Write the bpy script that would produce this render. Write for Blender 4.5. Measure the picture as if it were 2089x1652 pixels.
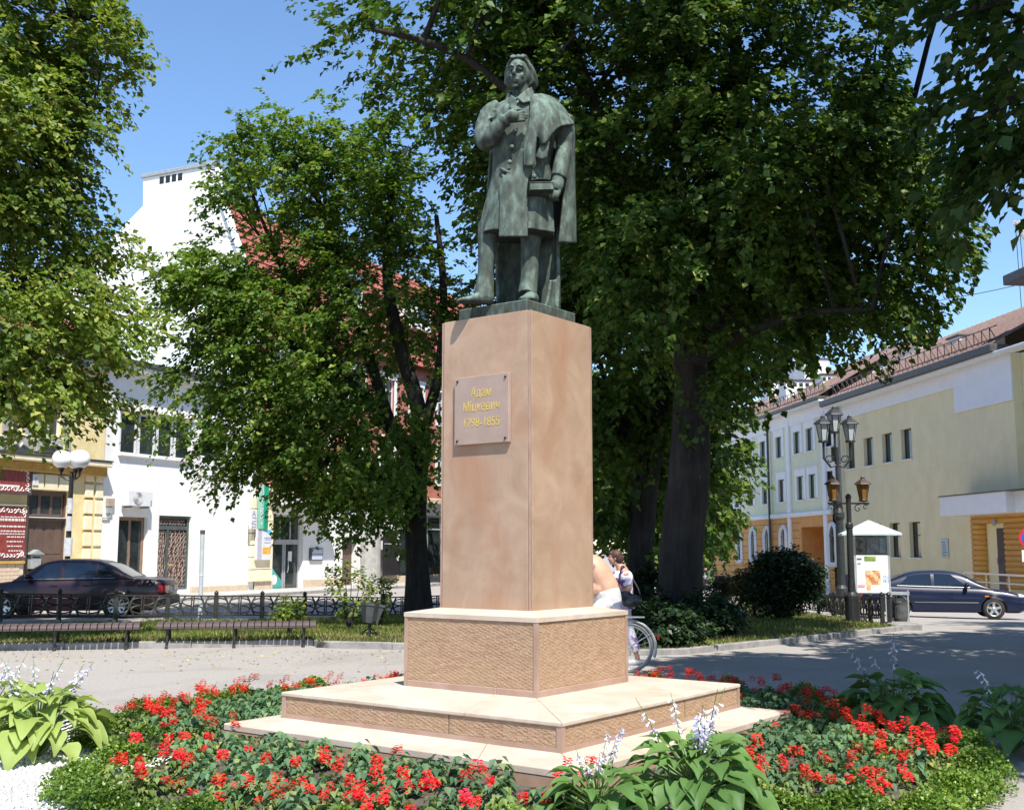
import bpy, bmesh, math, random
import numpy as np
from mathutils import Vector, Matrix
R=math.radians
random.seed(7); rng=np.random.default_rng(7)
for o in list(bpy.data.objects): bpy.data.objects.remove(o,do_unlink=True)
scene=bpy.context.scene
col=scene.collection

# ---------------- camera, sky, sun, exposure ----------------
CAMH=1.65; PITCH=.1275; F=2300.; CX,CY=1044.5,826.
cam=bpy.data.cameras.new('camera'); camo=bpy.data.objects.new('camera',cam); col.objects.link(camo)
camo.location=(0,0,CAMH); camo.rotation_euler=(math.pi/2+PITCH,0,0)
cam.sensor_width=36; cam.sensor_fit='HORIZONTAL'; cam.lens=F/2089*36
cam.clip_end=3000; cam.clip_start=.05
scene.camera=camo
SUN_EL=R(57); SUN_H=Vector((.32,-1,0)).normalized()      # horizontal direction towards the sun
sdir=Vector((SUN_H.x*math.cos(SUN_EL),SUN_H.y*math.cos(SUN_EL),math.sin(SUN_EL)))
w=bpy.data.worlds.new('World'); scene.world=w; w.use_nodes=True
nt=w.node_tree; bg=nt.nodes['Background']
sky=nt.nodes.new('ShaderNodeTexSky'); sky.sky_type='NISHITA'; sky.sun_disc=False
sky.sun_elevation=SUN_EL; sky.sun_rotation=math.atan2(SUN_H.x,SUN_H.y)
sky.air_density=1.15; sky.dust_density=.0; sky.ozone_density=7.0
nt.links.new(sky.outputs[0],bg.inputs[0]); bg.inputs[1].default_value=.14
sl=bpy.data.lights.new('sun','SUN'); sl.energy=5.0; sl.angle=R(.53); sl.color=(1,.955,.88)
slo=bpy.data.objects.new('sun',sl); col.objects.link(slo)
slo.rotation_euler=(-sdir).to_track_quat('-Z','Y').to_euler(); slo.location=(0,0,40)
scene.view_settings.view_transform='Standard'; scene.view_settings.look='None'
scene.view_settings.exposure=.62; scene.view_settings.gamma=1; scene.view_settings.use_curve_mapping=False
scene.render.engine='CYCLES'

# ---------------- pixel -> place ----------------
def ray(px,py):
    x=(px-CX)/F; y=-(py-CY)/F
    c,s=math.cos(PITCH),math.sin(PITCH)
    return Vector((x,c-y*s,s+y*c))
def at_z(px,py,z=0.):
    d=ray(px,py); t=(z-CAMH)/d.z
    return Vector((0,0,CAMH))+d*t
def at_y(px,py,Y):
    d=ray(px,py); return Vector((0,0,CAMH))+d*(Y/d.y)
def sst(t): t=min(1,max(0,t)); return t*t*(3-2*t)
def G(x,y):
    """the ground falls gently away down the street on the right"""
    r=min(110,max(0,y-23.5)); return -(.5*(1-math.exp(-r/9))+.0165*r)*(r/(r+1.5))*sst((x+1)/18)

# ---------------- mesh helpers ----------------
class MB:
    def __init__(s): s.v=[];s.f=[];s.m=[]
    def add(s,vs,fs,mi=0,M=None):
        b=len(s.v)
        s.v+= [tuple(M@Vector(v)) for v in vs] if M is not None else [tuple(v) for v in vs]
        s.f+=[[i+b for i in f] for f in fs]; s.m+=[mi]*len(fs); return s
    def box(s,a,b,mi=0,M=None):
        (x0,y0,z0),(x1,y1,z1)=a,b
        if x0>x1:x0,x1=x1,x0
        if y0>y1:y0,y1=y1,y0
        if z0>z1:z0,z1=z1,z0
        return s.add([(x0,y0,z0),(x1,y0,z0),(x1,y1,z0),(x0,y1,z0),(x0,y0,z1),(x1,y0,z1),(x1,y1,z1),(x0,y1,z1)],
          [(0,3,2,1),(4,5,6,7),(0,1,5,4),(1,2,6,5),(2,3,7,6),(3,0,4,7)],mi,M)
    def cbox(s,a,b,c=.01,mi=0,M=None):
        """box with chamfered edges along every axis"""
        (x0,y0,z0),(x1,y1,z1)=a,b
        if x0>x1:x0,x1=x1,x0
        if y0>y1:y0,y1=y1,y0
        if z0>z1:z0,z1=z1,z0
        c=min(c,(x1-x0)*.49,(y1-y0)*.49,(z1-z0)*.49)
        bm=bmesh.new(); bmesh.ops.create_cube(bm,size=1)
        for v in bm.verts: v.co=Vector(((x0+x1)/2+v.co.x*(x1-x0),(y0+y1)/2+v.co.y*(y1-y0),(z0+z1)/2+v.co.z*(z1-z0)))
        bmesh.ops.bevel(bm,geom=bm.edges[:],offset=c,segments=1,affect='EDGES',profile=.5)
        bm.verts.index_update()
        vs=[v.co.copy() for v in bm.verts]; fs=[[v.index for v in f.verts] for f in bm.faces]; bm.free()
        return s.add(vs,fs,mi,M)
    def prism(s,poly,z0,z1,mi=0,M=None,top=None):
        n=len(poly); top=top or poly
        vs=[(x,y,z0) for x,y in poly]+[(x,y,z1) for x,y in top]
        fs=[list(range(n))[::-1],list(range(n,2*n))]+[(i,(i+1)%n,n+(i+1)%n,n+i) for i in range(n)]
        return s.add(vs,fs,mi,M)
    def tube(s,pts,r,n=8,mi=0,M=None,caps=True):
        pts=[Vector(p) for p in pts]; k=len(pts)
        rs=r if isinstance(r,(list,tuple)) else [r]*k
        vs=[];up=None
        for i,p in enumerate(pts):
            t=(pts[min(i+1,k-1)]-pts[max(i-1,0)])
            if t.length<1e-9: t=Vector((0,0,1))
            t.normalize()
            if up is None:
                up=Vector((0,0,1)) if abs(t.z)<.9 else Vector((1,0,0))
            a=t.cross(up)
            if a.length<1e-6: a=t.cross(Vector((0,1,0)))
            a.normalize(); b=a.cross(t).normalized(); up=b
            for j in range(n):
                q=2*math.pi*j/n; vs.append(p+(a*math.cos(q)+b*math.sin(q))*rs[i])
        fs=[(i*n+j,(i+1)*n+j,(i+1)*n+(j+1)%n,i*n+(j+1)%n) for i in range(k-1) for j in range(n)]
        if caps: fs+=[list(range(n)),list(range((k-1)*n,k*n))[::-1]]
        return s.add(vs,fs,mi,M)
    def lathe(s,prof,n=16,mi=0,M=None,c=(0,0),ph=0,cap=True):
        vs=[(c[0]+r*math.cos(2*math.pi*j/n+ph),c[1]+r*math.sin(2*math.pi*j/n+ph),z) for r,z in prof for j in range(n)]
        k=len(prof)
        fs=[(i*n+j,i*n+(j+1)%n,(i+1)*n+(j+1)%n,(i+1)*n+j) for i in range(k-1) for j in range(n)]
        if cap: fs+=[list(range(n))[::-1],list(range((k-1)*n,k*n))]
        return s.add(vs,fs,mi,M)
    def grid(s,rows,mi=0,M=None,closed=False,caps=False):
        k=len(rows);n=len(rows[0])
        vs=[p for r in rows for p in r]
        e=n if closed else n-1
        fs=[(i*n+j,i*n+(j+1)%n,(i+1)*n+(j+1)%n,(i+1)*n+j) for i in range(k-1) for j in range(e)]
        if caps: fs+=[list(range(n))[::-1],list(range((k-1)*n,k*n))]
        return s.add(vs,fs,mi,M)
    def ell(s,c,r,n=12,k=8,mi=0,M=None):
        rows=[[(c[0]+r[0]*math.sin(math.pi*i/k)*math.cos(2*math.pi*j/n),c[1]+r[1]*math.sin(math.pi*i/k)*math.sin(2*math.pi*j/n),c[2]-r[2]*math.cos(math.pi*i/k)) for j in range(n)] for i in range(1,k)]
        b=len(s.v); s.grid(rows,mi,M,closed=True)
        return s.add([(c[0],c[1],c[2]-r[2]),(c[0],c[1],c[2]+r[2])],[],mi,M)._poles(b,n,k,mi)
    def _poles(s,b,n,k,mi):
        p=len(s.v)-2; last=b+(k-2)*n
        for j in range(n):
            s.f.append([p,b+(j+1)%n,b+j]); s.f.append([p+1,last+j,last+(j+1)%n]); s.m+=[mi,mi]
        return s
    def mesh(s,name,mats,smooth=False):
        me=bpy.data.meshes.new(name); me.from_pydata(s.v,[],s.f)
        for m in (mats if isinstance(mats,(list,tuple)) else [mats]): me.materials.append(m)
        if any(s.m): me.polygons.foreach_set('material_index',s.m)
        if smooth: me.polygons.foreach_set('use_smooth',[True]*len(s.f))
        me.update(); return me
    def obj(s,name,mats,parent=None,smooth=False,fix=True,**k):
        me=s.mesh(name,mats,smooth)
        if fix:
            bm=bmesh.new(); bm.from_mesh(me); bmesh.ops.recalc_face_normals(bm,faces=bm.faces); bm.to_mesh(me); bm.free()
        return link(name,me,parent,**k)
def link(name,me,parent=None,loc=None,rz=0,rot=None,scale=None):
    o=bpy.data.objects.new(name,me); col.objects.link(o)
    if parent is not None: o.parent=parent
    if loc is not None: o.location=loc
    if rot is not None: o.rotation_euler=rot
    elif rz: o.rotation_euler=(0,0,rz)
    if scale is not None: o.scale=scale if hasattr(scale,'__len__') else (scale,)*3
    return o
def tag(o,label,cat,group=None):
    o['label']=label; o['category']=cat
    if group: o['group']=group
    return o
def thing(name,label,cat,loc=(0,0,0),rz=0,group=None,rot=None):
    o=link(name,None,None,loc,rz,rot); o.empty_display_size=.2
    return tag(o,label,cat,group)
def struct(o): o['kind']='structure'; return o
def stuff(o): o['kind']='stuff'; return o
def copytree(o,parent=None):
    c=o.copy(); col.objects.link(c); c.parent=parent
    for ch in list(o.children): copytree(ch,c)
    return c
def autosmooth(o,ang=35):
    me=o.data; me.polygons.foreach_set('use_smooth',[True]*len(me.polygons))
    try:
        bm=bmesh.new(); bm.from_mesh(me)
        for e in bm.edges: e.smooth=not(len(e.link_faces)==2 and e.calc_face_angle(0)>R(ang))
        bm.to_mesh(me); bm.free()
    except Exception: pass
    return o
def Mx(loc=(0,0,0),rz=0,s=(1,1,1)):
    return Matrix.Translation(loc)@Matrix.Rotation(rz,4,'Z')@Matrix.Diagonal((*s,1))

# ---------------- materials ----------------
MAT={}
def M(name,c,rough=.75,c2=None,scale=6.,stretch=(1,1,1),detail=6,bump=0.,bscale=60.,bstretch=None,metal=0.,spec=.5,contrast=(.35,.65),emit=None,c3=None,s3=1.2,amt3=.5,st3=(1,1,1),coat=0,dist=.0,bdist=.01,world=False):
    if name in MAT: return MAT[name]
    m=bpy.data.materials.new(name); m.use_nodes=True; t=m.node_tree; N=t.nodes; L=t.links
    b=N['Principled BSDF']; b.inputs['Roughness'].default_value=rough; b.inputs['Metallic'].default_value=metal
    b.inputs['Specular IOR Level'].default_value=spec
    if coat: b.inputs['Coat Weight'].default_value=coat; b.inputs['Coat Roughness'].default_value=.05
    if world: tc=N.new('ShaderNodeNewGeometry').outputs['Position']
    else: tc=N.new('ShaderNodeTexCoord').outputs['Object']
    def noise(sc,st,dt=6,di=0.):
        mp=N.new('ShaderNodeMapping'); mp.inputs['Scale'].default_value=st; L.new(tc,mp.inputs[0])
        n=N.new('ShaderNodeTexNoise'); n.inputs['Scale'].default_value=sc; n.inputs['Detail'].default_value=dt
        n.inputs['Roughness'].default_value=.62; n.inputs['Distortion'].default_value=di
        L.new(mp.outputs[0],n.inputs['Vector']); return n.outputs['Fac']
    if c2 is None: b.inputs['Base Color'].default_value=(*c,1); out=None
    else:
        rp=N.new('ShaderNodeValToRGB'); L.new(noise(scale,stretch,detail,dist),rp.inputs[0])
        e=rp.color_ramp.elements; e[0].position,e[1].position=contrast; e[0].color=(*c,1); e[1].color=(*c2,1)
        out=rp.outputs[0]
        if c3 is not None:
            mx=N.new('ShaderNodeMix'); mx.data_type='RGBA'
            r3=N.new('ShaderNodeValToRGB'); L.new(noise(s3,st3,8,.6),r3.inputs[0])
            r3.color_ramp.elements[0].position=.48; r3.color_ramp.elements[1].position=.68
            mu=N.new('ShaderNodeMath'); mu.operation='MULTIPLY'; mu.inputs[1].default_value=amt3; L.new(r3.outputs[0],mu.inputs[0])
            L.new(mu.outputs[0],mx.inputs[0]); L.new(out,mx.inputs[6]); mx.inputs[7].default_value=(*c3,1); out=mx.outputs[2]
        L.new(out,b.inputs['Base Color'])
    if bump:
        bp=N.new('ShaderNodeBump'); bp.inputs['Strength'].default_value=bump; bp.inputs['Distance'].default_value=bdist
        L.new(noise(bscale,bstretch or (1,1,1),8),bp.inputs['Height']); L.new(bp.outputs[0],b.inputs['Normal'])
    if emit:
        b.inputs['Emission Color'].default_value=(*emit[0],1); b.inputs['Emission Strength'].default_value=emit[1]
    MAT[name]=m; return m
def leafmat(name,c,c2,c3=None,trans=.35,rough=.42,gloss=.5):
    """leaf: colour varies leaf by leaf, light passes through"""
    if name in MAT: return MAT[name]
    m=bpy.data.materials.new(name); m.use_nodes=True; t=m.node_tree; N=t.nodes; L=t.links
    b=N['Principled BSDF']; b.inputs['Roughness'].default_value=rough; b.inputs['Specular IOR Level'].default_value=gloss
    g=N.new('ShaderNodeNewGeometry'); rp=N.new('ShaderNodeValToRGB'); L.new(g.outputs['Random Per Island'],rp.inputs[0])
    e=rp.color_ramp.elements; e[0].color=(*c,1); e[1].color=(*c2,1); e[0].position=.1; e[1].position=.8
    if c3: x=rp.color_ramp.elements.new(.96); x.color=(*c3,1)
    tr=N.new('ShaderNodeBsdfTranslucent'); mx=N.new('ShaderNodeMixShader'); mx.inputs[0].default_value=trans
    hs=N.new('ShaderNodeHueSaturation'); hs.inputs['Value'].default_value=1.25; hs.inputs['Hue'].default_value=.497; hs.inputs['Saturation'].default_value=1.1
    nz=N.new('ShaderNodeTexNoise'); nz.inputs['Scale'].default_value=.75; nz.inputs['Detail'].default_value=3; L.new(g.outputs['Position'],nz.inputs['Vector'])
    mr=N.new('ShaderNodeMapRange'); mr.inputs[1].default_value=.36; mr.inputs[2].default_value=.64; mr.inputs[3].default_value=.68; mr.inputs[4].default_value=1.38; L.new(nz.outputs['Fac'],mr.inputs[0])
    m2=N.new('ShaderNodeMapRange'); m2.inputs[1].default_value=.36; m2.inputs[2].default_value=.64; m2.inputs[3].default_value=.508; m2.inputs[4].default_value=.488; L.new(nz.outputs['Fac'],m2.inputs[0])
    h0=N.new('ShaderNodeHueSaturation'); L.new(mr.outputs[0],h0.inputs['Value']); L.new(m2.outputs[0],h0.inputs['Hue']); L.new(rp.outputs[0],h0.inputs['Color'])
    L.new(h0.outputs[0],b.inputs['Base Color']); L.new(h0.outputs[0],hs.inputs['Color']); L.new(hs.outputs[0],tr.inputs['Color'])
    L.new(b.outputs[0],mx.inputs[1]); L.new(tr.outputs[0],mx.inputs[2]); L.new(mx.outputs[0],N['Material Output'].inputs['Surface'])
    MAT[name]=m; return m
def glassmat(name,c,rough=.04):
    return M(name,c,rough=rough,spec=.9,c2=tuple(v*1.6+.004 for v in c),scale=2.5)
def textmesh(txt,size,extrude=.004,align='CENTER'):
    cu=bpy.data.curves.new('lettering','FONT'); cu.body=txt; cu.size=size; cu.extrude=extrude; cu.align_x=align; cu.align_y='CENTER'; cu.resolution_u=3
    o=bpy.data.objects.new('lettering',cu); col.objects.link(o)
    dg=bpy.context.evaluated_depsgraph_get(); me=bpy.data.meshes.new_from_object(o.evaluated_get(dg))
    bpy.data.objects.remove(o,do_unlink=True); bpy.data.curves.remove(cu); return me
# ---------------- common materials ----------------
asph=M('asphalt_paving',(.30,.272,.245),.9,(.40,.368,.335),scale=24,bump=.5,bscale=160,c3=(.235,.215,.195),s3=.55,amt3=.55,contrast=(.3,.7),world=True)
roadm=M('road_asphalt',(.2,.195,.19),.9,(.27,.262,.25),scale=2.,bump=.3,bscale=90,world=True)
kerbm=M('kerb_concrete',(.2,.19,.18),.9,(.33,.31,.29),scale=5,bump=.5,bscale=50,world=True)
soil=M('bed_soil',(.07,.055,.042),.95,(.15,.12,.095),scale=9,bump=1,bscale=40,world=True,bdist=.03)
gravm=M('white_gravel',(.5,.48,.45),.9,(.8,.78,.74),scale=30,bump=1,bscale=70,world=True,bdist=.03)
turf=M('turf_soil',(.11,.12,.04),.95,(.2,.18,.08),scale=3,bump=1,bscale=60,world=True,bdist=.03)
iron=M('black_iron',(.012,.012,.012),.42,(.03,.029,.027),scale=20,spec=.5,bump=.15,bscale=90)
irong=M('worn_grey_iron',(.022,.024,.022),.5,(.055,.058,.05),scale=12,bump=.2,bscale=80)
granite=M('sandstone',(.32,.205,.13),.7,(.47,.325,.225),scale=2.6,detail=10,c3=(.36,.185,.105),s3=2.4,amt3=.8,st3=(1,1,.35),bump=.12,bscale=120,contrast=(.28,.72),dist=.7)
granite_r=M('rough_sandstone',(.33,.20,.118),.85,(.45,.30,.195),scale=14,stretch=(1,1,3.2),detail=8,bump=.6,bscale=95,bstretch=(1,1,2.6),bdist=.012,c3=(.38,.27,.15),s3=2.5,amt3=.5)
granite_s=M('smooth_sandstone_trim',(.34,.215,.155),.6,(.42,.285,.22),scale=4,detail=6,bump=.1,bscale=120)
granite_t=M('step_top_sandstone',(.5,.40,.315),.7,(.62,.52,.42),scale=2.4,detail=8,bump=.15,bscale=90,c3=(.44,.31,.22),s3=1.6,amt3=.4,dist=.8)

def drape(name,c,n,m,off,mat,zadd=None):
    """sheet over the quad c[0..3] (front-left, front-right, back-right, back-left), following the ground"""
    rows=[]
    for i in range(n+1):
        v=i/n; r=[]
        for j in range(m+1):
            u=j/m
            p=[(c[0][k]*(1-u)+c[1][k]*u)*(1-v)+(c[3][k]*(1-u)+c[2][k]*u)*v for k in range(2)]
            o=((off[0]*(1-u)+off[1]*u)*(1-v)+(off[3]*(1-u)+off[2]*u)*v) if hasattr(off,'__len__') else off
            r.append((p[0],p[1],G(*p)+o))
        rows.append(r)
    return MB().grid(rows).obj(name,mat,smooth=True)
# ground sheet: fine near, coarse far
def axis(a,b,c,n): return list(np.linspace(-c,a,14)**1)[:-1]+list(np.linspace(a,b,n))+list(np.linspace(b,c,14))[1:]
gx=[-900,-500,-300,-200,-130,-90,-60]+list(np.arange(-44,61,1.0))+[75,95,130,200,300,500,900]
gy=[-400,-200,-100,-60,-30,-15]+list(np.arange(-5,125,1.0))+[135,150,170,200,260,340,500,800,1200]
struct(MB().grid([[(x,y,G(x,y)) for x in gx] for y in gy]).obj('ground',asph,smooth=True))

# ---------------- pedestal ----------------
PC=Vector((.049,9.937,0)); PTH=-.6376
HW=dict(s2=1.735,s1=1.408,pl=.692,sh=.482)
ped=thing('pedestal','tall reddish sandstone pedestal on two wide steps amid the flower bed','pedestal',PC,PTH)
def frustum(hw0,z0,hw1,z1,mb=None):
    q=lambda h:[(-h,-h),(h,-h),(h,h),(-h,h)]
    return (mb or MB()).prism(q(hw0),z0,z1,top=q(hw1))
def ring_slabs(name,ho,hi,zo,zi,th,mat,k,gap=.004):
    """sloping paving slabs round a square: k on each side with mitred corners"""
    for s in range(4):
        A=Matrix.Rotation(s*math.pi/2,4,'Z')
        cuts=[0]+sorted([(i+1)/k+random.uniform(-.06,.06) for i in range(k-1)])+[1]
        for a,b in zip(cuts[:-1],cuts[1:]):
            def pt(u,t):
                h=ho*(1-t)+hi*t; g=gap/2
                return (-h+2*h*u,-h)
            us=(a,b); dz=random.uniform(-.0015,.0015)
            g0=gap/2/(2*ho)
            P=[pt(a+g0,0),pt(b-g0,0),pt(b-g0,1),pt(a+g0,1)]
            Z=[zo,zo,zi,zi]
            vs=[(x,y,z-th) for (x,y),z in zip(P,Z)]+[(x,y,z+dz) for (x,y),z in zip(P,Z)]
            mb=MB().add(vs,[(0,3,2,1),(4,5,6,7),(0,1,5,4),(1,2,6,5),(2,3,7,6),(3,0,4,7)],0,A)
            o=mb.obj(name,mat,ped)
            bv=o.modifiers.new('b','BEVEL'); bv.width=.006; bv.segments=2
def rough_panel(name,x0,x1,y,z0,z1,side,mat,amp=.007,step=.022):
    """rough hewn stone face lying on local face y=-h of side s"""
    nx=max(2,int((x1-x0)/step)); nz=max(2,int((z1-z0)/(step*.7)))
    rows=[]
    for i in range(nz+1):
        r=[]
        for j in range(nx+1):
            e=min(1,min(i,nz-i,j,nx-j)/1.5)
            d=(random.uniform(0,1)*amp+amp*.45*math.sin(i*1.7+j*.9+random.random()*2.5))*e
            r.append((x0+(x1-x0)*j/nx,y-d+.001,z0+(z1-z0)*i/nz))
        rows.append(r)
    return MB().grid(rows,0,Matrix.Rotation(side*math.pi/2,4,'Z')).obj(name,mat,ped)
# lower step
h=HW['s2']; frustum(h-.03,-.05,h-.03,.15).obj('step_core',granite,ped)
for s in range(4):
    A=Matrix.Rotation(s*math.pi/2,4,'Z'); L0=-h
    for a,b in ((-1,-.36),(-.36,.3),(.3,1)):
        x0=a*h+(.0 if a>-1 else .0); x1=b*h
        MB().cbox((x0+.002,-h,-.05),(x1-.002,-h+.029,.172),.003,0,A).obj('side_slab',granite,ped)
ring_slabs('top_slab',h+.004,HW['s1']-.05,.227,.272,.052,granite_t,4)
# upper step
h=HW['s1']; frustum(h-.03,.2,h-.03,.40).obj('step_core',granite,ped)
for s in range(4):
    A=Matrix.Rotation(s*math.pi/2,4,'Z')
    MB().box((-h,-h,.235),(-h+.045,-h+.03,.445),0,A).obj('corner_trim',granite_s,ped)
    MB().box((h-.045,-h,.235),(h-.0305,-h+.03,.445),0,A).obj('corner_trim',granite_s,ped)
    MB().box((-h+.045,-h+.001,.235),(h-.045,-h+.03,.298),0,A).obj('base_trim',granite_s,ped)
    for a,b in ((-1,.28),(.28,1)):
        x0=max(a*h,-h+.045)+.003; x1=min(b*h,h-.045)-.003
        rough_panel('rough_panel',x0,x1,-h+.008,.298,.442,s,granite_r,.003,.011)
ring_slabs('top_slab',h+.006,HW['pl']-.05,.471,.508,.03,granite_t,3)
# plinth block
h=HW['pl']; frustum(h-.02,.45,h-.02,1.08).obj('plinth_core',granite,ped)
for s in range(4):
    A=Matrix.Rotation(s*math.pi/2,4,'Z')
    MB().box((-h,-h,.50),(-h+.032,-h+.02,1.085),0,A).obj('corner_trim',granite_s,ped)
    MB().box((h-.032,-h,.50),(h-.0205,-h+.02,1.085),0,A).obj('corner_trim',granite_s,ped)
    for a,b in ((-1,.42),(.42,1)):
        MB().cbox((max(a*h,-h+.032)+.001,-h+.001,.50),(min(b*h,h-.032)-.001,-h+.02,.558),.004,0,A).obj('base_trim',granite_s,ped)
    rough_panel('rough_panel',-h+.033,h-.033,-h+.008,.558,1.083,s,granite_r,.0028,.0105)
frustum(h+.004,1.083,h+.004,1.119,frustum(h+.004,1.119,HW['sh']-.05,1.166)).obj('cap_slab',granite_t,ped)
# shaft
h=HW['sh']; frustum(h-.016,1.13,h-.019,3.636).obj('shaft_core',granite_s,ped)
for s in range(4):
    A=Matrix.Rotation(s*math.pi/2,4,'Z')
    x1=h-.028
    vs=[(-x1,-h,1.15),(x1,-h,1.15),(x1,-h+.02,1.15),(-x1,-h+.02,1.15),(-x1,-h+.003,3.645),(x1,-h+.003,3.645),(x1,-h+.023,3.645),(-x1,-h+.023,3.645)]
    o=MB().add(vs,[(0,3,2,1),(4,5,6,7),(0,1,5,4),(1,2,6,5),(2,3,7,6),(3,0,4,7)],0,A).obj('face_slab',granite,ped)
    bv=o.modifiers.new('b','BEVEL'); bv.width=.004; bv.segments=2
    MB().box((x1+.006,-h+.004,1.15),(h-.006,-h+.02,3.64),0,A).obj('corner_strip',granite_s,ped)
# plaque on the left-facing side
La=Vector((math.cos(PTH),math.sin(PTH),0)); Lb=Vector((-math.sin(PTH),math.cos(PTH),0))
def on_plane(px,py,P,n):
    d=ray(px,py); o=Vector((0,0,CAMH)); return o+d*((Vector(P)-o).dot(n)/d.dot(n))
def ploc(px,py,dy=0):
    p=on_plane(px,py,PC-Lb*(HW['sh']+dy),Lb); return Vector(((p-PC).dot(La),(p-PC).dot(Lb),p.z))
tl,br=ploc(927.5,772,.035),ploc(1038,901,.035)
plx0,plx1,plz0,plz1=tl.x,br.x,br.z+.0,tl.z
plq=thing('memorial_plaque','square stone plaque with gold lettering bolted to the pedestal shaft','plaque',PC+La*((plx0+plx1)/2)-Lb*(HW['sh']+.0005)+Vector((0,0,(plz0+plz1)/2)),PTH)
pw,phh=(plx1-plx0)/2,(plz1-plz0)/2
plaqm=M('plaque_stone',(.33,.235,.185),.55,(.38,.275,.225),scale=5,bump=.08,bscale=100)
gold=M('gold_leaf',(.62,.42,.08),.38,(.75,.55,.14),scale=40,metal=.35)
MB().cbox((-pw,-.036,-phh),(pw,0,phh),.004).obj('slab',plaqm,plq)
for sx in (-1,1):
    for sz in (-1,1): MB().lathe([(.011,0),(.011,.007),(.006,.011)],10,0,Matrix.Translation((sx*(pw-.035),-.0365,sz*(phh-.035)))@Matrix.Rotation(math.pi/2,4,'X')).obj('bolt',iron,plq)
for txt,zz,sz,sx in (('Адам',.50,.105,.82),('Міцкевич',.09,.108,.82),('1798-1855',-.38,.102,.92)):
    me=textmesh(txt,sz,.0012); me.materials.append(gold)
    o=link('lettering',me,plq,(0.0,-.0375,zz*phh),rot=(math.pi/2,0,0),scale=(sx,1.08,1))

# ---------------- kerbs, lawns ----------------
def seg_box(mb,p,q,w,z0,z1,side=1,c=.012):
    p,q=Vector((p[0],p[1],0)),Vector((q[0],q[1],0)); d=q-p; L=d.length; a=math.atan2(d.y,d.x)
    mb.cbox((.003,0,z0),(L-.003,side*w,z1),c,0,Matrix.Translation(p)@Matrix.Rotation(a,4,'Z'))
def kerb(name,pts,w=.13,h=.115,piece=1.0,side=1):
    root=struct(link(name,None))
    for p,q in zip(pts[:-1],pts[1:]):
        p=Vector(p[:2]);q=Vector(q[:2]); n=max(1,round((q-p).length/piece))
        for i in range(n):
            a=p.lerp(q,i/n);b=p.lerp(q,(i+1)/n); g=G((a.x+b.x)/2,(a.y+b.y)/2)
            mb=MB(); seg_box(mb,a,b,w,g-.1,g+h+random.uniform(-.006,.006),side); mb.obj('kerb_stone',kerbm,root)
    return root
A_=(-13.5,18.1); B_=tuple(at_z(640,1318))[:2]; C_=tuple(at_z(669,1322))[:2]; D_=(-.9,18.85)
kerb('lawn_kerb',[A_,B_,C_,D_])
def fline(px):
    Y=25.5*3151/(3600-px); return ((px-CX)/F*Y*1.0,Y)
fl0,fl1=fline(-260),fline(1010)
struct(drape('lawn',[(A_[0],A_[1]+.1),(C_[0]-.25,C_[1]+.42),(fl1[0]-2.6,fl1[1]-2.6),fl0],10,12,(.09,.09,-.02,.20),turf))
struct(drape('lawn',[(C_[0]-.23,C_[1]+.1),(D_[0],D_[1]+.1),fl1,(fl1[0]-2.6,fl1[1]-2.6)],10,8,(.09,.09,-.04,-.02),turf))
RK=[(.9,17.7),(2.8,18.25),(6.0,21.4),(8.05,23.6)]
kerb('lawn_kerb',RK,h=.10)
struct(drape('lawn',[(.95,17.8),(2.85,18.35),(4.5,37),(1.2,37)],16,5,.07,turf))
struct(drape('lawn',[(2.85,18.35),(8.05,23.8),(7.95,37.2),(4.5,37)],16,6,.07,turf))
def in_quad(p,q):
    for i in range(4):
        a,b=q[i],q[(i+1)%4]
        if (b[0]-a[0])*(p[1]-a[1])-(b[1]-a[1])*(p[0]-a[0])<0: return False
    return True

# ---------------- iron fences ----------------
PW,PH=1.0,.42      # unit panel
def panel_mesh():
    mb=MB()
    mb.box((0,-.012,PH),(PW,.012,PH+.03)); mb.box((0,-.012,-.0),(PW,.012,.028))
    for c in (.478,.522): mb.box((c-.009,-.011,.028),(c+.009,.011,PH))
    for k in range(2):
        x0,x1=(.03,.478) if k==0 else (.522,.97); a=x1-x0; b=PH-.028; z0=.028; cx=(x0+x1)/2
        for zc in (.71,.29):
            for xe,s in ((x0,1),(x1,-1)):
                pts=[(xe+s*a*.44*math.sin(t),0,z0+b*(zc+.205*math.cos(t))) for t in np.linspace(.05,math.pi-.05,9)]
                mb.tube(pts,.016,6)
        for s in (-1,1):
            pts=[(cx+s*(.035*1+a*.17*abs(t)**1.8)-s*.025,0,z0+b*(.5+.5*t)) for t in np.linspace(-1,1,9)]
            mb.tube(pts,.017,6)
        mb.lathe([(.03,-.016),(.03,.016)],8,0,Matrix.Translation((cx,0,z0+b*.5))@Matrix.Rotation(math.pi/2,4,'X'))
    return mb.mesh('panel',iron)
PANEL=panel_mesh(); PANELG=PANEL.copy(); PANELG.materials[0]=irong
def post_mesh(h=.52):
    mb=MB(); mb.cbox((-.042,-.042,-.1),(.042,.042,h),.008); mb.cbox((-.052,-.052,h-.005),(.052,.052,h+.02),.006)
    mb.lathe([(.03,h+.02),(.048,h+.045),(.052,h+.07),(.04,h+.095),(.012,h+.118),(.004,h+.13)],10)
    return mb.mesh('post',iron)
POST=post_mesh(); POSTG=POST.copy(); POSTG.materials[0]=irong
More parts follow.
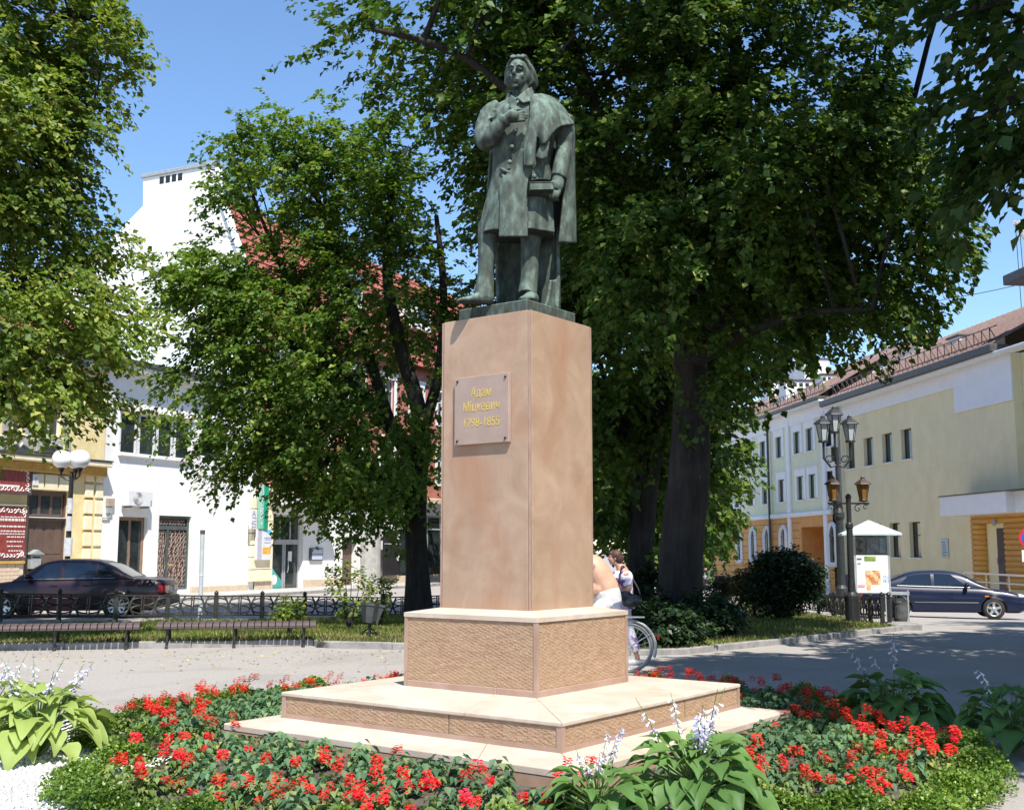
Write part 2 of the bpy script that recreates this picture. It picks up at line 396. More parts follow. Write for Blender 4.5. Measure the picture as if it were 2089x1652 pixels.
def fence(label,pts,zs,grey=()):
    r=thing('iron_fence',label,'fence',(pts[0][0],pts[0][1],zs[0]))
    o0=Vector((pts[0][0],pts[0][1],zs[0]))
    for i,(p,z) in enumerate(zip(pts,zs)):
        P=Vector((p[0],p[1],z))
        d=(Vector(pts[min(i+1,len(pts)-1)][:2])-Vector(pts[max(0,i-1)][:2])); a=math.atan2(d.y,d.x)
        link('post',POSTG if i in grey else POST,r,P-o0,a)
        if i+1<len(pts):
            Q=Vector((pts[i+1][0],pts[i+1][1],zs[i+1])); d=Q-P; L=math.hypot(d.x,d.y)
            o=link('panel',PANELG if (i in grey) else PANEL,r,P-o0+Vector((0,0,.085)),rot=(0,-math.atan2(d.z,L),math.atan2(d.y,d.x)),scale=(L/PW,1,1))
    return r
fpx=[-238,-107,15.8,134,248,352,449.5,542,627.5,709,786,859,929,995]
fpts=[fline(p) for p in fpx]
fz=[CAMH-(1262-CY-(-0)-295)*0-(141-3.2*sst((p-200)/500))*Y/F for p,(x,Y) in zip(fpx,fpts)]
fence('black cast iron fence of interlaced arcs behind the two benches',fpts,[max(-.06,z) for z in fz],grey=(4,5,6,7))
kmb=struct(link('fence_kerb',None))
for i in range(len(fpts)-1):
    mb=MB(); z=(max(-.06,fz[i])+max(-.06,fz[i+1]))/2
    seg_box(mb,fpts[i],fpts[i+1],.16,z-.15,z+.004,1); o=mb.obj('kerb_stone',kerbm,kmb)
    d=Vector(fpts[i+1])-Vector(fpts[i]); n=Vector((d.y,-d.x)).normalized()*.08; o.location=(n.x,n.y,0)
rp=[(7.86,24.3),(7.98,25.5),(8.12,26.9),(8.28,28.3),(8.38,29.7),(8.36,31.2),(8.27,32.7),(8.15,34.2),(8.02,35.7),(7.88,37.2)]
fence('black cast iron fence along the shaded lawn beside the advertising column',rp,[G(*p)+(.13 if i==0 else .09) for i,p in enumerate(rp)])
rp2=[(7.75,37.25),(6.62,37.4),(5.5,37.55),(4.4,37.7),(3.3,37.85),(2.2,38.0)]
fence('black cast iron fence at the far edge of the shaded lawn',rp2,[G(*p)+.08 for p in rp2])
rp3=[(7.98,24.22),(8.42,25.15)]
fence('short end panel of iron fence standing on the concrete block',rp3,[G(*p)+.13 for p in rp3])
kerb('fence_kerb',[(p[0]-.07,p[1]) for p in rp[::3]]+[(rp[-1][0]-.07,rp[-1][1])],w=.16,h=.085,piece=1.3,side=-1)
cb=MB(); cb.cbox((0,0,-.1),(.62,.85,.125),.015,0,Mx((7.86,23.75,0),-.12)); struct(cb.obj('concrete_block',kerbm))

# ---------------- benches ----------------
wood=M('bench_slat_brown',(.055,.036,.036),.62,(.12,.08,.075),scale=5,stretch=(1,6,1),bump=.3,bscale=30,bstretch=(6,1,1))
def slat_mesh(w):
    prof=[(0,.345),(.0,.385),(.012,.41),(.035,.43),(.08,.44),(.24,.447),(.40,.44),(.44,.43),(.455,.40),(.455,.36),(.42,.36),(.40,.385),(.06,.385),(.045,.37),(.045,.345)]
    # profile in (y,z); the front edge curls down
    mb=MB(); n=len(prof); c=.004
    vs=[(c,y,z) for y,z in prof]+[(w-c,y,z) for y,z in prof]
    mb.add(vs,[(i,(i+1)%n,n+(i+1)%n,n+i) for i in range(n)])
    q=[(14,0,1,13),(13,1,2,12),(12,2,3,4),(12,4,5,11),(11,5,6,10),(10,6,7,8),(10,8,9)]
    q=[(14,13,1,0),(13,12,2,1),(12,4,3,2),(12,11,5,4),(11,10,6,5),(10,8,7,6),(10,9,8)]
    mb.add([],[],0)
    mb.f+= [list(f) for f in q]+[[i+n for i in f[::-1]] for f in q]; mb.m+=[0]*(2*len(q))
    return mb.mesh('slat',wood)
SL=slat_mesh(.113)
def bench(label,p,q,ns,skip=()):
    p,q=Vector(p),Vector(q); a=math.atan2((q-p).y,(q-p).x); L=(q-p).length
    r=thing('bench',label,'bench',(p.x,p.y,0),a,'backless slatted benches along the kerb')
    for i in range(ns):
        if i in skip: continue
        link('slat',SL,r,(i*L/ns+random.uniform(-.002,.002),0,-.012+random.uniform(-.002,.002)),rot=(random.uniform(-.006,.006),0,random.uniform(-.01,.01)),scale=((L/ns-.010)/.113,1,1))
    for y in (.09,.34): MB().box((.04,y,.32),(L-.04,y+.04,.352)).obj('rail',iron,r)
    for x in (.17,L/2-.05,L-.22):
        mb=MB()
        for y,s in ((.07,1),(.37,-1)):
            mb.tube([(x,y,.33),(x,y-s*.0,.26),(x,y+s*.02,.2),(x,y-s*.012,.12),(x,y-s*.01,.05),(x,y-s*.03,.0)],[.022,.02,.026,.02,.024,.03],8)
            mb.lathe([(.03,.1),(.03,.125)],8,0,Matrix.Translation((x,y-s*.01,0)))
            mb.tube([(x,y+s*.0,.30),(x,y+s*.07,.24),(x,y+s*.10,.17),(x,y+s*.05,.14)],.011,6)
        mb.box((x-.02,.06,.305),(x+.02,.40,.33)); mb.tube([(x,.09,.06),(x,.35,.06)],.011,6)
        mb.obj('leg_frame',iron,r)
    return r
def bpt(px,py,z=.40): v=at_z(px,py,z); return (v.x,v.y)
pL0=at_z(-58,1331); pL1=at_z(284,1325); pR0=at_z(317,1324.0); pR1=at_z(645,1320)
bench('brown slatted backless bench standing directly in front of the dark parked saloon car',(pL0.x,pL0.y),(pL1.x,pL1.y),23)
bench('brown slatted backless bench between the other bench and the tilted litter bin',(pR0.x,pR0.y),(pR1.x,pR1.y),23)
# ---------------- the bronze statue ----------------
def bronze_mat():
    m=bpy.data.materials.new('weathered_bronze'); m.use_nodes=True; t=m.node_tree; N=t.nodes; L=t.links; b=N['Principled BSDF']
    tc=N.new('ShaderNodeTexCoord'); mp=N.new('ShaderNodeMapping'); mp.inputs['Scale'].default_value=(1,1,.4); L.new(tc.outputs['Object'],mp.inputs[0])
    n1=N.new('ShaderNodeTexNoise'); n1.inputs['Scale'].default_value=22; n1.inputs['Detail'].default_value=4; L.new(mp.outputs[0],n1.inputs['Vector'])
    n2=N.new('ShaderNodeTexNoise'); n2.inputs['Scale'].default_value=2.2; n2.inputs['Detail'].default_value=6; L.new(tc.outputs['Object'],n2.inputs['Vector'])
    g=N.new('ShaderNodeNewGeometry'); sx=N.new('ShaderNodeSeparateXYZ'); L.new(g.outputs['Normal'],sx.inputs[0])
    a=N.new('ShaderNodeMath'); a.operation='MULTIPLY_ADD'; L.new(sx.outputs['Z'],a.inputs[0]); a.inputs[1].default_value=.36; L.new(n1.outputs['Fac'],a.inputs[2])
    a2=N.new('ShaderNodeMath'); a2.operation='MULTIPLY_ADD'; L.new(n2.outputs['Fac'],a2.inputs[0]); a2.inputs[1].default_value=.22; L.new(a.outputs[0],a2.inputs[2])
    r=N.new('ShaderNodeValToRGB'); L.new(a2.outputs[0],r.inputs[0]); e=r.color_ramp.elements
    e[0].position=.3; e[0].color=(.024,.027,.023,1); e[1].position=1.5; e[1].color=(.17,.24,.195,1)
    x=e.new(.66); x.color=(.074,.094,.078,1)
    L.new(r.outputs[0],b.inputs['Base Color']); b.inputs['Metallic'].default_value=.1; b.inputs['Roughness'].default_value=.72; b.inputs['Specular IOR Level'].default_value=.2
    bp=N.new('ShaderNodeBump'); bp.inputs['Strength'].default_value=.25; bp.inputs['Distance'].default_value=.006; L.new(n1.outputs['Fac'],bp.inputs['Height']); L.new(bp.outputs[0],b.inputs['Normal'])
    return m
bronze=bronze_mat()
STY=9.94-.15
def S(zx,zy,dy): return at_y(880+zx/2.8472,80+zy/2.8483,STY+dy)
ZU=lambda dy=0:(STY+dy)*1.02/F/2.847           # metres per unit of the drawing at that depth
PLZ=3.767
st=thing('statue','weathered green bronze statue of a standing man, one hand on his chest','statue',(PC.x,PC.y,3.646),0)
so=Vector((PC.x,PC.y,3.646)); SM=Matrix.Translation(-so)
fig=MB()
def loft(mb,secs,n=40,folds=7,amp=0.,ph=.5,ampfun=None):
    rows=[]
    for i,(zy,xl,xr,yf,yb) in enumerate(secs):
        c=S((xl+xr)/2,zy,(yf+yb)/2); hw=(xr-xl)/2*ZU((yf+yb)/2); hd=(yb-yf)/2
        a=amp*(i/(len(secs)-1)) if ampfun is None else ampfun(i/(len(secs)-1))
        r=[]
        for j in range(n):
            t=2*math.pi*j/n; k=1+a*math.sin(folds*t+ph+.25*i)+a*.5*math.sin((folds*2+1)*t+1.3)
            ct,stt=math.cos(t),math.sin(t); p=.85
            x=math.copysign(abs(ct)**p,ct); y=math.copysign(abs(stt)**p,stt)
            r.append((c.x+hw*x*k,c.y+hd*y*k,c.z))
        rows.append(r)
    mb.grid(rows,0,SM,closed=True,caps=True)
def limb(mb,ch,n=14):
    mb.tube([S(x,y,d) for x,y,d,r in ch],[r*ZU(d) for x,y,d,r in ch],n,0,SM)
def smooth_chain(ch,k=4):
    out=[]
    for i in range(len(ch)-1):
        p0,p1,p2,p3=ch[max(i-1,0)],ch[i],ch[i+1],ch[min(i+2,len(ch)-1)]
        for s in range(k):
            t=s/k; out.append(tuple(.5*((2*p1[a])+(-p0[a]+p2[a])*t+(2*p0[a]-5*p1[a]+4*p2[a]-p3[a])*t*t+(-p0[a]+3*p1[a]-3*p2[a]+p3[a])*t**3) for a in range(len(p1))))
    return out+[ch[-1]]
def sheet(mb,rows,th=.02,sub=4):
    """cloth of real thickness through rows of (x,y,depth) control points"""
    rr=[smooth_chain(r,sub) for r in rows]
    cols=[smooth_chain([rr[i][j] for i in range(len(rr))],sub) for j in range(len(rr[0]))]
    g=[[S(*cols[j][i]) for j in range(len(cols))] for i in range(len(cols[0]))]
    k,n=len(g),len(g[0])
    nor=[[None]*n for _ in range(k)]
    for i in range(k):
        for j in range(n):
            a=g[i][min(j+1,n-1)]-g[i][max(j-1,0)]; b=g[min(i+1,k-1)][j]-g[max(i-1,0)][j]
            v=a.cross(b); nor[i][j]=v.normalized() if v.length>1e-9 else Vector((0,1,0))
    vs=[g[i][j]-nor[i][j]*th/2 for i in range(k) for j in range(n)]+[g[i][j]+nor[i][j]*th/2 for i in range(k) for j in range(n)]
    N_=k*n; fs=[]
    for i in range(k-1):
        for j in range(n-1):
            q=(i*n+j,i*n+j+1,(i+1)*n+j+1,(i+1)*n+j); fs+=[q,tuple(N_+v for v in q[::-1])]
    for i in range(k-1):
        fs+=[(i*n,(i+1)*n,N_+(i+1)*n,N_+i*n),(i*n+n-1,N_+i*n+n-1,N_+(i+1)*n+n-1,(i+1)*n+n-1)]
    for j in range(n-1):
        fs+=[(j,N_+j,N_+j+1,j+1),((k-1)*n+j,(k-1)*n+j+1,N_+(k-1)*n+j+1,N_+(k-1)*n+j)]
    mb.add(vs,fs,0,SM)
def fold_(a): limb(fig,smooth_chain([(x,y,d+.010,r*.85) for x,y,d,r in a],4),8)
# coat
loft(fig,smooth_chain([(330,480,600,-.05,.10),(362,425,655,-.09,.13),(395,368,718,-.13,.15),(450,335,745,-.18,.17),(540,340,728,-.20,.18),(630,352,712,-.21,.18),(720,352,698,-.195,.165),(790,346,698,-.195,.165),(900,326,704,-.22,.18),(1000,302,710,-.24,.20),(1090,284,716,-.25,.21),(1146,273,720,-.262,.222)],4),48,
     ampfun=lambda u:.008+.035*max(0,u-.55)/.45)
# overlapping front edge of the coat, from collar to hem
sheet(fig,[[(520,640,-.225),(560,640,-.235),(600,640,-.23)],[(470,760,-.205),(520,760,-.23),(590,760,-.22)],[(402,830,-.20),(470,830,-.245),(560,830,-.235)],[(398,960,-.232),(470,960,-.265),(560,960,-.255)],[(396,1060,-.255),(470,1060,-.285),(560,1060,-.275)],[(394,1150,-.27),(470,1150,-.305),(560,1150,-.29)]],.03)
# waist folds
for a in ([(400,752,-.19,12),(450,775,-.218,13),(510,770,-.218,11),(560,740,-.205,6)],[(410,792,-.195,10),(465,820,-.225,15),(530,815,-.225,8)],[(420,870,-.22,8),(455,930,-.26,16),(480,1010,-.28,10)]):
    fold_(a)
# lapels and collar
sheet(fig,[[(462,350,-.12),(480,372,-.16),(500,400,-.18)],[(455,400,-.17),(470,420,-.195),(492,450,-.205)]],.022)
sheet(fig,[[(580,280,-.07),(596,320,-.07),(606,352,-.08)],[(530,312,-.15),(556,338,-.155),(585,362,-.16)],[(494,345,-.185),(515,362,-.195),(536,376,-.195)]],.022)
sheet(fig,[[(440,300,-.02),(440,330,-.04),(430,370,-.08)],[(470,330,-.11),(470,350,-.13),(465,375,-.15)],[(494,345,-.165),(492,360,-.175),(494,385,-.18)]],.022)
# right arm, folded to the chest
limb(fig,smooth_chain([(395,400,-.02,52),(345,430,-.03,56),(312,500,-.07,56),(300,570,-.13,54),(312,606,-.18,46),(338,585,-.235,50),(372,530,-.27,48),(405,490,-.285,42),(425,468,-.29,40)],4),18)
limb(fig,smooth_chain([(412,486,-.285,46),(424,470,-.29,47),(430,464,-.292,44)],2),16)
for a in ([(298,432,-.05,20),(330,422,-.09,18),(385,414,-.12,10)],[(285,480,-.12,14),(330,470,-.14,14),(365,450,-.16,8)],[(345,560,-.29,10),(330,500,-.16,10)]): fold_(a)
# hand on the chest
limb(fig,smooth_chain([(428,462,-.30,26),(450,455,-.318,34),(480,452,-.322,36),(500,453,-.318,30)],3),14)
for k,(y0,y1,xe) in enumerate(((436,424,548),(450,441,562),(465,457,558),(478,473,536))):
    limb(fig,smooth_chain([(488,y0,-.322,11),(515,(y0+y1)/2-3,-.332,11),(538,y1-1,-.322,10),(xe,y1+3,-.30,7)],3),10)
limb(fig,smooth_chain([(445,432,-.315,14),(470,418,-.318,13),(500,412,-.305,11),(520,410,-.29,7)],3),10)
# left arm hanging, bent at the elbow
limb(fig,smooth_chain([(690,400,.0,58),(735,450,.0,62),(768,540,.0,58),(774,620,.01,52),(764,690,-.05,50),(752,750,-.10,48),(744,795,-.125,50),(740,808,-.13,50)],4),18)
for a in ([(728,620,-.07,10),(765,640,-.09,14),(800,630,-.04,10)],[(722,690,-.10,9),(755,700,-.125,14),(796,680,-.06,8)],[(715,750,-.14,9),(750,745,-.165,13),(788,735,-.10,8)]): fold_(a)
limb(fig,smooth_chain([(738,800,-.13,34),(735,830,-.15,38),(728,862,-.17,38),(720,885,-.185,30)],3),14)
for k,(x0,y0,x1,y1) in enumerate(((742,880,726,925),(726,884,706,928),(710,878,690,915),(698,862,676,890))):
    limb(fig,smooth_chain([(x0,y0,-.19,13),((x0+x1)/2+2,(y0+y1)/2,-.222,13),(x1,y1,-.215,11),(x1+10,y1+14,-.185,8)],3),10)
limb(fig,smooth_chain([(712,838,-.18,16),(690,840,-.215,14),(665,846,-.235,12),(648,850,-.235,8)],3),10)
# legs and shoes
def foot(mb,heel,toe,w,hgt):
    """shoe resting on the plate; heel and toe as (x,y) relative to the statue's axis"""
    h,t=Vector((*heel,0)),Vector((*toe,0)); d=t-h; L=d.length; a=math.atan2(d.y,d.x); z=PLZ
    secs=[(-.06,.55,.95),(0,.9,1.0),(.18,1,1.05),(.38,.85,.95),(.55,.95,.72),(.75,1.05,.52),(.9,.92,.42),(1.0,.6,.32),(1.03,.2,.18)]
    rows=[]
    for u,ww,hh in secs:
        r=[]
        for j in range(14):
            q=2*math.pi*j/14; r.append((u*L,w/2*ww*math.cos(q),max(0.004,hgt*hh*(.5+.55*math.sin(q)))))
        rows.append(r)
    mb.grid(rows,0,Matrix.Translation((h.x,h.y,z-so.z))@Matrix.Rotation(a,4,'Z'),closed=True,caps=True)
fx=lambda zx,dy:S(zx,1500,dy).x-so.x
oy=STY-so.y
foot(fig,(fx(345,-.12),oy-.12),(fx(152,-.17),oy-.20),.13,.115)
foot(fig,(fx(588,-.06),oy-.06),(fx(545,-.30),oy-.32),.135,.115)
limb(fig,smooth_chain([(335,1080,-.02,66),(326,1170,-.05,58),(322,1260,-.07,52),(318,1350,-.08,49),(312,1420,-.09,53),(306,1480,-.105,60),(304,1512,-.11,62)],4),18)
limb(fig,smooth_chain([(585,1080,.02,68),(576,1200,.0,60),(572,1310,-.02,54),(568,1400,-.05,52),(560,1460,-.08,55),(556,1490,-.10,56)],4),18)
for a in ([(290,1300,-.12,8),(320,1330,-.13,10),(350,1320,-.1,8)],[(275,1400,-.14,8),(300,1430,-.16,10),(345,1420,-.13,8)],[(330,1180,-.11,8),(335,1300,-.125,10),(335,1450,-.15,12)],[(550,1200,-.06,8),(560,1320,-.075,10),(560,1450,-.13,10)]): fold_(a)
# neck and head
limb(fig,[(530,350,-.0,62),(522,310,-.02,54),(515,265,-.03,56)],16)
HC=S(508,213,-.06)-so
HM=Matrix.Translation(HC)@Matrix.Rotation(R(-17),4,'Z')@Matrix.Rotation(R(4),4,'Y')@Matrix.Rotation(R(5),4,'X')@Matrix.Scale(1.04,4)
E_=lambda c,r,n=16,k=10:fig.ell(c,r,n,k,0,HM)
E_((0,.012,.03),(.09,.112,.115)); E_((0,-.028,-.055),(.076,.084,.084)); E_((0,-.05,-.09),(.055,.058,.045)); E_((0,-.088,-.122),(.028,.026,.022)); E_((0,-.03,.05),(.078,.085,.08))
E_((0,-.102,-.075),(.03,.016,.03))
fig.tube([(0,-.108,.045),(0,-.125,.015),(0,-.145,-.018),(0,-.143,-.03)],[.009,.012,.017,.014],10,0,HM)
for s in (-1,1):
    E_((s*.014,-.128,-.032),(.011,.014,.009)); E_((s*.046,-.072,-.03),(.024,.028,.032))
    fig.tube([(s*.012,-.112,.047),(s*.035,-.116,.056),(s*.066,-.092,.048)],[.007,.010,.007],8,0,HM)
    E_((s*.038,-.094,.022),(.016,.012,.0105)); fig.tube([(s*.02,-.106,.02),(s*.038,-.112,.031),(s*.058,-.098,.021)],.0045,6,0,HM)
    E_((s*.089,.005,-.01),(.014,.025,.035))
fig.tube([(-.034,-.103,-.068),(-.012,-.12,-.064),(0,-.119,-.067),(.012,-.12,-.064),(.034,-.103,-.068)],[.004,.0075,.007,.0075,.004],8,0,HM)
fig.tube([(-.027,-.104,-.081),(0,-.119,-.083),(.027,-.104,-.081)],[.004,.009,.004],8,0,HM)
# wavy hair to the jaw
hr=random.Random(3)
for s in (-1,1):
    E_((s*.086,.03,-.005),(.030,.07,.085))
    for k in range(2,13):
        y0=-.075+k*.014; 
        pts=[(s*.018,y0-.01,.135+.006*math.sin(k)),(s*.062,y0-.004+.01,.128),(s*.10,y0+.012,.075),(s*(.112+.012*math.sin(k*1.9)),y0+.03,.015),(s*(.116+.012*math.cos(k*2.3)),y0+.045,-.05),(s*(.092+.010*math.sin(k*1.3)),y0+.045,-.085-.014*math.sin(k*.9)),(s*.076,y0+.05,-.10)]
        if k<3: pts=pts[:2]+[(s*.094,y0+.028,.085),(s*.106,y0+.05,.03),(s*.11,y0+.06,-.03),(s*.095,y0+.065,-.08)]
        fig.tube([p for p in smooth_chain(pts,3)],[.013]*2+[.0145]*(3*(len(pts)-1)-3)+[.009,.005],8,0,HM)
E_((0,.03,.105),(.085,.10,.05)); E_((0,.09,-.03),(.085,.05,.12))
for k in range(9):
    x=-.055+.014*k; fig.tube(smooth_chain([(x*.8,-.072,.128),(x,-.052,.150+.006*math.sin(k*2)),(x*1.05,-.01,.158),(x*1.1,.06,.135),(x*1.1,.11,.07)],3),.015,8,0,HM)
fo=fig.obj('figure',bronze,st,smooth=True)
rm=fo.modifiers.new('r','REMESH'); rm.mode='VOXEL'; rm.voxel_size=.0065; rm.use_smooth_shade=True
sm=fo.modifiers.new('s','SMOOTH'); sm.factor=.5; sm.iterations=3
# cape over the left shoulder and down the back
cape=MB()
def waves(rows,amp=.02,k=2.2):
    return [[(x,y,d+amp*math.sin(k*j+.6*i)*(i/(len(rows)-1)+.25)) for j,(x,y,d) in enumerate(r)] for i,r in enumerate(rows)]
sheet(cape,waves([
 [(588,326,-.11),(620,322,-.09),(655,326,-.05),(690,338,.0),(712,348,.05)],
 [(592,390,-.20),(628,380,-.20),(668,378,-.18),(715,385,-.12),(752,400,.0)],
 [(600,460,-.25),(636,455,-.255),(680,445,-.245),(735,440,-.18),(790,450,-.02)],
 [(616,540,-.265),(650,535,-.28),(690,500,-.27),(745,492,-.21),(822,488,-.04)],
 [(640,612,-.27),(662,608,-.285),(694,560,-.275),(748,512,-.22),(828,500,-.05)]],.018),.028)
sheet(cape,waves([
 [(572,345,-.14),(588,335,-.15),(606,332,-.14)],
 [(574,430,-.225),(596,430,-.245),(618,430,-.24)],
 [(556,540,-.255),(584,540,-.275),(614,540,-.27)],
 [(538,650,-.265),(572,650,-.285),(606,650,-.275)],
 [(540,738,-.262),(570,742,-.285),(600,735,-.275)]],.012,1.8),.028)
sheet(cape,waves([[(640,560,-.25),(665,560,-.26),(690,555,-.25)],[(632,620,-.25),(655,628,-.265),(684,618,-.25)],[(600,690,-.245),(640,700,-.26),(672,690,-.25)]],.01),.024)
sheet(cape,waves([
 [(800,440,-.02),(816,450,.05),(790,430,.16),(690,400,.22),(540,390,.24),(420,400,.20)],
 [(806,560,-.03),(826,560,.05),(800,560,.19),(690,560,.25),(520,560,.27),(360,560,.20)],
 [(790,720,-.06),(826,720,.04),(800,720,.21),(690,720,.27),(500,720,.29),(335,720,.18)],
 [(768,880,-.08),(826,880,.03),(806,880,.22),(690,880,.29),(490,880,.30),(326,880,.17)],
 [(752,1030,-.09),(828,1030,.02),(810,1030,.23),(690,1030,.30),(480,1030,.31),(330,1020,.19)],
 [(736,1182,-.10),(829,1186,.02),(812,1186,.24),(690,1186,.31),(480,1186,.31),(330,1180,.2)]],.022,1.9),.03)
sheet(cape,waves([
 [(735,1100,.10),(720,1100,.2),(600,1100,.24),(450,1100,.24),(370,1100,.18)],
 [(735,1300,.08),(725,1300,.2),(600,1300,.25),(450,1300,.26),(375,1300,.18)],
 [(735,1430,.05),(728,1430,.2),(600,1430,.26),(450,1430,.27),(380,1430,.18)],
 [(728,1566,.0),(730,1600,.2),(600,1610,.26),(450,1610,.26),(385,1600,.18)]],.02,2.1),.035)
sheet(cape,[[(690,1400,-.02),(705,1400,.06),(722,1400,.12)],[(678,1480,-.05),(700,1480,.02),(725,1480,.08)],[(655,1560,-.08),(690,1562,-.03),(726,1564,.04)]],.03)
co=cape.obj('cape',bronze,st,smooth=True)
rm=co.modifiers.new('r','REMESH'); rm.mode='VOXEL'; rm.voxel_size=.009; rm.use_smooth_shade=True
sm=co.modifiers.new('s','SMOOTH'); sm.factor=.5; sm.iterations=3
# book, buttons, plate
bk=MB(); bc=S(632,868,-.255)-so
BM=Matrix.Translation(bc)@Matrix.Rotation(R(8),4,'Z')@Matrix.Rotation(R(-10),4,'X')@Matrix.Rotation(R(-4),4,'Y')
bk.cbox((-.108,-.075,.018),(.108,.085,.026),.003,0,BM); bk.cbox((-.108,-.075,-.050),(.108,.085,-.042),.003,0,BM); bk.box((-.10,-.068,-.044),(.10,.08,.02),0,BM)
bk.grid([[(x,y,.03+.022*math.sin((x+.11)/.22*math.pi)*(1-.4*(y+.07)/.15)) for x in np.linspace(-.108,.09,9)] for y in np.linspace(-.08,.08,5)],0,BM)
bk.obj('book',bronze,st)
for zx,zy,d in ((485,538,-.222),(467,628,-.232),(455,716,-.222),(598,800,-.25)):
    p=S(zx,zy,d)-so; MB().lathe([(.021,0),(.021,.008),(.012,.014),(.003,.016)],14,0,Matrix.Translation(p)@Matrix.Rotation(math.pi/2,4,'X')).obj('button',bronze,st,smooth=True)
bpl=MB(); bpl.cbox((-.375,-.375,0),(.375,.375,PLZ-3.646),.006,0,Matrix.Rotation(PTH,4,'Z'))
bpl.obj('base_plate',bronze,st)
# ---------------- facades ----------------
class Facade:
    """a street front: x along it (viewer's right), z up, -y towards the street"""
    def __init__(s,P,ang): s.P=Vector((P[0],P[1],0)); s.a=ang; s.M=Matrix.Translation(s.P)@Matrix.Rotation(ang,4,'Z'); s.I=s.M.inverted()
    def at(s,px,py,off=0.):
        o=s.I@Vector((0,0,CAMH)); d=(s.I.to_3x3())@ray(px,py); t=(-off-o.y)/d.y; p=o+d*t; return p.x,p.z
    def rect(s,a,b,c,d,off=0.):
        """pixel box left,top,right,bottom -> x0,z0,x1,z1"""
        m=(b+d)/2; x0=s.at(a,m,off)[0]; x1=s.at(c,m,off)[0]; xm=(a+c)/2
        return x0,s.at(xm,d,off)[1],x1,s.at(xm,b,off)[1]
    def side(s,px,py,x):
        o=s.I@Vector((0,0,CAMH)); d=(s.I.to_3x3())@ray(px,py); t=(x-o.x)/d.x; p=o+d*t; return p.y,p.z
    def root(s,name,label,cat,x=0,group=None): return thing(name,label,cat,s.M@Vector((x,0,0)),s.a,group)
def wall(mb,x0,x1,z0,z1,holes,y=0.,dep=.22,mi=0,back=True):
    xs=sorted({x0,x1,*[min(max(v,x0),x1) for h in holes for v in (h[0],h[2])]}); zs=sorted({z0,z1,*[min(max(v,z0),z1) for h in holes for v in (h[1],h[3])]})
    for a,b in zip(xs[:-1],xs[1:]):
        for c,d in zip(zs[:-1],zs[1:]):
            if b-a<1e-5 or d-c<1e-5: continue
            m=((a+b)/2,(c+d)/2)
            if any(h[0]<m[0]<h[2] and h[1]<m[1]<h[3] for h in holes): continue
            mb.add([(a,y,c),(b,y,c),(b,y,d),(a,y,d)],[(0,1,2,3)],mi)
    for h in holes:
        a,c,b,d=h[:4]; e=y+dep
        mb.add([(a,y,c),(a,e,c),(a,e,d),(a,y,d)],[(0,1,2,3)],mi); mb.add([(b,y,c),(b,y,d),(b,e,d),(b,e,c)],[(0,1,2,3)],mi)
        mb.add([(a,y,d),(a,e,d),(b,e,d),(b,y,d)],[(0,1,2,3)],mi); mb.add([(a,y,c),(b,y,c),(b,e,c),(a,e,c)],[(0,1,2,3)],mi)
    return mb
glass=M('window_glass',(.012,.018,.02),.06,(.05,.06,.06),scale=1.2,spec=.9)
wframe=M('white_window_frame',(.62,.62,.62),.5,(.72,.72,.72),scale=8)
brownf=M('brown_window_frame',(.05,.033,.025),.5,(.075,.05,.04),scale=8)
curtm=M('pale_curtain',(.32,.34,.36),.8,(.5,.5,.5),scale=3,stretch=(8,1,1))
def window(par,x0,z0,x1,z1,y=.12,fm=None,fr=.06,mul=0,tr=None,sill=None,surround=None,sm=None,curtain=False,open_=0):
    fm=fm or brownf
    w=MB(); 
    for a in ((x0,z0,x0+fr,z1),(x1-fr,z0,x1,z1),(x0+fr,z0,x1-fr,z0+fr),(x0+fr,z1-fr,x1-fr,z1)): w.box((a[0],y,a[1]),(a[2],y+.05,a[3]))
    for k in range(mul):
        xm=x0+(x1-x0)*(k+1)/(mul+1); w.box((xm-fr*.4,y+.002,z0+fr),(xm+fr*.4,y+.048,z1-fr))
    if tr: zt=z0+(z1-z0)*tr; w.box((x0+fr,y+.003,zt-fr*.4),(x1-fr,y+.046,zt+fr*.4))
    o=w.obj('window',fm,par)
    xs=[x0+fr]+[x0+(x1-x0)*(k+1)/(mul+1) for k in range(mul)]+[x1-fr]
    for a,b in zip(xs[:-1],xs[1:]):
        MB().box((a,y+.03,z0+fr*.9),(b,y+.04,z1-fr*.9),0,Matrix.Translation((0,random.uniform(0,.004),0))).obj('pane',glass,o)
    if curtain: MB().grid([[(x0+(x1-x0)*(.08+.3*j/8),y+.09+.012*(j%2),z) for j in range(9)] for z in (z0+.05,z1-.05)]).obj('curtain',curtm,o)
    if sill is not None: MB().cbox((x0-.1,-.09,z0-.07),(x1+.1,y,z0-.002),.008).obj('sill',sill,o)
    if surround is not None:
        s=MB(); t=surround
        s.box((x0-t,-.05,z0),(x0-.002,.02,z1)); s.box((x1+.002,-.05,z0),(x1+t,.02,z1)); s.box((x0-t,-.05,z1+.002),(x1+t,.02,z1+t*1.25))
        s.cbox((x0-t*1.25,-.11,z1+t*1.25),(x1+t*1.25,.02,z1+t*1.25+.07),.01)
        s.obj('surround',sm or wframe,o)
    return o
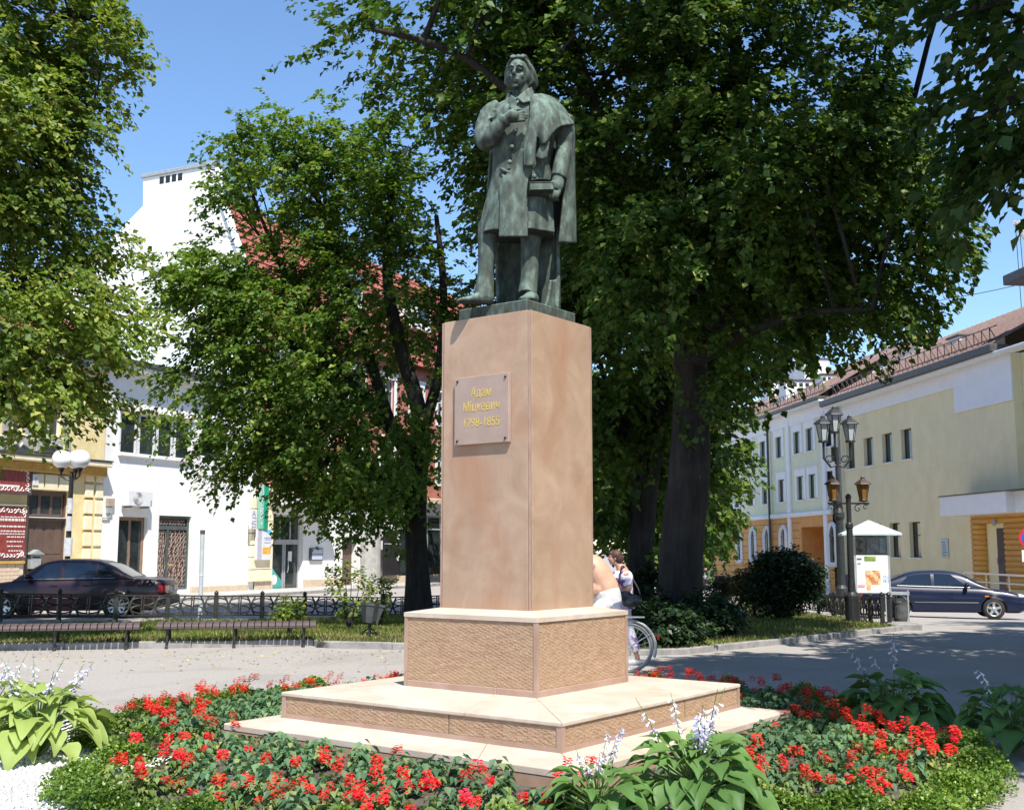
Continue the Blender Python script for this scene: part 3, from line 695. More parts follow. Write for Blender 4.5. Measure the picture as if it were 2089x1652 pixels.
# ---------------- left street front ----------------
FL=Facade((-13.13,38),math.atan2(.9,.434))
ylw=M('yellow_plaster',(.68,.53,.25),.85,(.78,.65,.36),scale=2.2,bump=.2,bscale=50)
ylw2=M('pale_yellow_stucco',(.74,.64,.41),.85,(.82,.74,.54),scale=3,bump=.2,bscale=50)
ylwo=M('ochre_trim',(.42,.24,.055),.8,(.55,.33,.09),scale=5)
whitep=M('white_plaster',(.76,.75,.72),.85,(.85,.84,.82),scale=1.1,bump=.15,bscale=30,c3=(.62,.59,.54),s3=.9,amt3=.45,st3=(1,1,.3))
beige=M('beige_stone_base',(.52,.41,.29),.85,(.62,.5,.37),scale=5,bump=.3,bscale=40)
browndoor=M('brown_door_paint',(.11,.07,.052),.55,(.14,.092,.07),scale=4,bump=.1,bscale=60)
darkred=M('dark_red_print',(.16,.02,.02),.45,(.33,.07,.055),scale=2.5,stretch=(9,1,1))
printw=M('white_print',(.72,.66,.62),.6,(.8,.76,.72),scale=30)
greyst=M('grey_stucco',(.3,.29,.27),.9,(.42,.41,.38),scale=4,bump=.4,bscale=40)
brickm=M('pale_brick',(.46,.33,.235),.9,(.62,.49,.37),scale=7,bump=.4,bscale=60)
mortar=M('mortar',(.5,.46,.4),.95,(.6,.56,.5),scale=10)
redroof=M('red_roof_tiles',(.30,.075,.05),.75,(.42,.125,.085),scale=6,bump=.7,bscale=9,bstretch=(3,1,3),bdist=.05)
bluecop=M('pale_blue_metal',(.42,.5,.52),.5,(.52,.6,.62),scale=4)
darkm=M('dark_grey_metal',(.05,.048,.046),.5,(.085,.08,.075),scale=8)
greymetal=M('grey_paint_metal',(.27,.29,.29),.45,(.36,.38,.38),scale=10)
X=lambda px,py=1100:FL.at(px,py)[0]
Z=lambda px,py:FL.at(px,py)[1]
xb=X(205); xl=-17.
# --- yellow house ---
yh=FL.root('yellow_house','old yellow plastered house with brown double door and menu boards','house')
zc=Z(80,941); ztop=Z(100,690)
door=FL.rect(51,1000,136,1195); door=(door[0],-.02,door[2],Z(90,1000))
upw=[FL.rect(88,800,128,890),FL.rect(18,795,50,885)]
uw=[(a,b,c,d) for a,b,c,d in upw]
extra=[(xl+k*2.6,.9,xl+k*2.6+1.2,2.9) for k in range(1,4)]
mb=MB(); wall(mb,xl,xb,-.3,zc,[door]+extra,dep=.3); wall(mb,xl,xb,zc,ztop,uw+[(a-.0,uw[0][1],a+1.25,uw[0][3]) for a in (xl+2,xl+5,xl+8)],dep=.25)
mb.box((xl,.3,-.3),(xb-.01,9,ztop-.02)); mb.obj('wall',ylw,yh)
MB().cbox((xl,-.42,zc-.04),(xb,0,zc+.14),.03).obj('cornice',ylw2,yh)
MB().cbox((xl,-.46,zc+.14),(xb,0,zc+.18),.01).obj('cornice_flashing',darkm,yh)
MB().cbox((xl,-.2,zc-.34),(xb,0,zc-.04),.03).obj('frieze',ylwo,yh)
MB().cbox((xl,-.5,ztop-.25),(xb,0,ztop),.05).obj('eaves_cornice',greyst,yh); MB().cbox((xl,-.12,ztop-.75),(xb,0,ztop-.25),.02).obj('eaves_frieze',greyst,yh)
mb=MB(); mb.prism([(-.6,ztop),(4.6,ztop+2.4),(9.2,ztop)],xl,xb,0,Matrix(((0,0,1,0),(1,0,0,0),(0,1,0,0),(0,0,0,1)))); mb.obj('roof',redroof,yh)
for r in uw:
    o=window(yh,*r,y=.15,fm=wframe,mul=1,tr=.68,sill=ylw2)
    c=MB(); a,b=r[0],r[2]; c.box((a-.22,-.08,r[1]-.02),(a-.005,.02,r[3])); c.box((b+.005,-.08,r[1]-.02),(b+.22,.02,r[3])); c.cbox((a-.32,-.2,r[3]+.01),(b+.32,.02,r[3]+.22),.03); c.cbox((a-.3,-.14,r[1]-.55),(b+.3,.02,r[1]-.08),.03)
    c.tube([(a-.1,-.16,r[1]-.42),((a*2+b)/3,-.2,r[1]-.3),((a+b)/2,-.2,r[1]-.42),((a+2*b)/3,-.2,r[1]-.3),(b+.1,-.16,r[1]-.42)],.05,8)
    c.obj('surround',greyst,o)
# arch stones over the door
for k in range(3):
    a=door[0]+(door[2]-door[0])*k/3; b=a+(door[2]-door[0])/3
    zb=door[3]+.02
    MB().prism([(a+.03,zb),(b-.03,zb),(b-.03+.02*(k-1),zc-.40),(a+.03+.02*(k-1),zc-.40)],0,.12,0,Matrix(((1,0,0,0),(0,0,-1,0),(0,1,0,0),(0,0,0,1)))).obj('arch_stone',ylw2,yh)
# quoin strips at the right corner
q0,q1=X(167),X(184)
for k in range(8):
    z0=.2+k*.52
    MB().cbox((q0,-.07,z0),(q1+.0,0,z0+.44),.02).obj('quoin',ylw2,yh); MB().cbox((X(189),-.07,z0),(xb-.02,0,z0+.44),.02).obj('quoin',ylw2,yh)
    MB().box((q0,-.03,z0+.44),(q1,-.001,z0+.52)).obj('quoin_gap',ylwo,yh)
# door with transom
d=MB(); x0,z0,x1,z1=door; zt=z0+(z1-z0)*.735
dr=link('door',None,yh)
for a,b in ((x0+.06,(x0+x1)/2-.006),((x0+x1)/2+.006,x1-.06)):
    lf=MB().box((a,.14,z0),(b,.19,zt)).obj('leaf',browndoor,dr)
    w_=b-a
    for (u0,u1,v0,v1) in ((.1,.48,.60,.93),(.54,.92,.60,.93),(.1,.48,.35,.57),(.54,.92,.35,.57),(.08,.92,.06,.3)):
        MB().cbox((a+w_*u0,.125,z0+(zt-z0)*v0),(a+w_*u1,.139,z0+(zt-z0)*v1),.006).obj('panel',browndoor,dr)
fr=MB(); fr.box((x0,.10,z0),(x0+.06,.22,z1)); fr.box((x1-.06,.10,z0),(x1,.22,z1)); fr.box((x0+.06,.10,z1-.1),(x1-.06,.22,z1)); fr.cbox((x0+.06,.04,zt),(x1-.06,.2,zt+.07),.01)
fr.obj('frame',browndoor,dr); MB().box((x0,-.03,zt+.075),(x1,.12,zt+.105)).obj('ledge',wframe,dr)
for k in range(3):
    a=x0+.12+(x1-x0-.24)*k/3; b=a+(x1-x0-.24)/3
    f=MB()
    for q in ((a,zt+.14,a+.05,z1-.1),(b-.05,zt+.14,b,z1-.1),(a+.05,zt+.14,b-.05,zt+.2),(a+.05,z1-.16,b-.05,z1-.1)): f.box((q[0],.12,q[1]),(q[2],.17,q[3]))
    f.obj('transom_frame',browndoor,dr); MB().box((a+.05,.145,zt+.2),(b-.05,.155,z1-.16)).obj('transom_pane',glass,dr)
MB().lathe([(.035,0),(.035,.05),(.02,.07)],10,0,Matrix.Translation(((x0+x1)/2+.1,.14,1.15))@Matrix.Rotation(math.pi/2,4,'X')).obj('door_knob',greymetal,dr)
# bricks of the base left of the door
bx1=x0-.08; bz=Z(25,1150)
bh=.115; bw=.3
wb=struct(MB().box((xl,-.085,-.3),(bx1,0,bz)).obj('brick_base',mortar,yh)) if False else MB().box((xl,-.085,-.3),(bx1,0,bz)).obj('base_wall',mortar,yh)
BR=MB().cbox((.006,-.11,.006),(bw-.006,-.08,bh-.006),.008).mesh('brick',brickm)
for r_ in range(int((bz+.1)/bh)):
    for c_ in range(20):
        xx=bx1-bw*(c_+1)-(bw/2 if r_%2 else 0)
        if xx>xl: link('brick',BR,wb,(xx,0,bz-bh*(r_+1)))
MB().cbox((xl,-.16,bz),(bx1,0,bz+.09),.01).obj('base_ledge',ylwo,yh)
# boards
def board(label,r,off=.09,rows=None,big=None):
    b_=FL.root('menu_board',label,'sign'); b_.location=FL.M@Vector((0,-off,0))
    a,z0,b,z1=r
    MB().box((a,-.03,z0),(b,0,z1)).obj('panel',darkred,b_)
    f=MB(); t=.05
    for q in ((a-t,z0-t,a,z1+t),(b,z0-t,b+t,z1+t),(a,z0-t,b,z0),(a,z1,b,z1+t)): f.box((q[0],-.05,q[1]),(q[2],.0,q[3]))
    f.obj('frame',darkm,b_)
    rr=random.Random(len(label)); orn=MB(); W_,H_=b-a,z1-z0; n=int((W_+H_)*2/.13)
    for k in range(n):
        t_=k/n*2*(W_+H_)
        if t_<W_: p=(a+t_,z1-.1)
        elif t_<W_+H_: p=(b-.1,z1-(t_-W_))
        elif t_<2*W_+H_: p=(b-(t_-W_-H_),z0+.1)
        else: p=(a+.1,z0+(t_-2*W_-H_))
        if rows and not(p[1]>z1-.3 or p[1]<z0+.25): continue
        an=rr.uniform(0,6); pts=[(p[0]+.075*math.cos(an+s)*(1-s/7),-.034,p[1]+.075*math.sin(an+s)*(1-s/7)) for s in np.linspace(0,5,9)]
        orn.tube(pts,.016,4)
    stuff(orn.obj('ornament',printw,b_))
    if big: 
        for (u0,u1,v0,v1) in big: MB().box((a+W_*u0,-.036,z0+H_*v0),(a+W_*u1,-.031,z0+H_*v1)).obj('print_line',printw,b_)
    if rows:
        for (u0,u1,v,hh) in rows:
            xx=a+W_*u0
            while xx<a+W_*u1:
                ww=rr.uniform(.05,.13); MB().box((xx,-.036,z0+H_*v),(min(xx+ww,a+W_*u1),-.031,z0+H_*(v+hh))).obj('print_word',printw,b_); xx+=ww+.03
    return b_
board('dark red signboard with white scrollwork border above the menu',FL.rect(-70,946,57,1003),big=[(.05,.82,.2,.27)])
board('tall dark red menu board with pale lines of text beside brown door',FL.rect(-32,1034,46,1139),off=.11,rows=[(.0,.97,.80,.018),(.3,.97,.73,.05),(.0,.97,.61,.03),(.0,.97,.52,.025),(.05,.97,.47,.02),(.5,.97,.41,.022),(.5,.93,.32,.022),(.52,.93,.23,.022),(.56,.93,.14,.022)])
# house number plate
hp=FL.rect(60,968,72,990); npl=FL.root('number_plate','small white house number plate beside the red signboard','sign'); npl.location=FL.M@Vector((hp[0],-.14,hp[1]))
MB().cbox((0,-.012,0),(hp[2]-hp[0],0,hp[3]-hp[1]),.004).obj('plate',wframe,npl)
me=textmesh('1',.28,.001); me.materials.append(greymetal); link('lettering',me,npl,((hp[2]-hp[0])/2,-.014,(hp[3]-hp[1])/2),rot=(math.pi/2,0,0))
# mailbox on the door
m0=FL.rect(62,1123,83,1160); mbx=FL.root('mailbox','grey metal mailbox with pitched lid fixed to the brown door','mailbox'); mbx.location=FL.M@Vector(((m0[0]+m0[2])/2,.125,m0[1]))
w2=(m0[2]-m0[0])/2; hh=m0[3]-m0[1]
MB().cbox((-w2,-.16,0),(w2,0,hh*.8),.01).obj('body',greymetal,mbx)
MB().prism([(-w2*1.35,hh*.8),(w2*1.35,hh*.8),(0,hh*1.06)],0,.22,0,Matrix(((1,0,0,0),(0,0,-1,0),(0,1,0,0),(0,0,0,1)))).obj('lid',greymetal,mbx)
MB().box((-w2*.75,-.168,hh*.6),(w2*.75,-.161,hh*.68)).obj('slot',iron,mbx)
MB().box((-w2*.8,-.166,-.28),(w2*.8,-.01,-.003)).obj('newspaper_holder',iron,mbx)
# --- white house ---
xe=X(508); wzt=Z(390,781)
wh=FL.root('white_house','bright white plastered house with four-pane upper window and grilled door','house')
band=FL.rect(244,846,392,933); band=(band[0],Z(315,932),band[2],Z(315,848))
gw=FL.rect(240,1054,299,1196); dd=FL.rect(322,1052,388,1203); dd=(dd[0],Z(355,1203),dd[2],Z(355,1052))
upper2=[FL.rect(412,860,470,935)]
mb=MB(); wall(mb,xb+.01,xe,-.3,wzt,[band,(gw[0],Z(268,1200),gw[2],Z(268,1054)),dd]+upper2,dep=.28)
mb.box((xb+.01,.29,-.3),(xe-.01,9,wzt)); mb.obj('wall',whitep,wh)
zb2=Z(380,1196); MB().cbox((xb+.02,-.07,-.3),(dd[0]-.05,-.001,zb2),.02).obj('base_course',beige,wh); MB().cbox((dd[2]+.05,-.07,-.3),(xe-.02,-.001,zb2),.02).obj('base_course',beige,wh)
# upper window: four panes divided by white piers
bw_=(band[2]-band[0])/4
for k in range(4): window(wh,band[0]+k*bw_+.05,band[1],band[0]+(k+1)*bw_-.05,band[3],y=.06,fm=wframe,fr=.07,curtain=(k in(0,3)))
MB().cbox((band[0]-.05,-.1,band[3]),(band[2]+.05,0,band[3]+.07),.01).obj('hood',beige,wh); MB().cbox((band[0]-.05,-.12,band[1]-.07),(band[2]+.05,.05,band[1]),.01).obj('sill',whitep,wh)
window(wh,*upper2[0],y=.1,fm=wframe,mul=1)
window(wh,gw[0],Z(268,1200),gw[2],Z(268,1054),y=.16,fm=M('weathered_brown_wood',(.16,.09,.06),.8,(.3,.2,.15),scale=6,stretch=(4,1,.5)),fr=.12,mul=1)
# grilled door
gd=link('grilled_door',None,wh); grm=M('green_grey_door',(.055,.075,.075),.5,(.085,.105,.105),scale=6)
x0,z0,x1,z1=dd; f=MB()
zt=z1-.42
for q in ((x0,z0,x0+.1,z1),(x1-.1,z0,x1,z1),(x0+.1,z1-.1,x1-.1,z1),(x0+.1,zt-.07,x1-.1,zt+.07),(x0+.1,z0,x1-.1,z0+.1),(x0+.52,z0+.1,x0+.62,zt-.07)): f.box((q[0],.1,q[1]),(q[2],.18,q[3]))
f.obj('frame',grm,gd); MB().box((x0+.05,.2,z0+.05),(x1-.05,.22,z1-.05)).obj('backing',M('dark_door_backing',(.03,.016,.012),.5,(.16,.06,.04),scale=1.3),gd)
sc=MB(); rr=random.Random(5)
scm=M('pale_wrought_iron',(.25,.2,.17),.5,(.4,.33,.28),scale=9)
for cxx0,cxx1,cz0,cz1 in ((x0+.12,x0+.5,z0+.12,zt-.1),(x0+.64,x1-.12,z0+.12,zt-.1),(x0+.12,x1-.12,zt+.09,z1-.12)):
    z=cz0+.08
    while z<cz1-.04:
        x=cxx0+.07
        while x<cxx1-.03:
            s=rr.choice((-1,1)); a0=rr.uniform(.6,1.4)
            pts=[(x+s*(.08-.009*t)*math.cos(t+a0),.12+.01*math.sin(t),z+(.10-.010*t)*math.sin(t+a0)) for t in np.linspace(0,5.5,10)]
            sc.tube(pts,.011,4); x+=.15
        z+=.17
for cxx0,cxx1,cz0,cz1 in ((x0+.12,x0+.5,z0+.12,zt-.1),(x0+.64,x1-.12,z0+.12,zt-.1)):
    for k in range(4):
        x=cxx0+(cxx1-cxx0)*(k+.5)/4; sc.tube([(x+.05*math.sin(zz*7),.125,zz) for zz in np.linspace(cz0,cz1,9)],.010,4)
sc.obj('grille',scm,gd); MB().tube([(x0+.6,.06,1.12),(x0+.6,.02,1.12),(x0+.75,.02,1.12)],.022,8).obj('door_handle',gold,gd)
# roof, cornice, gable of the higher house behind
MB().cbox((xb-.1,-.45,wzt-.02),(xe-.02,.02,wzt+.13),.03).obj('eaves',whitep,wh); MB().cbox((xb-.12,-.55,wzt+.13),(xe-.02,.0,wzt+.30),.03).obj('gutter',darkm,wh)
mb=MB(); mb.add([(xb-.1,-.5,wzt+.31),(xe-.02,-.5,wzt+.31),(xe-.02,4.5,wzt+2.6),(xb-.1,4.5,wzt+2.6),(xe-.02,9,wzt+.3),(xb-.1,9,wzt+.3)],[(0,1,2,3),(3,2,4,5),(0,3,5),(1,4,2)]); mb.obj('roof',bluecop,wh)
# tin box and air conditioner
ac=FL.rect(245,1001,296,1033); aco=FL.root('air_conditioner','white outdoor air conditioner unit mounted above the shop window','air conditioner'); aco.location=FL.M@Vector((ac[0],-.36,ac[1])); W_,H_=ac[2]-ac[0],ac[3]-ac[1]
MB().cbox((0,-.0,0),(W_,.3,H_),.02).obj('casing',wframe,aco)
fan=MB().lathe([(H_*.40,0),(H_*.40,.012)],24,0,Matrix.Translation((W_*.38,-.002,H_*.52))@Matrix.Rotation(math.pi/2,4,'X')).obj('fan_grille',greymetal,aco)
for k in range(7):
    r_=H_*.38*(k+1)/7; MB().tube([(W_*.38+r_*math.cos(t),-.02,H_*.52+r_*math.sin(t)) for t in np.linspace(0,2*math.pi,20)],.006,4).obj('ring',wframe,fan)
MB().box((W_*.9,-.004,.04),(W_*.96,0,H_*.42)).obj('vent',greymetal,aco)
for xx in (W_*.15,W_*.8): MB().box((xx,.0,-.05),(xx+.05,.355,-.003)).obj('bracket',darkm,aco)
tb=FL.rect(215,1016,229,1047); tbo=FL.root('meter_box','small grey metal meter box on the white wall','meter box'); tbo.location=FL.M@Vector((tb[0],-.12,tb[1])); W_,H_=tb[2]-tb[0],tb[3]-tb[1]
MB().cbox((0,0,H_*.45),(W_,.12,H_),.01).obj('box',M('rusty_beige',(.3,.22,.15),.7,(.45,.38,.3),scale=12),tbo); MB().cbox((.02,.02,0),(W_*.8,.12,H_*.44),.01).obj('lower_box',greymetal,tbo); MB().tube([(W_*.5,.06,.0),(W_*.5,.06,-.12),(-.1,.07,-.16),(-.2,.1,-.16)],.025,6).obj('conduit',greymetal,tbo)
# --- tall house with red roof ---
rh=FL.root('red_roofed_house','tall pale house with steep red tiled roof and white gable, shops below','house')
s1=xe+.005; xr=X(1130)
def gp(px,py): return FL.side(px,py,s1)
ez=Z(512,652)
gpts=[(0.02,-.3),(0.02,ez),gp(482,500),gp(444,400),gp(441,334),gp(292,362),gp(292,420),(14,ez),(14,-.3)]
PX=Matrix(((0,0,1,0),(1,0,0,0),(0,1,0,0),(0,0,0,1)))
MB().prism(gpts,s1,s1+.35,0,PX).obj('gable_wall',whitep,rh)
a,b=gp(441,334),gp(292,362)
MB().cbox((s1-.08,a[0]-.06,b[1]-.05),(s1+.5,b[0]+.08,b[1]+.12),.02).obj('gable_coping',greymetal,rh)
for k in range(4):
    v=gp(330+k*12.5,368-k*2.3); MB().box((s1-.006,v[0]-.12,v[1]-.16),(s1+.02,v[0]+.12,v[1]+.16)).obj('vent',iron,rh)
c0,c1=gp(449,402),(-.35,ez-.1)
cm=MB(); cm.tube([(s1+.05,c0[0],c0[1]+.06),(s1+.05,c1[0],c1[1]+.06)],.2,4); cm.obj('verge',bluecop,rh)
ap=gp(445,405)
mb=MB(); mb.add([(s1+.35,-.4,ez-.1),(xr,-.4,ez-.1),(xr,ap[0],ap[1]),(s1+.35,ap[0],ap[1]),(xr,2*ap[0],ez),(s1+.35,2*ap[0],ez)],[(0,1,2,3),(3,2,4,5)])
ro=mb.obj('roof',redroof,rh)
# rows of tiles as raised courses
tl=MB(); n=int(math.hypot(ap[0]+.4,ap[1]-ez+.1)/.34)
for k in range(n):
    t0=k/n; t1=(k+1)/n
    y0,z0=-.4+(ap[0]+.4)*t0,ez-.1+(ap[1]-ez+.1)*t0; y1,z1=-.4+(ap[0]+.4)*t1,ez-.1+(ap[1]-ez+.1)*t1
    tl.add([(s1+.35,y0-.03,z0+.05),(xr,y0-.03,z0+.05),(xr,y1,z1+.008),(s1+.35,y1,z1+.008)],[(0,1,2,3)])
stuff(tl.obj('tile_courses',redroof,ro))
sk=X(735,590); 
for px,py in ((700,575),(845,640)):
    xx=X(px,py); t_=.42; y0=-.4+(ap[0]+.4)*t_; z0=ez-.1+(ap[1]-ez)*t_
    dm=MB(); dm.box((xx,y0-.7,z0-.2),(xx+1.6,y0+1.5,z0+1.4)); o=dm.obj('dormer',whitep,rh); MB().box((xx+.25,y0-.72,z0+.15),(xx+1.35,y0-.705,z0+1.1)).obj('pane',glass,o); MB().box((xx-.15,y0-.85,z0+1.4),(xx+1.75,y0+1.7,z0+1.5)).obj('dormer_roof',redroof,o)
rows_=[]
zf=Z(700,1010)
holes=[]
dr_=FL.rect(556,1056,618,1212); dr_=(dr_[0],Z(587,1213),dr_[2],Z(587,1050)); sw=FL.rect(812,1050,905,1180); nd=FL.rect(698,1120,730,1205)
nd=(nd[0],Z(714,1205),nd[2],Z(714,1095))
up=[]
for row in (0,1):
    z0=zf+.9+row*3.0
    for k in range(9):
        x=s1+1.2+k*2.7; up.append((x,z0,x+1.2,z0+1.75))
up=[u for u in up if u[3]<ez-.3 and u[2]<xr]
mb=MB(); wall(mb,s1+.36,xr,-.4,zf,[dr_,sw,nd],dep=.5); mb.obj('ground_floor_wall',whitep,rh)
mb=MB(); wall(mb,s1+.36,xr,zf,ez,up,dep=.2); mb.box((s1+.36,.5,-.4),(xr,12,ez-.05)); mb.obj('wall',M('brick_red_plaster',(.36,.12,.085),.85,(.46,.17,.12),scale=3),rh)
for u in up: window(rh,*u,y=.1,fm=wframe,mul=1,tr=.7,sill=whitep,surround=.18,sm=whitep)
MB().cbox((s1+.36,-.3,zf-.12),(xr,0,zf+.16),.03).obj('cornice',beige,rh)
bs=MB()
for a,b in ((s1+.36,dr_[0]-.02),(dr_[2]+.02,nd[0]-.02),(nd[2]+.02,xr)): bs.cbox((a,-.06,-.4),(b,-.001,.42),.01)
bs.obj('base_course',beige,rh)
# rusticated yellow pier at the shop corner
px0,px1=X(506),X(551)
for k in range(7):
    z0=.42+k*.47; MB().cbox((px0+.02,-.14,z0),(px1,-.001,z0+.44),.015).obj('pier_block',ylw2,rh)
cz=Z(590,1020); MB().cbox((X(545),-.2,cz+.0),(X(645),-.001,zf-.13),.02).obj('fascia',beige,rh)
MB().cbox((X(543),-1.0,cz-.25),(X(655),-.0,cz),.02).obj('canopy',whitep,rh)
# shop door
sd=link('shop_door',None,rh); x0,z0,x1,z1=dr_; alum=M('aluminium_frame',(.4,.41,.42),.4,(.5,.51,.52),scale=6,metal=.3)
zt=z0+(z1-z0)*.66; xm=(x0+x1)/2; f=MB()
for q in ((x0,z0,x0+.09,z1),(x1-.09,z0,x1,z1),(x0+.09,z1-.08,x1-.09,z1),(x0+.09,zt-.1,x1-.09,zt+.1),(xm-.1,z0,xm-.02,zt-.1),(xm+.02,z0,xm+.1,zt-.1),(x0+.09,z0,xm-.1,z0+.15),(xm+.1,z0,x1-.09,z0+.15),(x0+(x1-x0)*.33,zt+.1,x0+(x1-x0)*.33+.07,z1-.08),(x0+(x1-x0)*.67,zt+.1,x0+(x1-x0)*.67+.07,z1-.08)): f.box((q[0],.2,q[1]),(q[2],.27,q[3]))
f.obj('frame',alum,sd)
for q in ((x0+.09,z0+.15,xm-.1,zt-.1),(xm+.1,z0+.15,x1-.09,zt-.1),(x0+.09,zt+.1,x1-.09,z1-.08)): MB().box((q[0],.23,q[1]),(q[2],.24,q[3])).obj('pane',glass,sd)
MB().box((xm+.3,.222,z0+1.35),(xm+.55,.228,z0+1.75)).obj('notice',printw,sd)
teal=M('teal_sticker',(.05,.28,.26),.5,(.1,.45,.4),scale=5)
st_=MB(); st_.add([(x0+.1,.224,z0+.2),(xm-.12,.224,z0+.2),(xm-.12,.224,z0+.6),(x0+.45,.224,z0+.95),(x0+.1,.224,z0+1.25)],[(0,1,2,3,4)]); st_.obj('sticker',teal,sd)
MB().lathe([(.2,0),(.2,.004)],18,0,Matrix.Translation((x0+.42,.222,z0+.62))@Matrix.Rotation(math.pi/2,4,'X')).obj('round_sticker',printw,sd)
MB().tube([(xm+.16,.14,z0+.9),(xm+.16,.1,z0+1.0),(xm+.16,.1,z0+1.35),(xm+.16,.14,z0+1.45)],.02,6).obj('door_handle',alum,sd)
window(rh,*sw,y=.1,fm=alum,fr=.1,mul=2,tr=.78)
MB().box((nd[0],.35,nd[1]),(nd[2],.4,nd[3])).obj('niche_door',browndoor,rh)
gc0,gc1=X(731),X(765); MB().lathe([(.55,-.3),(.55,zf-.13)],18,0,None,((gc0+gc1)/2,-.1)).obj('round_pier',greyst,rh)
# signs on the shop front
green=M('green_sign',(.0,.27,.15),.45,(.01,.31,.18),scale=6); dk=M('sign_dark_text',(.02,.02,.03),.6)
gs=FL.rect(529,989,545,1079,.3); sg=FL.root('shop_sign','tall vertical green shop sign with white letters beside the canopy','sign'); sg.location=FL.M@Vector((gs[0],-.32,gs[1])); W_,H_=gs[2]-gs[0],gs[3]-gs[1]
MB().cbox((0,0,0),(W_*.55,.1,H_),.01).obj('panel',M('pale_green_sign',(.18,.45,.33),.45,(.22,.5,.38),scale=5),sg); MB().cbox((W_*.55+.002,-.01,0),(W_*1.12,.1,H_),.01).obj('green_panel',green,sg)
for k,ch in enumerate('АПТЕКА+'):
    me=textmesh(ch,.34,.002); me.materials.append(wframe); link('lettering',me,sg,(W_*.27,-.004,H_*(.93-.135*k)),rot=(math.pi/2,0,0))
ws=FL.rect(512,1040,525,1079,.35); wg=FL.root('white_sign','small white upright sign left of the green sign','sign'); wg.location=FL.M@Vector((ws[0],-.34,ws[1])); W_,H_=ws[2]-ws[0],ws[3]-ws[1]
MB().cbox((0,0,0),(W_,.09,H_),.01).obj('panel',wframe,wg)
for k,ch in enumerate('АПД'):
    me=textmesh(ch,.3,.002); me.materials.append(M('sign_grey_text',(.25,.25,.28),.6)); link('lettering',me,wg,(W_*.5,-.004,H_*(.8-.3*k)),rot=(math.pi/2,R(90),0) if k else (math.pi/2,0,0))
ps=FL.rect(523,1080,552,1142,.25); pg=FL.root('advertising_panel','white advertising panel with orange picture under the green sign','sign'); pg.location=FL.M@Vector((ps[0],-.28,ps[1])); W_,H_=ps[2]-ps[0],ps[3]-ps[1]
MB().cbox((0,0,0),(W_,.12,H_),.01).obj('panel',wframe,pg); MB().box((0.02,-.004,.02),(W_*.33,-.001,H_-.02)).obj('side_strip',M('lilac_grey_print',(.4,.38,.45),.6,(.5,.48,.55),scale=9),pg)
orange=M('orange_print',(.75,.25,.04),.5,(.85,.5,.1),scale=5)
MB().box((W_*.4,-.004,H_*.2),(W_*.97,-.001,H_*.42)).obj('picture',orange,pg); MB().add([(W_*.4,-.004,H_),(W_*.97,-.004,H_),(W_*.97,-.004,H_*.78)],[(0,1,2)]).obj('blue_corner',M('sky_blue_print',(.15,.5,.68),.5),pg)
for zz,u in ((.72,.5),(.66,.55),(.56,.5)): MB().box((W_*u,-.004,H_*zz),(W_*.95,-.001,H_*(zz+.02))).obj('print_line',M('blue_text',(.1,.15,.4),.6),pg)
ns=FL.rect(634,1118,660,1143,.1); ng=FL.root('notice_board','dark framed notice board on the white shop wall','sign'); ng.location=FL.M@Vector((ns[0],-.08,ns[1])); W_,H_=ns[2]-ns[0],ns[3]-ns[1]
MB().cbox((0,0,0),(W_,.08,H_),.01).obj('frame',darkm,ng)
for z in (.08,.53): MB().box((.12,-.004,H_*z),(W_-.04,-.001,H_*(z+.4))).obj('paper',M('pale_blue_paper',(.5,.55,.65),.6),ng)
bb=FL.rect(782,1085,815,1160,.4); bg_=FL.root('black_info_board','large black board with white round marks beside shop window','sign'); bg_.location=FL.M@Vector((bb[0],-.45,bb[1]-.3)); W_,H_=bb[2]-bb[0],bb[3]-bb[1]+.3
MB().cbox((0,0,0),(W_,.1,H_),.02).obj('panel',M('black_board',(.015,.014,.016),.4,(.025,.022,.026),scale=4),bg_); MB().box((0,-.006,H_*.72),(W_,-.001,H_*.735)).obj('stripe',wframe,bg_)
for v in (.4,.9): MB().lathe([(.13,0),(.13,.008)],16,0,Matrix.Translation((W_*.86,-.001,H_*v))@Matrix.Rotation(math.pi/2,4,'X')).obj('mark',wframe,bg_)
me=textmesh('DI',.75,.02); me.materials.append(wframe); v=FL.at(817,1062); lt=tag(link('shop_letters',me,None,FL.M@Vector((v[0],-.06,v[1])),rot=(math.pi/2,0,FL.a)),'white raised shop letters above the black info board','sign')
# pavement along the left fronts
P=lambda x,y:tuple((FL.M@Vector((x,y,0)))[:2])
struct(drape('pavement',[P(xl,-2.6),P(xr,-2.6),P(xr,0.05),P(xl,.05)],6,40,.10,M('pavement_slabs',(.36,.34,.32),.9,(.46,.44,.41),scale=2,bump=.3,bscale=30,world=True)))
kk=kerb('pavement_kerb',[P(xl,-2.6),P(xr,-2.6)],w=.14,h=.112,piece=1.6,side=-1)
# ---------------- right street front ----------------
FR=Facade((21.93,50.),math.atan2(-.9937,.1121))
cream=M('cream_plaster',(.80,.70,.42),.9,(.86,.77,.50),scale=1.2,bump=.3,bscale=60,c3=(.68,.59,.37),s3=.5,amt3=.4,st3=(1,1,.3))
palegreen=M('pale_green_plaster',(.70,.71,.50),.9,(.76,.77,.57),scale=1.5,bump=.2,bscale=60)
palewhite=M('blue_white_plaster',(.80,.81,.82),.85,(.85,.86,.87),scale=2)
orangep=M('orange_plaster',(.62,.30,.085),.9,(.70,.37,.13),scale=2,bump=.15,bscale=50)
brownbase=M('red_brown_base',(.15,.06,.04),.9,(.21,.09,.06),scale=4,bump=.3,bscale=40)
greybase=M('grey_base',(.14,.14,.16),.9,(.19,.19,.21),scale=4)
brownroof=M('brown_metal_roof',(.20,.125,.10),.55,(.29,.19,.155),scale=7,bump=.6,bscale=9,bstretch=(3,3,1),bdist=.04)
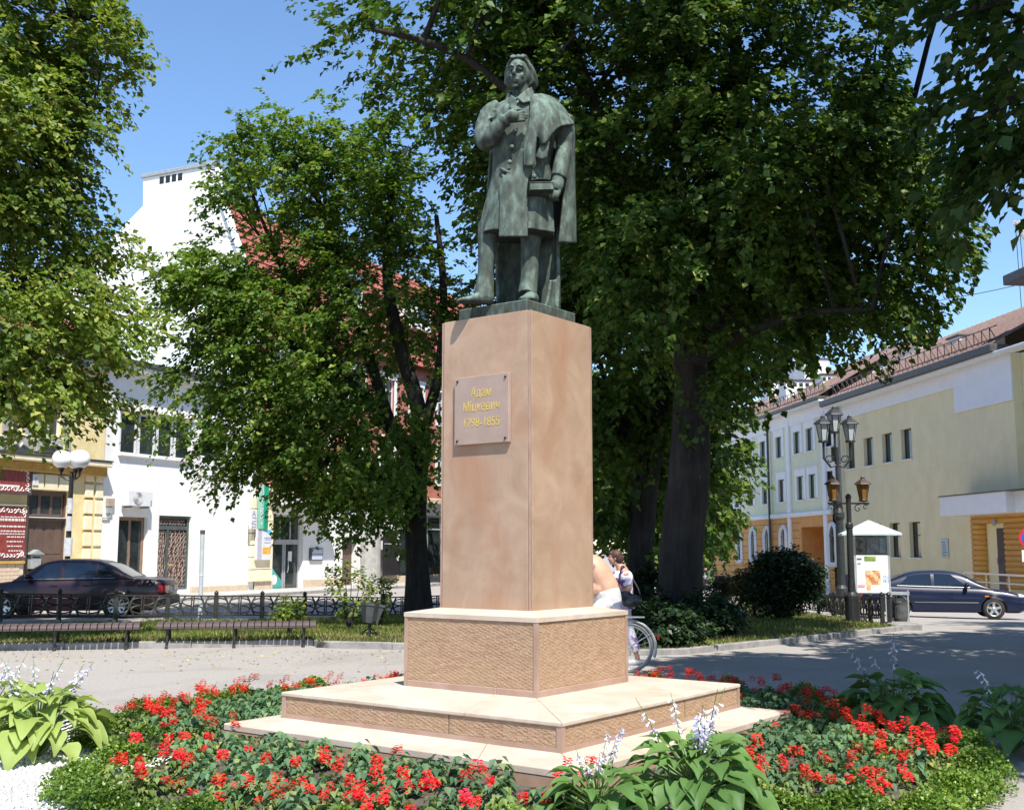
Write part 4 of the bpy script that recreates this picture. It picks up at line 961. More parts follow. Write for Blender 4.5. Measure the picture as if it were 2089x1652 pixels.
logm=M('orange_log_wood',(.56,.27,.04),.6,(.70,.38,.075),scale=4,stretch=(.3,4,4),bump=.2,bscale=20,bstretch=(.3,4,4))
XR=lambda px,py=1100,off=0:FR.at(px,py,off)[0]
ZR=lambda px,py,off=0:FR.at(px,py,off)[1]
def gz(x): p=FR.M@Vector((x,-.5,0)); return G(p.x,p.y)
cr=FR.root('cream_building','long cream building with brown roof, white fascia and orange log entrance','building')
x_l=XR(1709); x_s=XR(1958,900); x_e=9.
zE=ZR(1860,790)                     # eave underside
zE=ZR(1900,772)
uwx=[1741,1779,1818,1858]; zu0,zu1=ZR(1858,935),ZR(1858,872)
lwx=[1789,1826,1867]; zl0,zl1=ZR(1867,1137),ZR(1867,1064)
ups=[(XR(p)-.62,zu0,XR(p)+.62,zu1) for p in uwx]; los=[(XR(p)-.62,zl0,XR(p)+.62,zl1) for p in lwx]
mb=MB(); wall(mb,x_l,x_s,-2.2,zE,ups+los,dep=.3); mb.box((x_l,.31,-2.2),(x_e,13,zE)); mb.obj('wall',cream,cr)
for r in ups+los: window(cr,*r,y=.2,fm=brownf,fr=.07,mul=0,sill=palewhite,curtain=True,tr=.62 if r in los else None)
MB().cbox((x_l,-.06,zE-.8),(x_s+.02,0,zE),.01).obj('fascia',palewhite,cr)
MB().cbox((x_l-.1,-.7,zE),(x_e,.02,zE+.12),.02).obj('soffit',palewhite,cr)
MB().cbox((x_l-.1,-.85,zE+.12),(x_s+4.6,-.0,zE+.48),.04).obj('gutter',darkm,cr)
zp=ZR(1810,1176); MB().cbox((x_l,-.07,-2.3),(x_s,-.001,zp),.02).obj('base_course',greybase,cr)
# projecting end block with white upper panel
x_b=XR(2076,850); 
bm_=MB(); bm_.box((x_s,-.12,-.4),(x_b,.3,zE)); bm_.obj('end_block',cream,cr)
zw=ZR(2000,833); MB().cbox((x_s+.01,-.2,zw),(x_b,-.121,zE),.01).obj('white_panel',palewhite,cr)
MB().box((x_b,.6,-.4),(x_e,6,zE)).obj('side_wall',cream,cr); MB().cbox((x_b+.001,.5,zw),(x_e,.599,zE),.01).obj('white_panel',palewhite,cr)
# roof
zr=ZR(2060,682,-6.5)
ridge=(6.5,zE+4.3)
mb=MB(); mb.add([(x_l,-.75,zE+.46),(x_s+4.5,-.75,zE+.46),(x_s+4.5,ridge[0],ridge[1]),(x_l,ridge[0],ridge[1]),(x_s+4.5,13.5,zE+.4),(x_l,13.5,zE+.4)],[(0,1,2,3),(3,2,4,5)]); ro=mb.obj('roof',brownroof,cr)
def roof_pt(t,up=0.): return (-.75+(ridge[0]+.75)*t-up*.5,zE+.46+(ridge[1]-zE-.46)*t+up*.86)
def seams(x0,x1,par,rid,zE_):
    s=MB(); x=x0+.3
    while x<x1:
        s.tube([(x,-.75,zE_+.49),(x,rid[0],rid[1]+.03)],.025,4); x+=.55
    stuff(s.obj('roof_seams',brownroof,par))
seams(x_l,x_s+4.4,ro,ridge,zE)
def snow_guard(par,x0,x1,rp):
    g=MB(); a=rp(.10); hh=.55
    g.tube([(x0,a[0]-.2,a[1]+hh),(x1,a[0]-.2,a[1]+hh)],.028,5); g.tube([(x0,a[0],a[1]+.08),(x1,a[0],a[1]+.08)],.028,5)
    x=x0; k=0
    while x<x1-.35:
        g.tube([(x,a[0],a[1]+.05),(x+.35,a[0]-.2,a[1]+hh)],.022,4); g.tube([(x+.35,a[0]-.2,a[1]+hh),(x+.5,a[0],a[1]+.05)],.022,4); x+=.7
    stuff(g.obj('snow_guard',darkm,par))
snow_guard(ro,x_l+.2,x_s+4.2,roof_pt)
# tower block at the right end
MB().box((XR(2072,760),.7,zE-1),(x_e+6,7,zE+3.1)).obj('tower',palewhite,cr); MB().cbox((XR(2060,760),-.1,zE+3.1),(x_e+7,8,zE+3.55),.04).obj('tower_roof',darkm,cr)
# chimneys and firewalls
def chimney(par,px,py0,py1,depth,w=1.3,d=.9,cap=True,holes=True):
    """white chimney standing on the roof plane; px its centre, py0 top, py1 foot"""
    x,z1=FR.at(px,py0,-depth); z0=zE
    c=MB().box((x-w/2,depth,z0),(x+w/2,depth+d,z1)).obj('chimney',whitep,par)
    if cap: MB().cbox((x-w/2-.1,depth-.1,z1),(x+w/2+.1,depth+d+.1,z1+.12),.02).obj('chimney_cap',darkm,c)
    if holes:
        for k in range(4): MB().box((x+w/2+.001,depth+.08+k*d/4.3,z1-.42),(x+w/2+.012,depth+.08+k*d/4.3+d/7,z1-.15)).obj('flue_opening',iron,c)
    return c
chimney(cr,1945,690,740,3.,w=1.2,d=2.6,holes=False)
chimney(cr,1915,707,745,4.2,w=.9,d=.8)
# white firewall gables rising through the roofs
def gable(par,pts,x,th=.5,cop=True):
    q=[FR.side(a,b,x) for a,b in pts]
    g=MB().prism(q,x-th,x,0,PX).obj('gable_wall',whitep,par)
    if cop:
        for a,b in zip(q[:-1],q[1:]):
            if abs(a[0]-b[0])>.4: MB().tube([(x-th/2,a[0],a[1]+.05),(x-th/2,b[0],b[1]+.05)],.16,4).obj('gable_coping',brownroof,g)
    return g
gable(cr,[(1722,822),(1722,800),(1868,740),(1960,740),(1960,822)],x_l-.02)
# --- entrance: canopy, logs, door ---
xc0=XR(1917,1030,1.6)
zc0,zc1=ZR(1980,1049,1.6),ZR(1980,1008,1.6); xc1=XR(2052,1030,1.6)
MB().cbox((xc0,-1.6,zc0),(xc1,-.13,zc1),.01).obj('canopy',palewhite,cr); MB().cbox((xc1+.001,-1.2,zc0),(x_e,-.13,zc1),.01).obj('canopy',palewhite,cr)
MB().cbox((xc0-.05,-1.65,zc1),(x_e,-.13,zc1+.05),.01).obj('canopy_edge',darkm,cr)
xg0=XR(1985,1120,.2); dx0,dx1=XR(2014,1130,.2),XR(2051,1130,.2); zd=ZR(2032,1077,.2); zg=-.05
n=int((zc0-zg)/.24)
for k in range(n+1):
    z=zg+k*.24
    for a,b in ((xg0,dx0-.08),(dx1+.08,x_e)) if z<zd else ((xg0,x_e),):
        MB().lathe([(.135,a),(.135,b)],12,0,Matrix.Translation((0,-.15,z+.12))@Matrix.Rotation(math.pi/2,4,'Y')).obj('log',logm,cr,smooth=True)
MB().box((dx0-.06,-.1,-.2),(dx0+(dx1-dx0)*.5,.25,zd)).obj('door_reveal',greymetal,cr)
dro=MB().box((dx0+(dx1-dx0)*.5,-.13,-.2),(dx1+.06,.2,zd)).obj('door',M('dark_purple_door',(.035,.015,.025),.4,(.05,.022,.035),scale=3),cr); MB().tube([(dx0+(dx1-dx0)*.55,-.2,1.0),(dx0+(dx1-dx0)*.55,-.2,1.3)],.025,6).obj('door_handle',alum,dro)
# round emblem over the door
v=FR.at(2027,1065,.32); MB().lathe([(.16,0),(.16,.04)],14,0,Matrix.Translation((v[0],-.29,v[1]))@Matrix.Rotation(math.pi/2,4,'X')).obj('door_lamp',greymetal,cr)
# plaque with text on the cream wall
pq=FR.rect(1922,1098,1936,1137); pqo=FR.root('wall_plaque','pale blue plaque with lines of text on the cream wall','plaque'); pqo.location=FR.M@Vector((pq[0],-.02,pq[1])); W_,H_=pq[2]-pq[0],pq[3]-pq[1]
MB().cbox((0,-.03,0),(W_,0,H_),.02).obj('panel',M('pale_blue_plaque',(.42,.52,.54),.5,(.5,.6,.62),scale=6),pqo)
for k in range(6): MB().box((W_*.15,-.034,H_*(.12+.13*k)),(W_*(.6+.25*random.random()),-.031,H_*(.17+.13*k))).obj('text_line',M('plaque_text',(.12,.2,.28),.6),pqo)
# ramp railing
rl=FR.root('ramp_railing','tubular steel railing of the entrance ramp behind the dark blue car','railing')
steel=M('stainless_steel',(.5,.49,.45),.3,(.6,.59,.55),scale=10,metal=.6)
a_,b_=FR.at(1968,1168,3.2),FR.at(2089,1176,3.2)
for zz in (0,-.32): MB().tube([(a_[0]-.6,-3.2,a_[1]+zz-.35),(a_[0],-3.2,a_[1]+zz),(b_[0]+4,-3.2,b_[1]+zz)],.035,8).obj('rail',steel,rl)
for k in range(6):
    xx=a_[0]+k*(b_[0]+4-a_[0])/5; MB().tube([(xx,-3.2,-.1),(xx,-3.2,a_[1])],.03,8).obj('post',steel,rl)
# --- pale green building further along ---
gb=FR.root('green_building','pale green three-storey building with orange arched ground floor','building')
xg=XR(1418); 
zGE=ZR(1600,849)       # eave
zco=ZR(1600,1056)
orz0=ZR(1500,1176)
upx=[1475,1504,1533.6,1562,1595,1632.5,1659,1697]; mdx=[1425,1451,1479,1506,1535,1564,1598,1637,1662,1697]
za0,za1=ZR(1659,918),ZR(1659,871); zb0,zb1=ZR(1662,1016),ZR(1662,966)
A=[(XR(p)-.6,za0,XR(p)+.6,za1) for p in upx]; B=[(XR(p)-.6,zb0,XR(p)+.6,zb1) for p in mdx]
AR=[1454,1481,1510,1538.5,1567.5,1601,1701]
ar0,ar1=ZR(1538,1146),ZR(1538,1098)
C=[(XR(p)-.62,ar0,XR(p)+.62,ar1) for p in AR]
por=(XR(1637),-3.0,XR(1685),ZR(1660,1074))
mb=MB(); wall(mb,xg,x_l-.53,zco,zGE,A+B,dep=.25); mb.box((xg,.3,zco+.01),(x_l-.53,13,zGE)); mb.box((xg,1.7,-4),(x_l-.53,13,zco+.005)); mb.obj('wall',palegreen,gb)
mb=MB(); wall(mb,xg,x_l-.53,-4,zco,[por],y=-.05,dep=1.6); mb.obj('ground_floor_wall',orangep,gb)
for k in range(9):
    z=orz0+.35+k*.5
    if z<zco-.2:
        for a,b in ((xg,por[0]-.35),(por[2]+.35,x_l-.55)): MB().box((a,-.054,z),(b,-.0505,z+.035)).obj('rustic_joint',brownbase,gb)
MB().box((por[0],1.5,-3),(por[2],1.56,por[3])).obj('passage_wall',orangep,gb)
MB().cbox((xg,-.2,zco-.02),(x_l-.53,0,zco+.28),.04).obj('cornice',palewhite,gb)
MB().cbox((xg,-.12,-4),(por[0]-.4,-.051,orz0),.02).obj('base_course',brownbase,gb)
for r in A+B: window(gb,*r,y=.1,fm=brownf,fr=.06,sill=palewhite,surround=.36,sm=palewhite,curtain=random.random()<.5)
for r in C:
    xm=(r[0]+r[2])/2; w2=(r[2]-r[0])/2; rise=.75
    prof=[(xm-w2,r[1]),(xm+w2,r[1]),(xm+w2,r[3])]+[(xm+w2*math.cos(t),r[3]+rise*math.sin(t)**.85) for t in np.linspace(.25,math.pi-.25,9)]+[(xm-w2,r[3])]
    T=Matrix(((1,0,0,0),(0,0,-1,0),(0,1,0,0),(0,0,0,1)))
    o=MB().prism(prof,.06,.085,0,T).obj('window',glass,gb)
    for k in range(len(prof)):
        a,b=prof[k],prof[(k+1)%len(prof)]
        MB().tube([(a[0],-.09,a[1]),(b[0],-.09,b[1])],.15,4).obj('surround',palewhite,o)
    MB().box((xm-.04,-.12,r[1]),(xm+.04,-.086,r[3]+rise*.95)).obj('mullion',brownf,o); MB().box((xm-w2,-.115,r[3]-.02),(xm+w2,-.087,r[3]+.06)).obj('transom',brownf,o)
for px in (1615,1689,1649.5):
    x=XR(px); z0_=-4 if px!=1649.5 else zco+.3
    if px!=1649.5: MB().cbox((x-.28,-.16,z0_),(x+.28,-.0,zco-.03),.02).obj('pilaster',palewhite,gb)
for px in (1615,1689):
    x=XR(px); MB().cbox((x-.3,-.14,zco+.29),(x+.3,-.0,zGE-.5),.02).obj('pilaster',palewhite,gb)
MB().cbox((xg,-.08,zGE-.8),(x_l-.53,0,zGE),.02).obj('frieze',palewhite,gb)
MB().cbox((xg,-.7,zGE),(x_l-.55,.02,zGE+.12),.02).obj('soffit',palewhite,gb); MB().cbox((xg,-.82,zGE+.12),(x_l-.55,-.0,zGE+.34),.03).obj('gutter',darkm,gb)
MB().tube([(XR(1577),-.2,-3),(XR(1577),-.2,zGE)],.09,8).obj('downpipe',darkm,gb); MB().tube([(XR(1725),-.2,-2),(XR(1725),-.2,zE)],.09,8).obj('downpipe',greymetal,cr)
rg=(6.,zGE+4.2)
mb=MB(); mb.add([(xg,-.75,zGE+.32),(x_l-.55,-.75,zGE+.32),(x_l-.55,rg[0],rg[1]),(xg,rg[0],rg[1]),(x_l-.55,13.5,zGE+.4),(xg,13.5,zGE+.4)],[(0,1,2,3),(3,2,4,5)]); ro2=mb.obj('roof',brownroof,gb)
seams(xg,x_l-.6,ro2,rg,zGE-.14)
snow_guard(ro2,xg+.5,x_l-.8,lambda t:(-.75+(rg[0]+.75)*t,zGE+.32+(rg[1]-zGE-.32)*t))
for (px,py,dp,w_,d_) in ((1595,780,1.6,1.6,2.0),(1668,768,2.4,1.4,1.6),(1560,775,4.2,1.5,2.2),(1620,742,6.0,4.5,2.0),(1735,757,3.2,1.4,1.4)):
    chimney(gb,px,py,py+40,dp,w_,d_,holes=w_<3)
# tall pale house behind the gap, with the steep gable
bh_=FR.root('gabled_house','white house with steep gable rising behind the brown roof','house'); bx=x_l+1
q=[FR.side(a,b,bx) for a,b in ((1800,760),(1810,742),(1893,686),(1925,742),(1925,790),(1800,790))]
g_=MB().prism(q,bx-9,bx,0,PX).obj('wall',whitep,bh_)
for a,b in ((q[1],q[2]),(q[2],q[3])): 
    m_=MB(); m_.add([(bx-9,a[0],a[1]+.05),(bx+.3,a[0],a[1]+.05),(bx+.3,b[0],b[1]+.05),(bx-9,b[0],b[1]+.05),(bx-9,a[0],a[1]+.3),(bx+.3,a[0],a[1]+.3),(bx+.3,b[0],b[1]+.3),(bx-9,b[0],b[1]+.3)],[(0,3,2,1),(4,5,6,7),(0,1,5,4),(1,2,6,5),(2,3,7,6),(3,0,4,7)]); m_.obj('roof',brownroof,bh_)
# overhead wires and a distant crane
for k,(a,b) in enumerate((((1940,398),(2200,345)),((1940,608),(2200,545)))):
    p,q2=at_y(*a,45),at_y(*b,40); pts=[p.lerp(q2,t)+Vector((0,0,-.3*4*t*(1-t)*.4)) for t in np.linspace(0,1,9)]
    p0=p+(p-q2)*.9; tag(MB().tube([p0]+pts+[q2+(q2-p)*1.],.014,5).obj('overhead_wire',iron),'upper thin black wire crossing the sky above the roofs' if k==0 else 'lower thin black wire just above the roofs','wire')
cn=at_y(2071,452,140); ct=thing('crane','distant lattice crane jib rising over the roofs','crane',(cn.x+12,140,G(30,100)))
mb=MB(); base=Vector((cn.x+12,140,-2)); tip=cn; dirn=(Vector((cn.x+9,140,cn.z-14))-tip); n=14
cl=[(-.5,-.5),(.5,-.5),(.5,.5),(-.5,.5)]
ctm=M('pale_crane_paint',(.55,.5,.4),.6,(.65,.6,.5),scale=3)
for (u,v) in cl: mb.tube([tip+Vector((u*.5,v*.5,0))-ct.location,tip+dirn+Vector((u*1.2,v*1.2,0))-ct.location],.12,5)
for k in range(n):
    a=tip+dirn*(k/n)-ct.location; b=tip+dirn*((k+1)/n)-ct.location
    mb.tube([a+Vector((-.4,-.4,0)),b+Vector((.4,-.4,0))],.07,4)
    mb.tube([a+Vector((.4,-.4,0)),b+Vector((-.4,-.4,0))],.07,4)
mb.obj('jib',ctm,ct); MB().tube([tip+dirn-ct.location,Vector((0,0,0))],.5,8).obj('mast',ctm,ct)
for k in (0,1): MB().tube([tip-ct.location+Vector((k*.5,0,0)),Vector((tip.x+k*.8+.6-ct.location.x,0,0))],.05,4).obj('hoist_cable',iron,ct)
# ---------------- cars ----------------
def interp(tab,x):
    if x<=tab[0][0]: return tab[0][1]
    for (a,b),(c,d) in zip(tab[:-1],tab[1:]):
        if x<=c: t=(x-a)/(c-a); t=t*t*(3-2*t) if len(tab)<0 else t; return b+(d-b)*t
    return tab[-1][1]
def smtab(tab,k=6): return smooth_chain([tuple(map(float,p)) for p in tab],k)
carglass=M('tinted_car_glass',(.008,.012,.016),.03,spec=1.)
rubber=M('tyre_rubber',(.015,.015,.015),.85,(.03,.03,.03),scale=20); alloy=M('alloy_rim',(.45,.45,.46),.3,(.6,.6,.61),scale=10,metal=.7)
chrome=M('chrome_trim',(.3,.3,.31),.35,metal=.6); plast=M('black_plastic',(.018,.018,.02),.5); lens=M('clear_headlight',(.7,.72,.72),.08,spec=.9)
redl=M('red_tail_light',(.3,.008,.012),.12,spec=.9); ambl=M('amber_light',(.75,.2,.01),.2); platem=M('number_plate_white',(.65,.65,.63),.5)
def sedan(root,paint,L,W,wb,rearx,prof,belt,roof,wins,fr_x,rim5=True,wr=.315):
    """x forward from the rear bumper, +y left. prof: top of hood/belt/boot; roof: (x,z) line; wins: list of (x0,x1) side windows"""
    hw=W/2; prof=smtab(prof); roof=smtab(roof); wx=(rearx,rearx+wb); ra=wr+.055
    def half(x):
        u=x/L; e=min(1,max(0,(1-abs(2*u-1))/.22)); return hw*(.80+.20*math.sqrt(1-(1-e)**2))
    def zbot(x): return .2 if .35<x<L-.35 else .2+.12*(1-min(x,L-x)/.35)
    def arch(x):
        z=0
        for c in wx:
            if abs(x-c)<ra: z=max(z,wr+math.sqrt(ra*ra-(x-c)**2)*1.0)
        return z
    xs=sorted(set(list(np.linspace(0,L,110))+[c+s for c in wx for s in np.linspace(-ra,ra,25)]))
    rows=[]
    for x in xs:
        w=half(x); zt=interp(prof,x); zb=zbot(x); za=arch(x); h_=zt-zb
        pts=[(0,zb),(w*.86,zb),(w*.955,zb+.04),(w*.985,zb+h_*.28),(w*1.0,zb+h_*.52),(w*.992,zb+h_*.74),(w*.955,zb+h_*.92),(w*.90,zt-.004),(w*.62,zt+.022),(0,zt+.03)]
        pts=[(a,max(b,za)) if b<zt-.06 else (a,b) for a,b in pts]
        r=[(x,-a,b) for a,b in pts]+[(x,a,b) for a,b in pts[-2::-1]]
        rows.append(r)
    mb=MB(); mb.grid(rows,closed=False,caps=True)
    body=mb.obj('body',paint,root,smooth=True); autosmooth(body,40)
    # cabin
    gx0,gx1=roof[0][0],roof[-1][0]
    def ys(x,z):
        zb_=interp(prof,x)-.01; zr=interp(roof,x); w=half(x)*.925
        k=min(1,max(0,(z-zb_)/(1.42-.9))); return w-(w*.255)*k**1.15
    rows=[]
    for x in np.linspace(gx0,gx1,60):
        zb_=interp(prof,x)-.01; zr=max(zb_+.002,interp(roof,x)); yt=ys(x,zr)
        pts=[(ys(x,zb_),zb_),(ys(x,zb_+(zr-zb_)*.35),zb_+(zr-zb_)*.35),(ys(x,zb_+(zr-zb_)*.7),zb_+(zr-zb_)*.7),(yt+.0,zr-min(.03,(zr-zb_)*.2)),(yt-.06,zr),(yt*.5,zr+.018),(0,zr+.025)]
        rows.append([(x,-a,b) for a,b in pts]+[(x,a,b) for a,b in pts[-2::-1]])
    cab=MB().grid(rows).obj('cabin',paint,body,smooth=True); autosmooth(cab,45)
    for side in (-1,1):
        for (x0,x1,s0,s1) in wins:      # s0,s1: slant of each end at the top
            rows=[]
            for i in range(9):
                t=i/8; r=[]
                for j in range(13):
                    u=j/12
                    xa=x0+s0*t; xb_=x1+s1*t; x=xa+(xb_-xa)*u
                    zb_=interp(prof,x)+.035; zt_=max(zb_+.01,interp(roof,x)-.075); z=zb_+(zt_-zb_)*t
                    r.append((x,side*(ys(x,z)+.008),z))
                rows.append(r)
            MB().grid(rows).obj('side_window',carglass,cab,smooth=True)
        xa,xb_=min(w_[0] for w_ in wins),max(w_[1] for w_ in wins)
        MB().tube([(x,side*(ys(x,interp(prof,x)+.02)+.01),interp(prof,x)+.022) for x in np.linspace(xa-.02,xb_+.02,14)],.009,6).obj('window_trim',chrome,cab)
        MB().tube([(x,side*(half(x)*.995),.5) for x in np.linspace(wx[0]+ra+.06,wx[1]-ra-.06,10)],.016,6).obj('side_moulding',plast if not rim5 else paint,body)
        for xh in fr_x[0]:
            z=interp(prof,xh)-.14; MB().cbox((xh-.09,side*(half(xh)*.97)-.012,z-.014),(xh+.09,side*(half(xh)*.97)+.028*1,z+.014),.008).obj('door_handle',paint,body)
        for xd in fr_x[1]:
            MB().tube([(xd,side*(half(xd)*a_+.0015),zz) for a_,zz in ((.965,.27),(.995,.45),(1.0,.58),(.99,.72),(.955,.86),(.925,interp(prof,xd)-.03))],.0045,4).obj('door_gap',plast,body)
        xm=fr_x[2]; zz=interp(prof,xm)+.06; yy=side*(half(xm)*.93)
        mir=MB(); mir.ell((xm,yy+side*.12,zz+.04),(.07,.1,.075),10,8); mir.tube([(xm,yy,zz-.02),(xm,yy+side*.08,zz+.02)],.02,6); mir.obj('wing_mirror',paint,body,smooth=True)
    # windscreen and rear window
    def glasspatch(xa,xb_,nm):
        rows=[]
        for i in range(9):
            x=xa+(xb_-xa)*i/8; zr=interp(roof,x); y=ys(x,zr)-.10
            rows.append([(x,y*(2*j/10-1),zr+.030-.012*abs(2*j/10-1)**2) for j in range(11)])
        MB().grid(rows).obj(nm,carglass,cab,smooth=True)
    glasspatch(*fr_x[3],'windscreen'); glasspatch(*fr_x[4],'rear_window')
    # wheels
    for xw in wx:
        for side in (-1,1):
            w_=link('wheel',None,root,(xw,side*(hw-.115),wr),rot=(0,0,0 if side>0 else math.pi))
            T=Matrix.Rotation(-math.pi/2,4,'X')
            MB().lathe([(wr*.66,-.09),(wr*.9,-.095),(wr*.985,-.07),(wr,-.03),(wr,.03),(wr*.985,.07),(wr*.9,.095),(wr*.66,.09)],28,0,T,cap=False).obj('tyre',rubber,w_,smooth=True)
            rim=MB(); rim.lathe([(wr*.67,-.08),(wr*.67,.085),(wr*.60,.075),(wr*.58,.02),(wr*.58,-.06)],28,0,T,cap=False)
            for k in range(5 if rim5 else 10):
                a=2*math.pi*k/(5 if rim5 else 10); ww=.042 if rim5 else .03
                rim.add([(-ww,.06,.03),(ww,.06,.03),(ww*.75,.075,wr*.62),(-ww*.75,.075,wr*.62),(-ww,.03,.03),(ww,.03,.03),(ww*.75,.04,wr*.62),(-ww*.75,.04,wr*.62)],[(0,1,2,3),(4,7,6,5),(0,4,5,1),(1,5,6,2),(2,6,7,3),(3,7,4,0)],0,Matrix.Rotation(a,4,'Y'))
            rim.lathe([(.055,.03),(.055,.07),(.03,.082)],14,0,T); rim.obj('rim',alloy,w_)
            MB().lathe([(wr*.57,-.02),(wr*.57,-.01)],20,0,T).obj('brake_disc',darkm,w_)
    return body,half,prof
# dark saloon parked behind the benches, nose to the left
plum=M('dark_plum_paint',(.016,.004,.008),.35,(.022,.006,.012),scale=5,spec=.35,coat=.35)
mid=((136-CX)/F*27.75,27.75)
ca=R(180+5); c1=thing('parked_car','dark plum saloon car parked behind the iron fence, boot towards white house','car',(0,0,0),ca,'parked saloon cars')
L1=4.79; rx=1.12; wb=2.69
prof1=[(0,.78),(.06,.90),(.35,.955),(1.0,.965),(2.2,.945),(3.3,.93),(3.6,.90),(4.2,.82),(4.6,.72),(4.75,.6),(4.79,.52)]
roof1=[(.72,.95),(1.05,1.12),(1.45,1.33),(1.75,1.405),(2.2,1.425),(2.65,1.41),(2.95,1.34),(3.3,1.12),(3.62,.93)]
bd,hf,pf=sedan(c1,plum,L1,1.78,wb,rx,prof1,.93,roof1,[(1.22,1.62,.20,.0),(1.68,2.42,.0,.0),(2.50,3.32,.0,-.44)],([1.85,2.62],[1.66,2.46,3.30],3.22,(3.02,3.56),(.80,1.42)),rim5=False)
loc=Vector((mid[0],mid[1],0))-Matrix.Rotation(ca,3,'Z')@Vector((rx+wb/2,.89-.1,0)); c1.location=(loc.x,loc.y,G(loc.x,loc.y)-.02)
for s in (-1,1):
    MB().cbox((-.012,s*.50-.27,.62),(.05,s*.50+.27,.80),.02).obj('tail_light',redl,bd); MB().cbox((.03,s*.775-.03,.63),(.34,s*.775+.055,.80),.02).obj('tail_light_side',redl,bd)
    MB().cbox((4.62,s*.55-.22,.56),(4.77,s*.55+.2,.70),.02).obj('headlight',lens,bd)
MB().cbox((-.06,-.82,.32),(.12,.82,.54),.04).obj('bumper',plast,bd); MB().box((-.02,-.26,.63),(-.013,.26,.75)).obj('number_plate',platem,bd); MB().cbox((4.7,-.82,.3),(4.84,.82,.5),.04).obj('bumper',plast,bd)
# dark blue saloon on the right, nose to the right and towards the camera
blue=M('dark_blue_paint',(.004,.008,.030),.35,(.006,.011,.040),scale=5,spec=.35,coat=.3)
fw=Vector(((2013-CX)/F*34.8,34.8,0)); ca=R(-14); c2=thing('parked_car','dark blue saloon car with alloy wheels by the log-clad entrance','car',(0,0,0),ca,'parked saloon cars')
L2=4.92; rx=1.15; wb=2.72
prof2=[(0,.80),(.05,.92),(.4,1.0),(1.1,.985),(2.2,.955),(3.3,.935),(3.7,.91),(4.3,.83),(4.65,.74),(4.85,.6),(4.92,.5)]
roof2=[(.55,.99),(1.0,1.2),(1.4,1.36),(1.75,1.425),(2.2,1.445),(2.65,1.43),(3.0,1.35),(3.4,1.13),(3.78,.93)]
bd,hf,pf=sedan(c2,blue,L2,1.785,wb,rx,prof2,.93,roof2,[(1.12,2.12,.30,-.02),(2.20,3.20,.0,-.52)],([1.75,2.62],[1.5,2.16,3.28],3.12,(3.06,3.70),(.64,1.36)),wr=.32)
loc=fw-Matrix.Rotation(ca,3,'Z')@Vector((rx+wb,-(.89-.1),0)); c2.location=(loc.x,loc.y,G(fw.x,fw.y))
for s in (-1,1):
    h_=MB(); h_.ell((4.60,s*.66,.70),(.20,.19,.075),14,8); h_.obj('headlight',lens,bd,smooth=True)
    MB().cbox((4.50,s*.83-.03,.52),(4.68,s*.80+.03,.57),.012).obj('bumper_indicator',ambl,bd); MB().cbox((3.62,s*.885-.012,.68),(3.74,s*.885+.012,.72),.008).obj('wing_indicator',ambl,bd)
    MB().cbox((-.01,s*.6-.2,.66),(.08,s*.6+.2,.82),.02).obj('tail_light',redl,bd)
MB().cbox((4.70,-.30,.55),(4.925,.30,.68),.03).obj('grille',plast,bd); MB().cbox((4.74,-.6,.28),(4.95,.6,.40),.04).obj('lower_intake',plast,bd); MB().box((4.951,-.26,.43),(4.956,.26,.54)).obj('number_plate',platem,bd)
MB().box((3.2,.2,1.02),(3.32,.5,1.1),0,Matrix.Translation((0,0,.02))).obj('dash_paper',printw,bd)

# ---------------- lamps ----------------
globe=M('white_glass_globe',(.85,.86,.86),.15,(.9,.9,.9),scale=4,spec=.6)
def globe_lamp():
    Y=31.; x=(146-CX)/F*Y; t=thing('street_lamp','black street lamp with white globes and taped flyers by yellow house','lamp',(x,Y,0))
    zt=CAMH+(CY+295-958)*Y/F; zt=at_y(156,962,Y).z
    MB().lathe([(.11,0),(.11,.5),(.085,.55),(.075,1.2),(.06,zt-.2),(.07,zt-.15),(.05,zt)],14).obj('post',iron,t,smooth=True)
    for k,a in enumerate((R(200),R(-20),R(90))):
        d=Vector((math.cos(a),math.sin(a),0))*.27
        MB().tube([(0,0,zt-.22),(d.x*.6,d.y*.6,zt-.2),(d.x,d.y,zt-.12),(d.x,d.y,zt)],.028,8).obj('arm',iron,t)
        MB().lathe([(.045,0),(.10,.12),(.09,.13)],12,0,Matrix.Translation((d.x,d.y,zt-.02))).obj('globe_holder',iron,t)
        MB().ell((d.x,d.y,zt+.34),(.26,.26,.26),20,14).obj('globe',globe,t,smooth=True)
    fl=M('grey_flyer_paper',(.42,.42,.45),.8,(.6,.6,.62),scale=9)
    for k,(z,h_,w_) in enumerate(((zt-1.15,.42,.2),(zt-1.62,.4,.22),(zt-2.3,.5,.36))):
        MB().grid([[(.10*math.cos(u)*(.9 if k<2 else 1.2),-.10*math.sin(u)-.01,zz) for u in np.linspace(.2 if k<2 else .0,2.2 if k<2 else 2.4,7)] for zz in (z,z+h_)]).obj('flyer',fl,t)
globe_lamp()
amber=M('amber_glass',(.20,.10,.02),.15,(.32,.17,.04),scale=3,spec=.7); lampbrown=M('brown_lamp_iron',(.045,.028,.02),.5,(.075,.048,.035),scale=9)
clearg=M('milky_lamp_glass',(.42,.46,.46),.15,(.5,.54,.54),scale=3,spec=.7)
